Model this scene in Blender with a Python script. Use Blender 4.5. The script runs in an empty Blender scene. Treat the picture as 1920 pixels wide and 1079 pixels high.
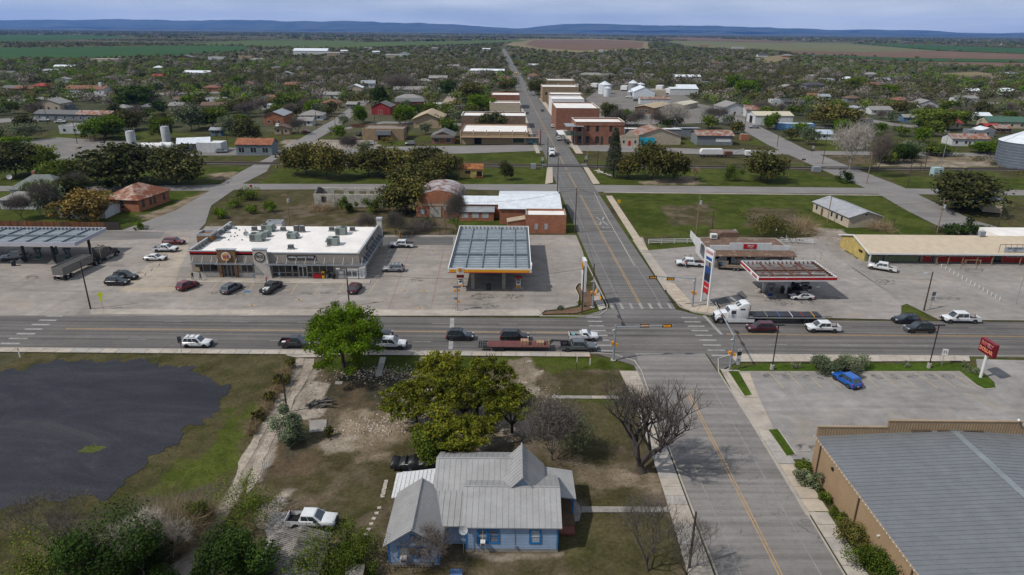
import bpy,math,random
import numpy as np
from mathutils import Vector,Matrix,noise as mn
from mathutils.geometry import tessellate_polygon
random.seed(7)
R=math.radians
scene=bpy.context.scene
COL=scene.collection
# ---------------------------------------------------------------- camera
FL,HC,PT,RL=1280.,50.,R(20.6),R(0.47)
cam_d=bpy.data.cameras.new('camera');cam=bpy.data.objects.new('camera',cam_d);COL.objects.link(cam)
cam_d.lens=24;cam_d.sensor_width=36;cam_d.clip_start=0.5;cam_d.clip_end=90000
cX=Vector((1,0,0));cU=Vector((0,math.sin(PT),math.cos(PT)));cF=Vector((0,math.cos(PT),-math.sin(PT)))
ri=cX*math.cos(RL)+cU*math.sin(RL);up=-cX*math.sin(RL)+cU*math.cos(RL)
m=Matrix((ri,up,-cF)).transposed().to_4x4();m.translation=(0,0,HC);cam.matrix_world=m
scene.camera=cam
# ---------------------------------------------------------------- world, sun, exposure
SUNV=Vector((0.78,0.33,-1)).normalized() # direction the light travels
world=bpy.data.worlds.new('World');scene.world=world;world.use_nodes=True
wn=world.node_tree;wn.nodes.clear()
sky=wn.nodes.new('ShaderNodeTexSky');sky.sky_type='NISHITA';sky.sun_disc=False
sky.sun_elevation=math.asin(-SUNV.z);sky.sun_rotation=math.atan2(-SUNV.x,-SUNV.y)
sky.air_density=1.0;sky.dust_density=1.5;sky.ozone_density=1.5;sky.altitude=300
hs=wn.nodes.new('ShaderNodeHueSaturation');hs.inputs['Saturation'].default_value=0.62;hs.inputs['Value'].default_value=1.0
tc=wn.nodes.new('ShaderNodeTexCoord');mp=wn.nodes.new('ShaderNodeMapping');mp.inputs['Scale'].default_value=(2.2,2.2,16)
nz=wn.nodes.new('ShaderNodeTexNoise');nz.inputs['Scale'].default_value=1.6;nz.inputs['Detail'].default_value=6
rp=wn.nodes.new('ShaderNodeValToRGB');rp.color_ramp.elements[0].position=.36;rp.color_ramp.elements[1].position=.66
mx=wn.nodes.new('ShaderNodeMix');mx.data_type='RGBA';mx.inputs['B'].default_value=(10.2,12.0,14.4,1)
mm=wn.nodes.new('ShaderNodeMath');mm.operation='MULTIPLY_ADD';mm.inputs[1].default_value=.16;mm.inputs[2].default_value=.68
bg=wn.nodes.new('ShaderNodeBackground');bg.inputs['Strength'].default_value=0.066
wo=wn.nodes.new('ShaderNodeOutputWorld')
L=wn.links.new
L(sky.outputs[0],hs.inputs['Color']);L(tc.outputs['Generated'],mp.inputs[0]);L(mp.outputs[0],nz.inputs[0]);L(nz.outputs['Fac'],rp.inputs[0])
cl=wn.nodes.new('ShaderNodeMix');cl.data_type='RGBA';cl.inputs['A'].default_value=(7.6,9.2,11.8,1);cl.inputs['B'].default_value=(11.8,12.8,14.4,1);L(rp.outputs['Color'],cl.inputs['Factor']);L(cl.outputs['Result'],mx.inputs['B'])
L(rp.outputs['Color'],mm.inputs[0]);L(mm.outputs[0],mx.inputs['Factor']);L(hs.outputs[0],mx.inputs['A']);L(mx.outputs['Result'],bg.inputs[0]);L(bg.outputs[0],wo.inputs[0])
sd=bpy.data.lights.new('sun','SUN');sd.energy=4.6;sd.angle=R(1.2);sd.color=(1,.955,.89)
sun=bpy.data.objects.new('sun',sd);COL.objects.link(sun);sun.rotation_euler=SUNV.to_track_quat('-Z','Y').to_euler()
sun.location=(0,0,300)
vs=scene.view_settings;vs.view_transform='Standard';vs.look='None';vs.exposure=0;vs.gamma=1
scene.cycles.volume_bounces=0;scene.cycles.max_bounces=6

def at(px,py,z=0.0):
    """place in the world of a pixel of the survey photograph, on the level z"""
    u=(px-960)/FL;v=(539.5-py)/FL
    c,s=math.cos(RL),math.sin(RL)
    a=u*c-v*s;b=u*s+v*c
    dy=math.cos(PT)+b*math.sin(PT);dz=-math.sin(PT)+b*math.cos(PT)
    t=(z-HC)/dz
    return(a*t,dy*t)
def zat(base,top):
    """height of a point straight above the ground pixel base that shows at row top"""
    x,y=at(*base);lo,hi=-5,80
    for _ in range(40):
        m_=(lo+hi)/2;z=m_-HC
        f=y*math.cos(PT)-z*math.sin(PT);u_=y*math.sin(PT)+z*math.cos(PT)
        v=-(x/f)*math.sin(RL)+(u_/f)*math.cos(RL)
        if 539.5-v*FL>top:lo=m_
        else:hi=m_
    return m_
# ---------------------------------------------------------------- helpers
class MB:
    """collects faces, then links them as ONE mesh object"""
    def __init__(s):s.v=[];s.f=[];s.m=[]
    def face(s,pts,mi=0):
        n=len(s.v);s.v+=[tuple(p)for p in pts];s.f.append(tuple(range(n,n+len(pts))));s.m.append(mi)
    def box(s,x0,x1,y0,y1,z0,z1,mi=0,rz=0,c=None):
        if c is None:c=((x0+x1)/2,(y0+y1)/2)
        n=len(s.v)
        P=[(x,y,z)for z in(z0,z1)for x,y in((x0,y0),(x1,y0),(x1,y1),(x0,y1))]
        if rz:
            cs,sn=math.cos(rz),math.sin(rz)
            P=[(c[0]+(x-c[0])*cs-(y-c[1])*sn,c[1]+(x-c[0])*sn+(y-c[1])*cs,z)for x,y,z in P]
        s.v+=P
        for f in((0,3,2,1),(4,5,6,7),(0,1,5,4),(1,2,6,5),(2,3,7,6),(3,0,4,7)):
            s.f.append(tuple(n+i for i in f));s.m.append(mi)
    def slab(s,poly,t,mi=0):
        """polygon (3-D, counter-clockwise from above) given thickness t downward"""
        k=len(poly);n=len(s.v);s.v+=[tuple(p)for p in poly]+[(p[0],p[1],p[2]-t)for p in poly]
        s.f.append(tuple(range(n,n+k)));s.m.append(mi)
        s.f.append(tuple(range(n+2*k-1,n+k-1,-1)));s.m.append(mi)
        for i in range(k):
            j=(i+1)%k;s.f.append((n+i,n+k+i,n+k+j,n+j));s.m.append(mi)
    def prism(s,prof,a0,a1,axis='y',mi=0,inset=0):
        """profile polygon (u, z) extruded along an axis"""
        k=len(prof);n=len(s.v)
        for a in(a0,a1):
            for u,z in prof:s.v.append((u,a,z)if axis=='y' else(a,u,z))
        s.f.append(tuple(range(n,n+k)));s.m.append(mi);s.f.append(tuple(range(n+2*k-1,n+k-1,-1)));s.m.append(mi)
        for i in range(k):
            j=(i+1)%k;s.f.append((n+j,n+i,n+k+i,n+k+j));s.m.append(mi)
    def cyl(s,p0,p1,r0,r1=None,seg=8,mi=0,cap=True):
        if r1 is None:r1=r0
        p0=Vector(p0);p1=Vector(p1);d=(p1-p0)
        if d.length<1e-6:return
        d.normalize();a=d.orthogonal().normalized();b=d.cross(a);n=len(s.v)
        for p,r in((p0,r0),(p1,r1)):
            for i in range(seg):
                t=2*math.pi*i/seg;q=p+(a*math.cos(t)+b*math.sin(t))*r;s.v.append(tuple(q))
        for i in range(seg):
            j=(i+1)%seg;s.f.append((n+i,n+j,n+seg+j,n+seg+i));s.m.append(mi)
        if cap:
            s.f.append(tuple(range(n+seg-1,n-1,-1)));s.m.append(mi);s.f.append(tuple(range(n+seg,n+2*seg)));s.m.append(mi)
    def lathe(s,prof,seg=16,mi=0,c=(0,0)):
        """profile (r, z) turned about the vertical through c"""
        n=len(s.v);k=len(prof)
        for r,z in prof:
            for i in range(seg):
                t=2*math.pi*i/seg;s.v.append((c[0]+r*math.cos(t),c[1]+r*math.sin(t),z))
        for q in range(k-1):
            for i in range(seg):
                j=(i+1)%seg;s.f.append((n+q*seg+i,n+q*seg+j,n+(q+1)*seg+j,n+(q+1)*seg+i));s.m.append(mi)
        s.f.append(tuple(range(n+(k-1)*seg,n+k*seg)));s.m.append(mi)
    def xform(s,M_,start=0):
        for i in range(start,len(s.v)):s.v[i]=tuple(M_@Vector(s.v[i]))
    def mesh(s,name,mats,smooth=None,bevel=0):
        me=bpy.data.meshes.new(name);me.from_pydata(s.v,[],s.f)
        if not isinstance(mats,(list,tuple)):mats=[mats]
        for q in mats:me.materials.append(q)
        if len(mats)>1:me.polygons.foreach_set('material_index',s.m)
        if bevel:
            import bmesh
            bm=bmesh.new();bm.from_mesh(me);bmesh.ops.remove_doubles(bm,verts=bm.verts,dist=1e-4)
            bmesh.ops.recalc_face_normals(bm,faces=bm.faces)
            es=[e for e in bm.edges if len(e.link_faces)==2 and e.calc_face_angle(0)>.5]
            bmesh.ops.bevel(bm,geom=es,offset=bevel,segments=2,affect='EDGES',profile=.6,clamp_overlap=True)
            bm.to_mesh(me);bm.free()
        if smooth is not None:
            me.polygons.foreach_set('use_smooth',[True]*len(me.polygons));me.set_sharp_from_angle(angle=R(smooth))
        me.update();return me
    def build(s,name,mats,parent=None,loc=(0,0,0),rz=0,smooth=None,bevel=0):
        return link(name,s.mesh(name,mats,smooth,bevel),parent,loc,rz)
def link(name,me,parent=None,loc=(0,0,0),rz=0):
    o=bpy.data.objects.new(name,me);COL.objects.link(o);o.parent=parent;o.location=loc;o.rotation_euler=(0,0,rz);return o
def tag(o,label=None,cat=None,group=None,kind=None):
    if label:o['label']=label
    if cat:o['category']=cat
    if group:o['group']=group
    if kind:o['kind']=kind
    return o
def thing(name,label,cat,loc=(0,0,0),rz=0,group=None):
    o=bpy.data.objects.new(name,None);COL.objects.link(o);o.empty_display_size=.3
    if len(loc)==2:loc=(loc[0],loc[1],0)
    o.location=loc;o.rotation_euler=(0,0,rz);return tag(o,label,cat,group)
KIDS={}
def kids(o):
    return[c for c in o.children]
def dup(o,loc=None,rz=None,label=None,group=None,parent=None,scale=None):
    def rec(a,par):
        b=a.copy();COL.objects.link(b);b.parent=par
        for ch in a.children:rec(ch,b)
        return b
    b=rec(o,parent)
    if loc is not None:b.location=(loc[0],loc[1],loc[2]if len(loc)>2 else 0)
    if rz is not None:b.rotation_euler=(0,0,rz)
    if scale is not None:b.scale=scale
    if label:b['label']=label
    if group:b['group']=group
    return b
def np_mesh(name,V,F,mats,col=None,mi=None):
    """V (n,3) float, F (m,3|4) int numpy arrays, fast"""
    me=bpy.data.meshes.new(name);k=F.shape[1];nf=len(F)
    me.vertices.add(len(V));me.vertices.foreach_set('co',np.ascontiguousarray(V,dtype=np.float32).ravel())
    me.loops.add(nf*k);me.loops.foreach_set('vertex_index',np.ascontiguousarray(F,dtype=np.int32).ravel())
    me.polygons.add(nf);me.polygons.foreach_set('loop_start',np.arange(0,nf*k,k,dtype=np.int32))
    for q in(mats if isinstance(mats,(list,tuple))else[mats]):me.materials.append(q)
    if mi is not None:me.polygons.foreach_set('material_index',np.ascontiguousarray(mi,dtype=np.int32))
    if col is not None:
        ca=me.color_attributes.new('tint','FLOAT_COLOR','POINT')
        c4=np.ones((len(V),4),dtype=np.float32);c4[:,:col.shape[1]]=col;ca.data.foreach_set('color',c4.ravel())
    me.update(calc_edges=True);me.validate();return me
# ---------------------------------------------------------------- materials
MATS={};KA=.68 # albedo calibration shared by all built surfaces
class NT:
    def __init__(s,name):
        s.mat=bpy.data.materials.new(name);s.mat.use_nodes=True;s.t=s.mat.node_tree;s.b=s.t.nodes['Principled BSDF']
    def n(s,kind,**kw):
        q=s.t.nodes.new(kind)
        for k,v in kw.items():
            if k.startswith('i_'):q.inputs[k[2:].replace('_',' ')].default_value=v
            else:setattr(q,k,v)
        return q
    def l(s,a,b):s.t.links.new(a,b)
    def pos(s,scale=(1,1,1),rz=0,obj=False):
        if obj:g=s.n('ShaderNodeTexCoord').outputs['Object']
        else:g=s.n('ShaderNodeNewGeometry').outputs['Position']
        mp=s.n('ShaderNodeMapping');mp.inputs['Scale'].default_value=scale;mp.inputs['Rotation'].default_value=(0,0,rz);s.l(g,mp.inputs[0]);return mp.outputs[0]
    def noise(s,scale,detail=4,rough=.55,vec=None,dist=0):
        q=s.n('ShaderNodeTexNoise');q.inputs['Scale'].default_value=scale;q.inputs['Detail'].default_value=detail;q.inputs['Roughness'].default_value=rough;q.inputs['Distortion'].default_value=dist
        if vec is not None:s.l(vec,q.inputs['Vector'])
        return q.outputs['Fac']
    def ramp(s,fac,stops):
        q=s.n('ShaderNodeValToRGB');e=q.color_ramp.elements
        while len(e)<len(stops):e.new(.5)
        for i,(p,c)in enumerate(stops):
            e[i].position=p;e[i].color=(c,c,c,1)if not isinstance(c,(tuple,list))else tuple(c)[:3]+(1,)
        s.l(fac,q.inputs[0]);return q.outputs['Color']
    def mix(s,a,b,fac,mode='MIX'):
        q=s.n('ShaderNodeMix',data_type='RGBA',blend_type=mode)
        for k,v in(('A',a),('B',b),('Factor',fac)):
            if isinstance(v,(int,float)):q.inputs[k].default_value=v if k=='Factor' else(v,v,v,1)
            elif isinstance(v,(tuple,list)):q.inputs[k].default_value=tuple(v)[:3]+(1,)
            else:s.l(v,q.inputs[k])
        return q.outputs['Result']
    def math(s,op,a,b=0.):
        q=s.n('ShaderNodeMath',operation=op)
        for i,v in enumerate((a,b)):
            if isinstance(v,(int,float)):q.inputs[i].default_value=v
            else:s.l(v,q.inputs[i])
        return q.outputs[0]
    def bump(s,h,strength=.3,dist=.05):
        q=s.n('ShaderNodeBump');q.inputs['Strength'].default_value=strength;q.inputs['Distance'].default_value=dist;s.l(h,q.inputs['Height']);s.l(q.outputs[0],s.b.inputs['Normal'])
    def done(s,col,rough=.8,metal=0,spec=.3):
        col=s.mix(tuple(col)if isinstance(col,(tuple,list))else col,KA,1,'MULTIPLY')
        if isinstance(col,(tuple,list)):s.b.inputs['Base Color'].default_value=tuple(col)[:3]+(1,)
        else:s.l(col,s.b.inputs['Base Color'])
        if isinstance(rough,(int,float)):s.b.inputs['Roughness'].default_value=rough
        else:s.l(rough,s.b.inputs['Roughness'])
        s.b.inputs['Metallic'].default_value=metal;s.b.inputs['Specular IOR Level'].default_value=spec
        return s.mat
def M(name,col=(.5,.5,.5),rough=.75,metal=0,amt=.22,sc=.8,spec=.3,bump=0,streak=False,obj=False):
    """plain painted / built surface with uneven tone, grime and fine relief"""
    if name in MATS:return MATS[name]
    t=NT(name);v=t.pos((1,1,.25)if streak else(1,1,1),obj=obj)
    a=t.noise(sc,5,.6,v);b=t.noise(sc*7,4,.7,v)
    f=t.mix(t.ramp(a,[(.3,1-amt),(.7,1+amt*.4)]),t.ramp(b,[(.3,1-amt*.6),(.7,1+amt*.3)]),1,'MULTIPLY')
    c=t.mix(tuple(col),f,1,'MULTIPLY')
    if bump:t.bump(b,bump,.03)
    MATS[name]=t.done(c,rough,metal,spec);return MATS[name]
def paint(name,col,rough=.28,metal=0.0,coat=.6):
    if name in MATS:return MATS[name]
    t=NT(name);v=t.pos(obj=True);a=t.noise(1.3,4,.6,v)
    c=t.mix(tuple(col),t.ramp(a,[(.3,.86),(.7,1.05)]),1,'MULTIPLY')
    m_=t.done(c,t.ramp(a,[(.3,rough+.14),(.7,rough)]),metal,.45);t.b.inputs['Coat Weight'].default_value=coat*.5;t.b.inputs['Coat Roughness'].default_value=.12
    MATS[name]=m_;return m_
GLASS=NT('window_glass');_v=GLASS.pos();GLASS=GLASS.done(GLASS.mix((.012,.015,.018),(.045,.05,.055),GLASS.noise(.9,3,.6,_v)),.12,0,.6)
CGLASS=NT('car_glass').done((.03,.042,.05),.05,0,1.)
TYRE=M('tyre_rubber',(.018,.018,.019),.85,obj=True);RIM=M('rim_alloy',(.42,.42,.44),.35,.8,obj=True);RIMB=M('rim_black',(.02,.02,.022),.4,.3,obj=True)
BLACKP=M('black_plastic',(.022,.022,.024),.6,obj=True);CHROME=M('chrome_trim',(.55,.56,.58),.2,.9,obj=True)
REDL=M('red_lamp',(.35,.01,.012),.25);HEADL=M('headlamp_glass',(.62,.64,.66),.12,.3);DARK=M('dark_void',(.008,.008,.009),.9)
STEEL=M('galvanised_steel',(.36,.39,.42),.5,.35,.18);WOODP=M('weathered_pole_wood',(.085,.062,.047),.9,0,.4,2,streak=True)
WOODL=M('pale_pole_wood',(.28,.20,.13),.9,0,.35,2,streak=True)
CONC=M('concrete',(.43,.39,.345),.9,0,.2,.5,bump=.15);CONCD=M('concrete_old',(.30,.275,.25),.9,0,.3,.7,bump=.2)
WHITE=M('white_paint',(.74,.74,.73),.6,0,.1);LEAD=M('grey_paint',(.22,.23,.24),.6)
RED=M('red_sign',(.42,.012,.018),.4,0,.1);YEL=M('yellow_sign',(.8,.42,.01),.4,0,.1);ORANGEY=M('signal_yellow',(.75,.30,.012),.5,0,.15)

FONT_CACHE={}
def text_mesh(body,size,depth=.02,bold=0.0,sx=1.0,spacing=1.0):
    cu=bpy.data.curves.new('lettering','FONT');cu.body=body;cu.size=size;cu.extrude=depth;cu.align_x='CENTER';cu.align_y='CENTER'
    cu.offset=bold;cu.resolution_u=2;cu.space_character=spacing
    o=bpy.data.objects.new('lettering',cu);COL.objects.link(o)
    dg=bpy.context.evaluated_depsgraph_get();dg.update();me=bpy.data.meshes.new_from_object(o.evaluated_get(dg))
    bpy.data.objects.remove(o);
    if sx!=1:me.transform(Matrix.Diagonal((sx,1,1,1)))
    return me
def lettering(body,size,mat_,parent,loc,rot=(R(90),0,0),bold=0,sx=1.,depth=.02,name='lettering',spacing=1.0):
    me=text_mesh(body,size,depth,bold,sx,spacing);me.materials.clear();me.materials.append(mat_)
    o=bpy.data.objects.new(name,me);COL.objects.link(o);o.parent=parent;o.location=loc;o.rotation_euler=rot;return o
# ================================================================ ground materials
def asphalt(name,base,rz=0,tone=.5,dark=.3,crack=.5):
    t=NT(name);p=t.pos();st=t.pos((.012,.9,1),rz);st2=t.pos((.05,2.4,1),rz)
    a=t.noise(1.0,3,.6,st);a2=t.noise(1.0,3,.6,st2);b=t.noise(.12,5,.6,p);c=t.noise(9,3,.7,p);c2=t.noise(1.1,4,.7,p)
    f=t.mix(t.ramp(a,[(.35,1-tone*.55),(.65,1+tone*.30)]),t.ramp(a2,[(.3,.93),(.7,1.05)]),1,'MULTIPLY')
    f=t.mix(f,t.ramp(b,[(.3,.84),(.7,1.1)]),1,'MULTIPLY');f=t.mix(f,t.ramp(c,[(.3,.84),(.7,1.12)]),1,'MULTIPLY')
    f=t.mix(f,t.ramp(c2,[(.25,.86),(.6,1.04)]),1,'MULTIPLY')
    vo=t.n('ShaderNodeTexVoronoi',feature='DISTANCE_TO_EDGE');vo.inputs['Scale'].default_value=1.0
    dv=t.n('ShaderNodeVectorMath',operation='ADD');wv=t.n('ShaderNodeTexNoise');wv.inputs['Scale'].default_value=.35;t.l(p,wv.inputs['Vector']);sc=t.n('ShaderNodeVectorMath',operation='SCALE');sc.inputs['Scale'].default_value=5
    t.l(wv.outputs['Color'],sc.inputs[0]);t.l(p,dv.inputs[0]);t.l(sc.outputs[0],dv.inputs[1])
    mp=t.n('ShaderNodeMapping');mp.inputs['Scale'].default_value=(.11,.16,1);t.l(dv.outputs[0],mp.inputs[0]);t.l(mp.outputs[0],vo.inputs['Vector'])
    ck=t.ramp(vo.outputs['Distance'],[(.003,1.),(.009,0.)]);msk=t.ramp(t.noise(.05,2,.5,p),[(.5,0.),(.6,1.)])
    col=t.mix(tuple(base),f,1,'MULTIPLY');col=t.mix(col,(.03,.03,.032),t.math('MULTIPLY',t.math('MULTIPLY',ck,msk),crack))
    t.bump(c,.25,.02);return t.done(col,.88,0,.25)
def lot_mat(name,base,rz=0,joint=(4.6,4.6),jk=.35,stain=.5,crack=.5,tint=(.36,.29,.22)):
    t=NT(name);p=t.pos();a=t.noise(.07,5,.6,p,.6);b=t.noise(.5,6,.65,p,.4);c=t.noise(7,3,.7,p);sw=t.noise(1,4,.6,t.pos((.05,.5,1),rz),1.5)
    f=t.mix(t.ramp(a,[(.3,.74),(.7,1.12)]),t.ramp(b,[(.28,.78),(.65,1.08)]),1,'MULTIPLY');f=t.mix(f,t.ramp(c,[(.3,.93),(.7,1.05)]),1,'MULTIPLY')
    f=t.mix(f,t.ramp(sw,[(.3,.88),(.7,1.06)]),1,'MULTIPLY')
    col=t.mix(tuple(base),f,1,'MULTIPLY');col=t.mix(col,tuple(tint),t.math('MULTIPLY',t.ramp(t.noise(.16,4,.6,p,1.),[(.55,0.),(.72,1.)]),.5))
    st=t.ramp(t.noise(.33,5,.7,p,.5),[(.62,0.),(.78,1.)]);col=t.mix(col,(.09,.08,.072),t.math('MULTIPLY',st,stain))
    wv_=t.n('ShaderNodeTexWave',wave_type='RINGS');wv_.inputs['Scale'].default_value=.055;wv_.inputs['Distortion'].default_value=9;wv_.inputs['Detail'].default_value=2;wv_.inputs['Detail Scale'].default_value=.35;t.l(p,wv_.inputs['Vector'])
    col=t.mix(col,(.12,.11,.1),t.math('MULTIPLY',t.math('MULTIPLY',t.ramp(wv_.outputs['Fac'],[(.90,0.),(.95,1.)]),t.ramp(t.noise(.11,3,.6,p),[(.48,0.),(.62,1.)])),.28))
    if joint:
        br=t.n('ShaderNodeTexBrick');br.offset=0;br.inputs['Scale'].default_value=1;br.inputs['Mortar Size'].default_value=.028;br.inputs['Brick Width'].default_value=joint[0];br.inputs['Row Height'].default_value=joint[1]
        br.inputs['Mortar Smooth'].default_value=.3;t.l(t.pos((1,1,1),rz),br.inputs['Vector']);col=t.mix(col,(.11,.1,.09),t.math('MULTIPLY',br.outputs['Fac'],jk))
    vo=t.n('ShaderNodeTexVoronoi',feature='DISTANCE_TO_EDGE');wv=t.n('ShaderNodeTexNoise');wv.inputs['Scale'].default_value=.5;t.l(p,wv.inputs['Vector'])
    sc=t.n('ShaderNodeVectorMath',operation='SCALE');sc.inputs['Scale'].default_value=5;dv=t.n('ShaderNodeVectorMath',operation='ADD')
    t.l(wv.outputs['Color'],sc.inputs[0]);t.l(p,dv.inputs[0]);t.l(sc.outputs[0],dv.inputs[1]);mp=t.n('ShaderNodeMapping');mp.inputs['Scale'].default_value=(.12,.15,1);t.l(dv.outputs[0],mp.inputs[0]);t.l(mp.outputs[0],vo.inputs['Vector'])
    ck=t.ramp(vo.outputs['Distance'],[(.003,1.),(.008,0.)]);col=t.mix(col,(.07,.065,.06),t.math('MULTIPLY',t.math('MULTIPLY',ck,t.ramp(t.noise(.06,2,.5,p),[(.52,0.),(.6,1.)])),crack))
    t.bump(c,.2,.02);return t.done(col,.9,0,.2)
def soil_mat(name,attr=True,base=(.1,.1,.05)):
    t=NT(name);p=t.pos()
    if attr:
        at_=t.n('ShaderNodeAttribute',attribute_name='tint');col=at_.outputs['Color']
    else:col=tuple(base)
    a=t.noise(.35,6,.7,p,.5);b=t.noise(2.2,5,.75,p);c=t.noise(11,3,.8,p);g=t.noise(.05,5,.6,p)
    f=t.mix(t.ramp(a,[(.28,.68),(.7,1.22)]),t.ramp(b,[(.28,.62),(.72,1.35)]),1,'MULTIPLY');f=t.mix(f,t.ramp(c,[(.25,.6),(.75,1.4)]),1,'MULTIPLY');f=t.mix(f,t.ramp(g,[(.3,.85),(.7,1.15)]),1,'MULTIPLY')
    col=t.mix(col,f,1,'MULTIPLY');t.bump(b,.8,.12);return t.done(col,.97,0,.05)
def sheet(name,pts,mat_,z=.0,thick=0,rough=0,step=2.,kind='structure',px=True,seed=1,parent=None):
    """flat sheet (or raised slab) from an outline; rough = uneven edge in metres"""
    P=[at(*q)if px else q for q in pts]
    if rough:
        rnd=random.Random(seed);out=[]
        for i in range(len(P)):
            a,b=Vector(P[i]),Vector(P[(i+1)%len(P)]);n=max(1,int((b-a).length/step));d=(b-a);nn=Vector((-d.y,d.x)).normalized()if d.length else Vector((0,0))
            for k in range(n):
                q=a+d*k/n;w=mn.fractal(Vector((q.x*.35,q.y*.35,seed)),.6,2,4);out.append(tuple(q+nn*w*rough))
        P=out
    tri=tessellate_polygon([[Vector((x,y,0))for x,y in P]]);mb=MB();mb.v=[(x,y,z)for x,y in P]
    for t3 in tri:
        a,b,c=[P[i]for i in t3]
        if(b[0]-a[0])*(c[1]-a[1])-(b[1]-a[1])*(c[0]-a[0])<0:t3=(t3[0],t3[2],t3[1])
        mb.f.append(tuple(t3));mb.m.append(0)
    if thick:
        n=len(P);mb.v+=[(x,y,z-thick)for x,y in P]
        for i in range(n):
            j=(i+1)%n;mb.f.append((i,n+i,n+j,j));mb.m.append(0)
    o=mb.build(name,mat_,parent)
    if kind:tag(o,kind=kind)
    return o
def ribbon(name,L_,R_,mat_,z,kind='structure',thick=0):
    return sheet(name,list(L_)+list(R_)[::-1],mat_,z,thick,px=False,kind=kind)
# ================================================================ near ground, painted by what grows or lies there
def vno(x,y,s,seed):
    x=np.asarray(x)/s+seed*17.3;y=np.asarray(y)/s+seed*9.1;xi=np.floor(x).astype(np.int64);yi=np.floor(y).astype(np.int64);fx=x-xi;fy=y-yi
    fx=fx*fx*(3-2*fx);fy=fy*fy*(3-2*fy)
    def h(a,b):
        n=(a*374761393+b*668265263+seed*974711)&0x7fffffff;n=((n^(n>>13))*1274126177)&0x7fffffff;return((n^(n>>16))&0xffff)/65535.
    return(h(xi,yi)*(1-fx)+h(xi+1,yi)*fx)*(1-fy)+(h(xi,yi+1)*(1-fx)+h(xi+1,yi+1)*fx)*fy
def fbm(x,y,s,seed,o=4):
    r=0;a=1;t=0
    for k in range(o):r=r+a*vno(x,y,s/2**k,seed+k);t+=a;a*=.55
    return r/t
def inpoly(x,y,P):
    ins=np.zeros(x.shape,bool);n=len(P)
    for i in range(n):
        x1,y1=P[i];x2,y2=P[(i+1)%n]
        if y1==y2:continue
        c=((y1>y)!=(y2>y))&(x<(x2-x1)*(y-y1)/(y2-y1)+x1);ins^=c
    return ins
CL=dict(G=((.042,.060,.007),(.072,.088,.016)),O=((.056,.054,.020),(.088,.076,.036)),D=((.135,.105,.070),(.068,.060,.026)),B=((.27,.215,.155),(.16,.125,.08)),
          P=((.33,.28,.22),(.19,.155,.11)),K=((.030,.031,.037),(.05,.048,.05)),W=((.05,.05,.025),(.08,.07,.045)),T=((.36,.31,.26),(.26,.22,.18)),L=((.062,.055,.035),(.11,.08,.05)))
g1=lambda*a:[(x/2.575,660+y/2.575)for x,y in a]
GRAVEL=[(-300,700)]+g1((0,100),(150,70),(250,45),(400,38),(600,40),(800,62),(930,75),(960,110),(1010,135),(1080,150),(1115,165),(1100,240),(1040,300),(960,350),(870,375),(870,420),(800,450),(720,510),(660,580),(600,640),(530,670),(430,690),(300,710),(160,725),(60,750),(0,757))+[(-300,985)]
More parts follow.
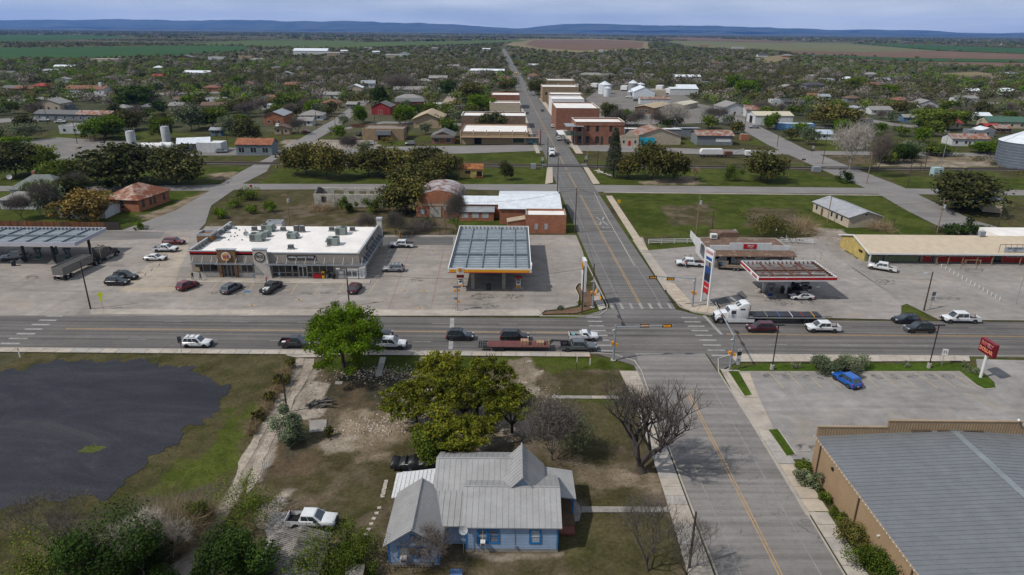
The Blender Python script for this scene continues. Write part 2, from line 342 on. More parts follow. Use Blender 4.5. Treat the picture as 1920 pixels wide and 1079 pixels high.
PAINT=[(GRAVEL,'K',1.6),# outline in the survey photograph, class, edge wander
 ([(-700,660),(560,660),(470,860),(380,1079),(380,1400),(-1200,1400)],'O',.8),
 ([(150,1079),(60,990),(250,930),(400,900),(440,960),(420,1200),(0,1300)],'W',1.2),
 ([(380,850),(470,760),(500,780),(450,860),(420,900),(320,920)],'G',2.),
 ([(560,660),(1190,660),(1240,850),(1300,1079),(1340,1400),(300,1400),(380,1079),(470,860)],'D',.6),
 ([(700,665),(1180,668),(1186,700),(1030,705),(960,690),(830,700),(600,700),(610,668)],'G',.7),
 ([(975,668),(1180,670),(1190,740),(1190,760),(1030,740)],'G',1.6),
 ([(975,690),(1150,690),(1175,738),(1000,740)],'D',1.2),
 ([(600,700),(760,700),(760,760),(690,790),(600,760)],'L',1.2),([(620,770),(760,760),(770,830),(640,850)],'B',1.3),
 ([(690,770),(720,790),(740,860),(700,880),(640,850)],'B',1.3),
 ([(770,730),(860,705),(985,720),(1010,800),(930,840),(800,820),(740,780)],'P',1.3),
 ([(955,672),(990,672),(1005,705),(1015,760),(985,775),(965,720)],'P',.8),([(985,740),(1020,730),(1035,750),(1000,790)],'B',.8),
 ([(595,820),(690,815),(655,850),(600,850)],'P',.8),([(500,830),(560,820),(600,860),(560,900),(480,910)],'L',1.),
 ([(1010,745),(1190,750),(1230,840),(1060,850)],'O',1.2),([(1080,865),(1210,880),(1230,930),(1100,935)],'B',1.3),([(1090,900),(1200,905),(1215,935),(1100,938)],'D',1.3),
 ([(1060,965),(1250,965),(1290,1079),(1050,1090)],'O',1.2),([(860,1060),(1040,1045),(1050,1079),(900,1090)],'D',.8),([(880,1040),(1050,1036),(1050,1046),(880,1052)],'P',.5),
 ([(610,930),(700,920),(715,960),(600,975)],'O',1.5),([(480,960),(540,920),(560,990),(520,1010)],'T',.8),([(630,1000),(700,990),(690,1079),(630,1079)],'G',1.),
 ([(556,672),(580,672),(562,720),(523,790),(490,848),(462,900),(430,960),(390,1079),(372,1200),(330,1200),(360,1050),(420,930),(450,880),(478,826),(508,776),(540,722)],'T',.25),
 ([(575,690),(598,690),(560,755),(520,830),(490,905),(470,880),(498,838),(530,780),(556,730)],'T',.25),
 ([(566,712),(574,712),(556,745),(512,815),(484,870),(472,896),(466,890),(494,840),(520,790)],'G',.2),
 ([(575,715),(617,720),(603,765),(600,780),(560,790),(548,770)],'T',.3),
 ([(360,1010),(420,980),(440,1010),(390,1079),(300,1100)],'T',.4),
 # beyond the highway
 ([(-600,345),(390,345),(330,395),(225,430),(-600,440)],'G',1.),([(260,405),(395,357),(392,372),(300,425)],'B',1.5),
 ([(400,380),(520,352),(860,352),(880,440),(720,440),(390,425)],'D',1.),([(400,380),(460,352),(640,352),(620,372),(430,400)],'O',2.),([(830,410),(980,400),(985,440),(870,430)],'G',.8),
 ([(485,345),(520,315),(1035,315),(1030,346)],'G',1.),([(-600,312),(480,312),(400,345),(-600,345)],'G',1.5),([(-200,270),(170,265),(200,300),(-200,302)],'T',1.),([(390,325),(450,322),(440,335),(395,338)],'B',1.2),
 ([(850,285),(1010,283),(1015,302),(850,302)],'G',1.),([(560,300),(850,296),(850,306),(540,307)],'O',1.),([(530,262),(700,262),(740,292),(540,292)],'T',1.),
 ([(1100,318),(1500,320),(1640,352),(1120,346)],'G',1.),([(1200,340),(1300,330),(1320,345),(1210,346)],'B',1.2),([(1660,330),(2400,340),(2400,365),(1700,358)],'G',1.),
 ([(1110,285),(1330,285),(1340,300),(1100,303)],'O',1.),([(1500,290),(1620,290),(1640,308),(1480,306)],'D',1.),([(1330,290),(1480,290),(1470,308),(1310,306)],'O',1.),
 ([(1140,362),(1680,366),(1760,440),(1560,440),(1200,438)],'G',.7),([(1240,385),(1330,380),(1340,425),(1260,425)],'D',1.6),([(1400,390),(1500,390),(1510,425),(1400,425)],'D',1.4),([(1500,425),(1580,430),(1600,470),(1520,470)],'T',.8),
 ([(1660,300),(1900,293),(2300,300),(2300,315),(1640,312)],'P',1.2),([(1700,290),(1880,288),(1900,300),(1720,306)],'B',1.2),([(1840,400),(2400,360),(2400,460),(1920,440)],'O',1.),
 ([(1205,455),(1330,450),(1330,468),(1215,468)],'G',.8),([(1450,445),(1530,440),(1540,475),(1440,480)],'O',1.),([(1690,575),(1760,572),(1770,590),(1680,590)],'G',.7),
]
def ground_grid(name,x0,x1,y0,y1,st):
    xs=np.arange(x0,x1+st/2,st);ys=np.arange(y0,y1+st/2,st);X,Y=np.meshgrid(xs,ys)
    n1=fbm(X,Y,9,3);n2=fbm(X,Y,2.2,11,3);wx=(fbm(X,Y,4,21,3)-.5)*5;wy=(fbm(X,Y,4,31,3)-.5)*5
    def cls(k):
        a,b=[np.array(q)for q in CL[k]];w=np.clip((n1*.5+n2*.7-.45)*4,0,1)[...,None];return a*(1-w)+b*w
    C=cls('O');g_=cls('G');w=np.clip((n1-.45)*6,0,1)[...,None];C=C*(1-w)+g_*w
    for poly,k,r in PAINT:
        P=[at(*q)for q in poly];acc=0
        for dx,dy in((0,0),(.35,.1),(-.3,.2),(0,-.35)):acc=acc+inpoly(X+wx*r+dx*r,Y+wy*r+dy*r,P)
        w=(acc/4.)[...,None];C=C*(1-w)+cls(k)*w
    sp=(vno(X,Y,.8,77)>.86)[...,None];rub=np.zeros(X.shape,bool)
    for i in(11,12,13):rub|=inpoly(X+wx,Y+wy,[at(*q)for q in PAINT[i][0]])
    C=np.where(sp&rub[...,None],np.array((.42,.37,.31)),C)
    Z=(fbm(X,Y,6,51)-.5)*.10-.09
    V=np.stack([X,Y,Z],-1).reshape(-1,3);nx=len(xs);ny=len(ys);i=np.arange(nx*ny).reshape(ny,nx)
    F=np.stack([i[:-1,:-1],i[:-1,1:],i[1:,1:],i[1:,:-1]],-1).reshape(-1,4)
    me=np_mesh(name,V,F,SOIL,C.reshape(-1,3));me.polygons.foreach_set('use_smooth',[True]*len(me.polygons));return tag(link(name,me),kind='structure')
SOIL=soil_mat('soil_and_turf')
ground_grid('near_ground',-80,100,36,104.8,.42)
ground_grid('ground',-330,330,104.8,360,.95)
ft=NT('far_ground_mat');p=ft.pos((1,1,1));a=ft.noise(.004,6,.65,p,1);b=ft.noise(.03,5,.7,p);c=ft.noise(.25,4,.7,p)
fc=ft.mix(ft.ramp(a,[(.35,(.05,.06,.028)),(.5,(.075,.075,.04)),(.62,(.12,.105,.065))]),ft.ramp(b,[(.3,.7),(.7,1.25)]),1,'MULTIPLY')
FARM=ft.done(ft.mix(fc,ft.ramp(c,[(.3,.75),(.7,1.25)]),1,'MULTIPLY'),.97,0,.05)
S=60000
mb=MB()
for x0,x1,y0,y1 in((-S,S,360,S),(-S,-330,-S,360),(330,S,-S,360),(-330,330,-S,36),(-330,-80,36,104.8),(100,330,36,104.8)):mb.face([(x0,y0,-.1),(x1,y0,-.1),(x1,y1,-.1),(x0,y1,-.1)])
tag(mb.build('far_ground',FARM),kind='structure')
GRV=NT('gravel_pad_mat');p=GRV.pos();pr_=GRV.pos((1,1,1),.5)
sw=GRV.noise(.06,6,.7,GRV.pos((.5,1.3,1),.4),2.5);b=GRV.noise(3,5,.8,p);c=GRV.noise(14,3,.8,p);d=GRV.noise(1,6,.75,GRV.pos((.25,.9,1),.4),1.)
gc=GRV.mix(GRV.ramp(sw,[(.35,(.030,.031,.039)),(.5,(.038,.039,.048)),(.64,(.054,.053,.06))]),GRV.ramp(b,[(.3,.8),(.7,1.25)]),1,'MULTIPLY');gc=GRV.mix(gc,GRV.ramp(c,[(.3,.75),(.7,1.3)]),1,'MULTIPLY')
gc=GRV.mix(gc,(.15,.14,.14),GRV.math('MULTIPLY',GRV.ramp(d,[(.62,0.),(.76,1.)]),.4));GRV.bump(c,.5,.03);GRV=GRV.done(gc,.95,0,.1)
sheet('gravel_pad',GRAVEL,GRV,-.05,rough=1.7,step=.35)
mb=MB()
GREENP=soil_mat('weed_patch_mat',False,(.09,.105,.03));sheet('weed_patch',[(152,846),(160,836),(180,833),(196,838),(188,848),(172,853)],GREENP,-.03,rough=.8,step=.15)
# ---------------------------------------------------------------- fields and hills
def field(name,pts,c1,c2,rz=0,z=.0):
    t=NT(name+'_mat');p=t.pos((.003,.03,1),rz);a=t.noise(1,5,.6,p);b=t.noise(.02,5,.7,t.pos());c=t.noise(.2,3,.8,t.pos())
    col=t.mix(t.ramp(a,[(.35,c1),(.65,c2)]),t.ramp(b,[(.3,.85),(.7,1.1)]),1,'MULTIPLY');col=t.mix(col,t.ramp(c,[(.3,.85),(.7,1.12)]),1,'MULTIPLY')
    return sheet(name,pts,t.done(col,.95,0,.05),z,kind='structure')
tk=dict(rough=.28,step=.6)
TRK=soil_mat('track_dirt',False,(.36,.305,.25))
sheet('dirt_track',[(556,672),(572,672),(560,700),(546,724),(530,752),(514,778),(496,808),(480,836),(466,862),(452,890),(444,910),(432,925),(438,900),(447,872),(458,850),(474,822),(490,796),(506,768),(522,742),(538,714),(548,695)],TRK,-.052,**tk)
sheet('dirt_track',[(572,672),(590,672),(585,695),(566,728),(548,756),(530,790),(512,826),(496,860),(482,900),(462,930),(466,900),(476,866),(492,832),(508,802),(524,774),(540,748),(556,722),(566,700)],TRK,-.052,**tk)
gr1=((.028,.075,.022),(.045,.1,.03));gr2=((.06,.1,.03),(.1,.13,.045));br1=((.13,.085,.06),(.19,.125,.085));tn=((.24,.19,.115),(.19,.16,.08));ol=((.12,.13,.06),(.17,.165,.085))
field('green_field',[(-600,92),(60,90),(330,86),(468,87),(455,97),(380,101),(330,104),(240,108),(0,116),(-700,126)],*gr1)
field('far_green_field',[(-400,66),(150,66),(260,70),(40,78),(-400,80)],*gr1,z=.2)
field('green_field',[(430,82),(640,80),(880,77),(1000,74.5),(975,79),(860,85),(640,91),(470,88)],*gr2,z=.3)
field('scrub_field',[(330,84),(470,76),(700,77),(640,81),(470,84),(400,86)],*gr2,z=.15)
field('tan_field',[(945,86),(975,73.5),(1130,73.5),(1215,78.5),(1216,92),(1100,99),(1040,98)],*tn,z=.2)
field('ploughed_field',[(985,84),(1000,75),(1130,75),(1207,79.5),(1204,90),(1090,95),(1010,90)],*br1,z=.7)
field('ploughed_field',[(1215,72),(1300,71),(1500,79),(1470,80.5),(1300,77)],*br1,z=1.6)
field('pale_field',[(1250,78),(1300,76.5),(1500,80),(1590,82),(1700,91),(1760,96),(1600,98),(1440,95),(1290,89)],*ol,z=.4)
field('dark_green_field',[(1590,81.5),(1700,84),(1940,92),(2300,102),(2300,112),(1920,101.5),(1760,95.5)],*gr1,z=.9)
field('ploughed_field',[(1430,93.5),(1600,97),(1760,95.8),(1920,101.5),(2300,112),(2300,126),(1920,112),(1700,109),(1500,102)],*br1,z=.15)
field('green_strip_field',[(1480,102.5),(1700,109.5),(1920,112.5),(2300,127),(2300,135),(1920,118),(1700,115),(1540,108)],*gr1,z=.5)
field('tan_field',[(1600,112),(1700,116),(1920,118.5),(2300,136),(2300,146),(1920,126),(1760,122)],*br1,z=.25)
field('clearing',[(1745,139),(1830,135),(1870,140),(1868,149),(1800,148)],*tn,z=.1)
field('clearing',[(1415,110),(1460,104),(1490,112),(1440,118)],*tn,z=.1)
HM=NT('hill_scrub');hc=HM.mix((.03,.045,.03),(.075,.085,.055),HM.ramp(HM.noise(.0012,6,.7,HM.pos()),[(.4,0.),(.6,1.)]));HM=HM.done(hc,1,0,0)
def hills(name,prof,yc,dpt,seed,base=0):
    xs=np.arange(-27000,27001,130.);ys=np.linspace(-1,1,26);xp=np.array([q[0]for q in prof]);hp=np.array([q[1]for q in prof])
    # profile given as photograph column / rows above the plain, turned into metres at distance yc
    wx=(xp-960)/FL*yc*1.06;top=HC+hp*.86*yc/FL*1.13
    H=np.interp(xs,wx,top);X,U=np.meshgrid(xs,ys);Y=yc+U*dpt+(fbm(X,U*3000,2600,seed)-.5)*2200
    ridge=np.clip(1-np.abs(U)**1.6,0,1);n=fbm(X,Y,1900,seed+5,5);Z=np.maximum(H[None]*(ridge*(.55+.7*n))-base,-30)
    V=np.stack([X,Y,Z],-1).reshape(-1,3);nx=len(xs);i=np.arange(V.shape[0]).reshape(len(ys),nx);F=np.stack([i[:-1,:-1],i[:-1,1:],i[1:,1:],i[1:,:-1]],-1).reshape(-1,4)
    me=np_mesh(name,V,F,HM);me.polygons.foreach_set('use_smooth',[True]*len(me.polygons));tag(link(name,me),kind='structure')
hills('hills',[(-400,12),(0,13.4),(200,13),(320,14.5),(640,15.5),(800,15),(880,11),(930,7),(965,5.5),(1000,8),(1040,14),(1120,16),(1250,12.5),(1380,10),(1467,6.5),(1530,8),(1600,9),(1660,5),(1740,3.2),(1880,6),(2000,4),(2400,5)],24000,2600,4)
hills('low_hills',[(-400,1),(0,1),(900,2),(1200,4),(1500,3),(1900,1),(2400,1)],20500,1200,9)
# ---------------------------------------------------------------- roads, lots, pavements
HWY=asphalt('highway_asphalt',(.15,.138,.13),0,.75);SIDE=asphalt('side_street_asphalt',(.235,.22,.208),0,.2,crack=.3)
MAINM=asphalt('main_street_asphalt',(.165,.156,.148),R(90)-.03,.55);DRK=asphalt('driveway_asphalt',(.13,.125,.12),0,.3)
LOTA=lot_mat('store_lot_concrete',(.33,.295,.265));LOTB=lot_mat('market_lot',(.345,.315,.29),.1,(6,6),.2,.7);LOTC=lot_mat('shop_lot_concrete',(.31,.292,.275),0,(4.5,4.5),.3,.4);LOTD=lot_mat('mall_lot_gravel',(.31,.285,.26),.3,None,0,.5)
WALKM=lot_mat('pavement_concrete',(.46,.41,.35),0,None,0,.25,.2)
sheet('highway',[(-900,102.6),(900,102.6),(900,116.9),(-900,116.9)],HWY,.02,px=False)
CX=[(36,26.9),(53,26.7),(74,26.5),(90,26.2),(127,25.1),(173,23.5),(263,20.7),(498,14.1),(900,2.5),(1500,-14),(2150,-32)]
def cx(y):return float(np.interp(y,[q[0]for q in CX],[q[1]for q in CX]))
def strip(name,off0,off1,y0,y1,mat_,z,step=20):
    ys=[y0]+[q for q,_ in CX if y0<q<y1]+[y1];return ribbon(name,[(cx(y)+off1,y)for y in ys],[(cx(y)+off0,y)for y in ys],mat_,z)
strip('cross_street',-6.3,6.4,36,102.7,asphalt('south_street_asphalt',(.235,.218,.205),R(90),.5),.018)
strip('cross_street',-6.2,6.4,116.8,330,MAINM,.018);strip('cross_street',-7.6,7.6,330,700,MAINM,.018);strip('cross_street',-5,5,700,2150,MAINM,.022)
for pts in([(14,102.2),(20.6,102.7),(20.6,97.2)],[(40,102.2),(32.4,102.7),(32.7,96.2)],[(12,117),(19.3,116.8),(19.2,122.5)],[(38,117),(31.6,116.8),(31.2,122)]):sheet('street_corner',pts,MAINM,.023,px=False)
# bends of the streets seen in the town
SIDEZ=.012
sheet('diagonal_street',[(215,437),(330,395),(395,357),(452,322),(500,297),(560,262),(625,225),(700,170),(716,171),(640,235),(580,270),(512,302),(500,322),(455,345),(396,386),(385,420),(360,445)],SIDE,SIDEZ+.004)
sheet('rail_side_street',[(-600,345),(140,350),(390,347),(440,345),(1052,346),(1056,361),(860,355),(440,356),(390,358),(0,359),(-600,358)],SIDE,SIDEZ)
sheet('rail_side_street',[(1108,347),(1640,353),(2400,363),(2400,372),(1640,364),(1112,360)],SIDE,SIDEZ)
sheet('diagonal_street',[(1340,212),(1390,222),(1440,245),(1510,280),(1600,315),(1690,350),(1760,384),(1830,415),(1930,442),(2100,480),(2050,520),(1920,482),(1850,455),(1760,425),(1700,395),(1640,360),(1560,327),(1480,291),(1440,272),(1370,232),(1320,218)],SIDE,SIDEZ+.004)
sheet('depot_street',[(480,288),(700,276),(960,272),(1010,272),(1020,283),(880,288),(750,290),(560,296)],SIDE,SIDEZ)
sheet('depot_street',[(1058,272),(1330,280),(1500,283),(1900,288),(2300,292),(2300,299),(1900,294),(1480,290),(1330,290),(1085,283)],SIDE,SIDEZ)
sheet('gravel_yard',[(110,258),(170,262),(560,284),(560,292),(380,292),(240,300),(110,303),(-50,300),(-50,270)],lot_mat('grey_yard',(.22,.205,.19),0,None),SIDEZ)
sheet('gravel_yard',[(1090,255),(1230,262),(1210,275),(1300,281),(1090,278)],lot_mat('pale_yard',(.3,.28,.25),0,None),SIDEZ-.004)
sheet('mill_yard',[(1085,195),(1120,170),(1260,165),(1310,195),(1420,215),(1400,228),(1200,232),(1120,225)],lot_mat('mill_yard_mat',(.2,.185,.165),0,None),SIDEZ-.004)
sheet('dirt_lane',[(845,198),(870,150),(888,130),(880,130),(850,165),(820,205)],lot_mat('lane_dirt',(.36,.3,.23),0,None),.03)
for nm,pts in(('town_street',[(-100,228),(170,214),(172,218),(-100,238)]),('town_street',[(-100,192),(160,178),(420,172),(420,175),(160,182),(-100,197)]),('town_street',[(600,250),(720,232),(860,236),(1000,250),(1000,246),(860,231),(720,228),(600,246)]),
                ('town_street',[(1080,232),(1330,228),(1560,238),(1560,241),(1330,231),(1080,236)]),('town_street',[(1400,195),(1700,200),(1920,190),(1920,193),(1700,203),(1400,198)]),('town_street',[(1580,215),(1680,232),(1760,240),(1755,244),(1670,236),(1570,218)]),
                ('town_street',[(1230,205),(1340,216),(1345,222),(1230,208)]),('town_street',[(500,150),(620,146),(950,150),(950,152),(620,149),(500,153)])):sheet(nm,pts,SIDE,.006)
# lots
sheet('store_lot',[(-700,592)]+[(1012,593),(1022,583),(1060,579),(1083,574),(1084,556),(1078,541),(1084,533),(1100,530),(1101,500),(1092,470),(1080,441),(705,441),(700,425),(385,425),(380,432),(225,432),(-20,436),(-700,440)],LOTA,.030)
sheet('rear_driveway',[(702,445),(850,445),(850,460),(722,460)],DRK,.034)
sheet('rear_driveway',[(-700,441),(225,433),(310,436),(300,448),(180,452),(-700,462)],asphalt('old_drive_asphalt',(.2,.185,.175),0,.3),.034)
sheet('store_forecourt_strip',[(170,590),(170,580),(370,581),(1010,581),(1018,592)],WALKM,.036)
sheet('market_lot',[(1192,445),(1240,520),(1300,585),(1345,592),(1600,594),(1680,596),(1690,570),(1560,475),(1530,445),(1460,448),(1215,470),(1205,445)],LOTB,.030)
sheet('mall_lot',[(1562,478),(1700,570),(1760,600),(2300,605),(2300,500),(1920,492),(1570,485)],LOTD,.026)
sheet('shop_lot',[(1411,744),(1388,697),(1550,697),(1800,697),(1830,722),(1846,730),(1867,729),(1864,717),(1832,689),(1830,674),(2500,690),(2900,900),(2300,1000),(1560,880),(1500,862),(1475,862),(1432,812),(1380,748)],LOTC,.030)
sheet('drive_lane',[(222,548),(262,512),(300,480),(340,446),(356,446),(352,470),(338,500),(330,522),(334,545),(300,549)],lot_mat('beige_lane',(.42,.36,.29),0,None,0,.35),.0335,rough=.4,step=1.)
sheet('corner_apron',[(32.8,62),(35.4,62),(35.4,79),(36.3,88),(37.6,96.5),(33.2,97),(32.8,88)],WALKM,.031,px=False)
sheet('corner_apron',[(1186,450),(1204,455),(1252,520),(1264,535),(1246,545),(1215,495)],WALKM,.031);sheet('lot_seam',[(1535,445),(1600,480),(1700,570),(1690,574),(1640,572),(1545,480)],LOTD,.02);sheet('lot_seam',[(1575,560),(1640,560),(1690,575),(1690,600),(1560,597)],LOTB,.0215)
# ================================================================ markings, kerbs, pavements
def worn(name,col,thr=.42,base=(.12,.115,.11)):
    t=NT(name);p=t.pos();a=t.noise(2.2,5,.8,p);b=t.noise(.4,4,.7,p)
    return t.done(t.mix(tuple(base),tuple(col),t.ramp(t.math('ADD',t.math('MULTIPLY',a,.6),t.math('MULTIPLY',b,.4)),[(thr-.08,.25),(thr+.1,1.)])),.8)
MW=worn('worn_white_line',(.34,.335,.32),.46);MY=worn('worn_yellow_line',(.46,.29,.12),.42);MWS=worn('white_line_faint',(.3,.295,.28),.52,(.2,.19,.175));MR=worn('red_line',(.22,.07,.07),.5,(.3,.26,.24));MYL=worn('lot_yellow',(.52,.36,.13),.5,(.33,.3,.27))
MYB=worn('fresh_yellow',(.75,.42,.05),.3,(.33,.3,.27))
def mark(name,quads,mat_,z,px=True,kind='structure'):
    mb=MB()
    for q in quads:mb.face([tuple(at(*p)if px else p)+(z,)for p in q])
    return tag(mb.build(name,mat_),kind=kind)
def line(a,b,w):
    a=Vector(a);b=Vector(b);n=(b-a).normalized();n=Vector((-n.y,n.x))*w/2
    return[tuple(a-n),tuple(b-n),tuple(b+n),tuple(a+n)]
q=[]
for x0,x1 in((-400,-83),):pass
q=[line((-79,y),(11,y),.13)for y in(110.28,110.60)]+[line((38,y),(400,y),.13)for y in(110.28,110.60)]+[line((-400,y),(-96,y),.13)for y in(110.28,110.60)]
mark('centre_line',q,MY,.028,False)
q=[]
for y in(114.0,106.2):
    x=-200.
    while x<300:
        if not(-96<x<-76)and not(7<x<37):q.append(line((x+(2.5 if y>110 else 0),y),(x+3.2+(2.5 if y>110 else 0),y),.13))
        x+=12.2
mark('lane_line',q,MW,.028,False)
def bars(name,p0,p1,n,ln,w,along='x'):
    q=[];a=Vector(at(*p0));b=Vector(at(*p1))
    for i in range(n):
        c=a+(b-a)*i/(n-1);q.append([(c.x,c.y-w/2),(c.x+ln,c.y-w/2),(c.x+ln,c.y+w/2),(c.x,c.y+w/2)]if along=='x' else[(c.x-w/2,c.y-ln/2),(c.x+w/2,c.y-ln/2),(c.x+w/2-.12,c.y+ln/2),(c.x-w/2-.12,c.y+ln/2)])
    mark(name,q,MW,.029,False)
bars('crosswalk',(86,593),(-14,654),8,3.2,.6);bars('crosswalk',(1277,596),(1334,667),9,3.0,.55);bars('crosswalk',(1099,595),(1120,658),8,2.7,.55)
bars('crosswalk',(1148,575),(1256,574),7,2.9,.55,'y')
mark('stop_line',[line(at(1320,592),at(1353,628),.6),line(at(848,597),at(845,655),.75)],MW,.0285,False)
q=[line((cx(y)+o,y),(cx(y1)+o,y1),.12)for o in(-.17,.17)for y,y1 in((36,50),(50,64),(64,78),(78,90),(122.5,150),(150,173),(173,220),(262,300),(300,400),(400,520),(520,700))]
mark('centre_line',q+[line((cx(y)+o,y),(cx(y1)+o,y1),.12)for o in(-.17,.17)for y,y1 in((226,255),)],MY,.026,False)
q=[line((cx(y)+o,y),(cx(y1)+o,y1),.11)for o in(-3.9,4.0)for y,y1 in((36,50),(50,64),(64,78),(78,93),(124,150),(150,173),(173,215),(232,263),(280,330))]
mark('edge_line',q,MWS,.0262,False)
q=[line((cx(y)+.1,y),(cx(y)+3.9,y),.35)for y in(176.3,198.5,258)]+[line((cx(y)-4,y),(cx(y)-.2,y),.35)for y in(284,)]
c=Vector((cx(187)+2.1,187));q+=[line(c+Vector((-1.1,-4.2)),c+Vector((1.1,4.2)),.5),line(c+Vector((1.1,-4.2)),c+Vector((-1.1,4.2)),.5)]
mark('rail_crossing_marking',q,MW,.0265,False)
o=lettering('RR',2.2,MW,None,(cx(180)+2.3,180.2,.0262),(0,0,0),.03,.9,0,'rail_lettering');tag(o,kind='structure')
mark('fire_lane_line',[line(at(834,461),at(808,578),.15),line(at(783,430),at(728,582),.15),line(at(834,461),at(848,461),.2)],MR,.035,False)
q=[]
for x,y in((783,471),(812,472),(758,545),(795,546),(472,573),(674,575),(787,578),(705,581),(560,562)):a=Vector(at(x,y));q+=[line(a+Vector((-.8,0)),a+Vector((.9,0)),.35),line(a+Vector((0,-.5)),a+Vector((.1,.6)),.4)]
mark('worn_arrow_marking',q,MYL,.035,False)
q=[line(at(x0,552),at(x0+21,522),.13)for x0 in(318,392,412,462,545,590,632,690)]+[line(at(228,543),at(332,540),.3)]
mark('parking_line',q,MYL,.0345,False)
mark('accessible_parking_symbol',[[(455,549.5),(468,549.5),(471,545.5),(460,545.5)]],M('blue_mark',(.06,.16,.3)),.0352)
q=[line(at(1406+i*34,697),at(1406+i*34+27+i*2,728),.12)for i in range(0,12)];q[0:1]=[]
mark('parking_line',q,MYL,.0345,False)
mark('yellow_stripe',[line(at(1311,467),at(1326,484),.3),line(at(1340,494),at(1370,496.5),.3),line(at(1386,496.5),at(1392,497),.3)],MYB,.036,False)
mark('lot_patch',[[at(*p)for p in r]for r in([(1335,566),(1345,580),(1372,570),(1360,557)],[(1380,551),(1394,563),(1402,558),(1391,545)])],DRK,.0345,False)
OIL=NT('oil_stain_mat');oa=OIL.ramp(OIL.noise(1.3,5,.7,OIL.pos()),[(.46,0.),(.66,.6)]);OIL.l(oa,OIL.b.inputs['Alpha']);OIL=OIL.done((.05,.045,.04),.7)
mb=MB();rs_=random.Random(9)
for x,y,r in[(x,y,1.0)for x,y in((400,549),(452,553),(576,551),(610,550),(640,551),(735,473),(732,482),(729,491),(714,519),(262,512),(286,492),(305,478))]+[(1440+i*34,707,.9)for i in range(11)]+[(1450,562,1.6),(1510,566,1.8),(1560,560,1.4),(1470,570,1.5),(905,556,2.2),(960,556,1.8),(60,520,1.5),(130,505,1.4),(1300,480,1.6),(1660,530,2.2),(1780,560,1.8),(1510,841,1.2),(920,574,1.4),(780,525,1.6)]:
    c=at(x,y);mb.face([(c[0]+r*(1+rs_.uniform(-.35,.35))*math.cos(a)*1.2,c[1]+r*rs_.uniform(.6,1.1)*math.sin(a),.0372)for a in[k*.524 for k in range(12)]])
tag(mb.build('oil_stains',OIL),kind='structure')
# kerbs: real steps
def kerb(pts,w=.16,h=.13,px=True,mat_=CONC,name='kerb',base=.0):
    P=[Vector(at(*p)if px else p)for p in pts];mb=MB();N=[]
    for i in range(len(P)):
        d=(P[min(i+1,len(P)-1)]-P[max(i-1,0)]).normalized();N.append(Vector((-d.y,d.x))*w/2)
    for i in range(len(P)-1):
        a,b=P[i],P[i+1];mb.slab([(*(a-N[i]),h),(*(b-N[i+1]),h),(*(b+N[i+1]),h),(*(a+N[i]),h)],h-base+.1)
    return tag(mb.build(name,mat_),kind='structure')
kerb([(-120,102.5),(13,102.5),(17,101.9),(20,99.5),(20.5,96),(20.3,80),(20.5,36)],px=False);kerb([(33,36),(33,74),(32.6,96),(33.8,100.5),(37,102.3),(110,102.4)],px=False)
kerb([(1012,593),(1060,593),(1100,594),(1125,591),(1137,583),(1139,573),(1120,535),(1098,490)],mat_=CONC)
kerb([(1240,520),(1252,548),(1275,575),(1300,585),(1345,593)]);kerb([(1012,591),(1022,582),(1060,578),(1083,573),(1085,556),(1078,541),(1083,533),(1093,531)])
kerb([(390,592),(200,590)]);kerb([(1345,594),(1640,596)],h=.08)
kerb([(1114,362),(1133,400),(1156,440),(1190,500)],mat_=CONC);kerb([(1132,361),(1680,367)],w=.9,h=.1,mat_=WALKM,name='path')
# pavements laid in slabs
def slabs(name,L_,R_,ln,mat_,z=.1,cross=1,gap=.03):
    """slabs between two long edges given in metres; every slab is a piece of its own"""
    root=MB();n=0;A=[Vector(p)for p in L_];B=[Vector(p)for p in R_];tot=sum((A[i+1]-A[i]).length for i in range(len(A)-1));k=max(1,int(tot/ln));base=None
    def along(P,t):
        T=sum((P[i+1]-P[i]).length for i in range(len(P)-1))*t
        for i in range(len(P)-1):
            d=(P[i+1]-P[i]).length
            if T<=d+1e-6:return P[i]+(P[i+1]-P[i])*T/d
            T-=d
        return P[-1]
    bed=MB()
    for i in range(k):
        a,b,c,d=along(A,i/k),along(A,(i+1)/k),along(B,(i+1)/k),along(B,i/k);bed.face([(*a,.035),(*d,.035),(*c,.035),(*b,.035)])
    bo=tag(bed.build(name,CONCD),kind='structure')
    for i in range(k):
        for j in range(cross):
            a,b,c,d=along(A,(i+gap/2)/k),along(A,(i+1-gap/2)/k),along(B,(i+1-gap/2)/k),along(B,(i+gap/2)/k)
            p=[a+(d-a)*(j+gap/2)/cross,a+(d-a)*(j+1-gap/2)/cross,b+(c-b)*(j+1-gap/2)/cross,b+(c-b)*(j+gap/2)/cross];zz=z+random.uniform(-.008,.008)
            mb=MB();mb.slab([(*q_,zz)for q_ in p],.06);mb.build('slab',random.choice(mat_),bo)
    return bo
WK=[M('slab_%s'%n_,c_,.9,0,.22,.9,bump=.15)for n_,c_ in(('pale',(.47,.42,.36)),('warm',(.44,.385,.32)),('grey',(.40,.37,.335)))]
WB=[M('slab_buff',(.50,.42,.33),.9,0,.2,.9),M('slab_buff_dark',(.46,.385,.30),.9,0,.2,.9)]
slabs('pavement',[(33.3,36),(33.3,62.5)],[(35.4,36),(35.4,62.5)],1.9,WK[:1]+WK[2:]);slabs('pavement',[(33.3,62.6),(33.25,71.5)],[(35.6,62.6),(35.6,71.5)],2,WB);slabs('pavement',[(33.2,71.6),(33.1,79)],[(35.4,71.6),(35.0,79)],2.2,WK)
slabs('pavement',[(17.2,36),(17.8,66),(17.8,86),(17,96)],[(20.2,36),(20.1,66),(20.1,86),(19.9,96)],1.6,WK)
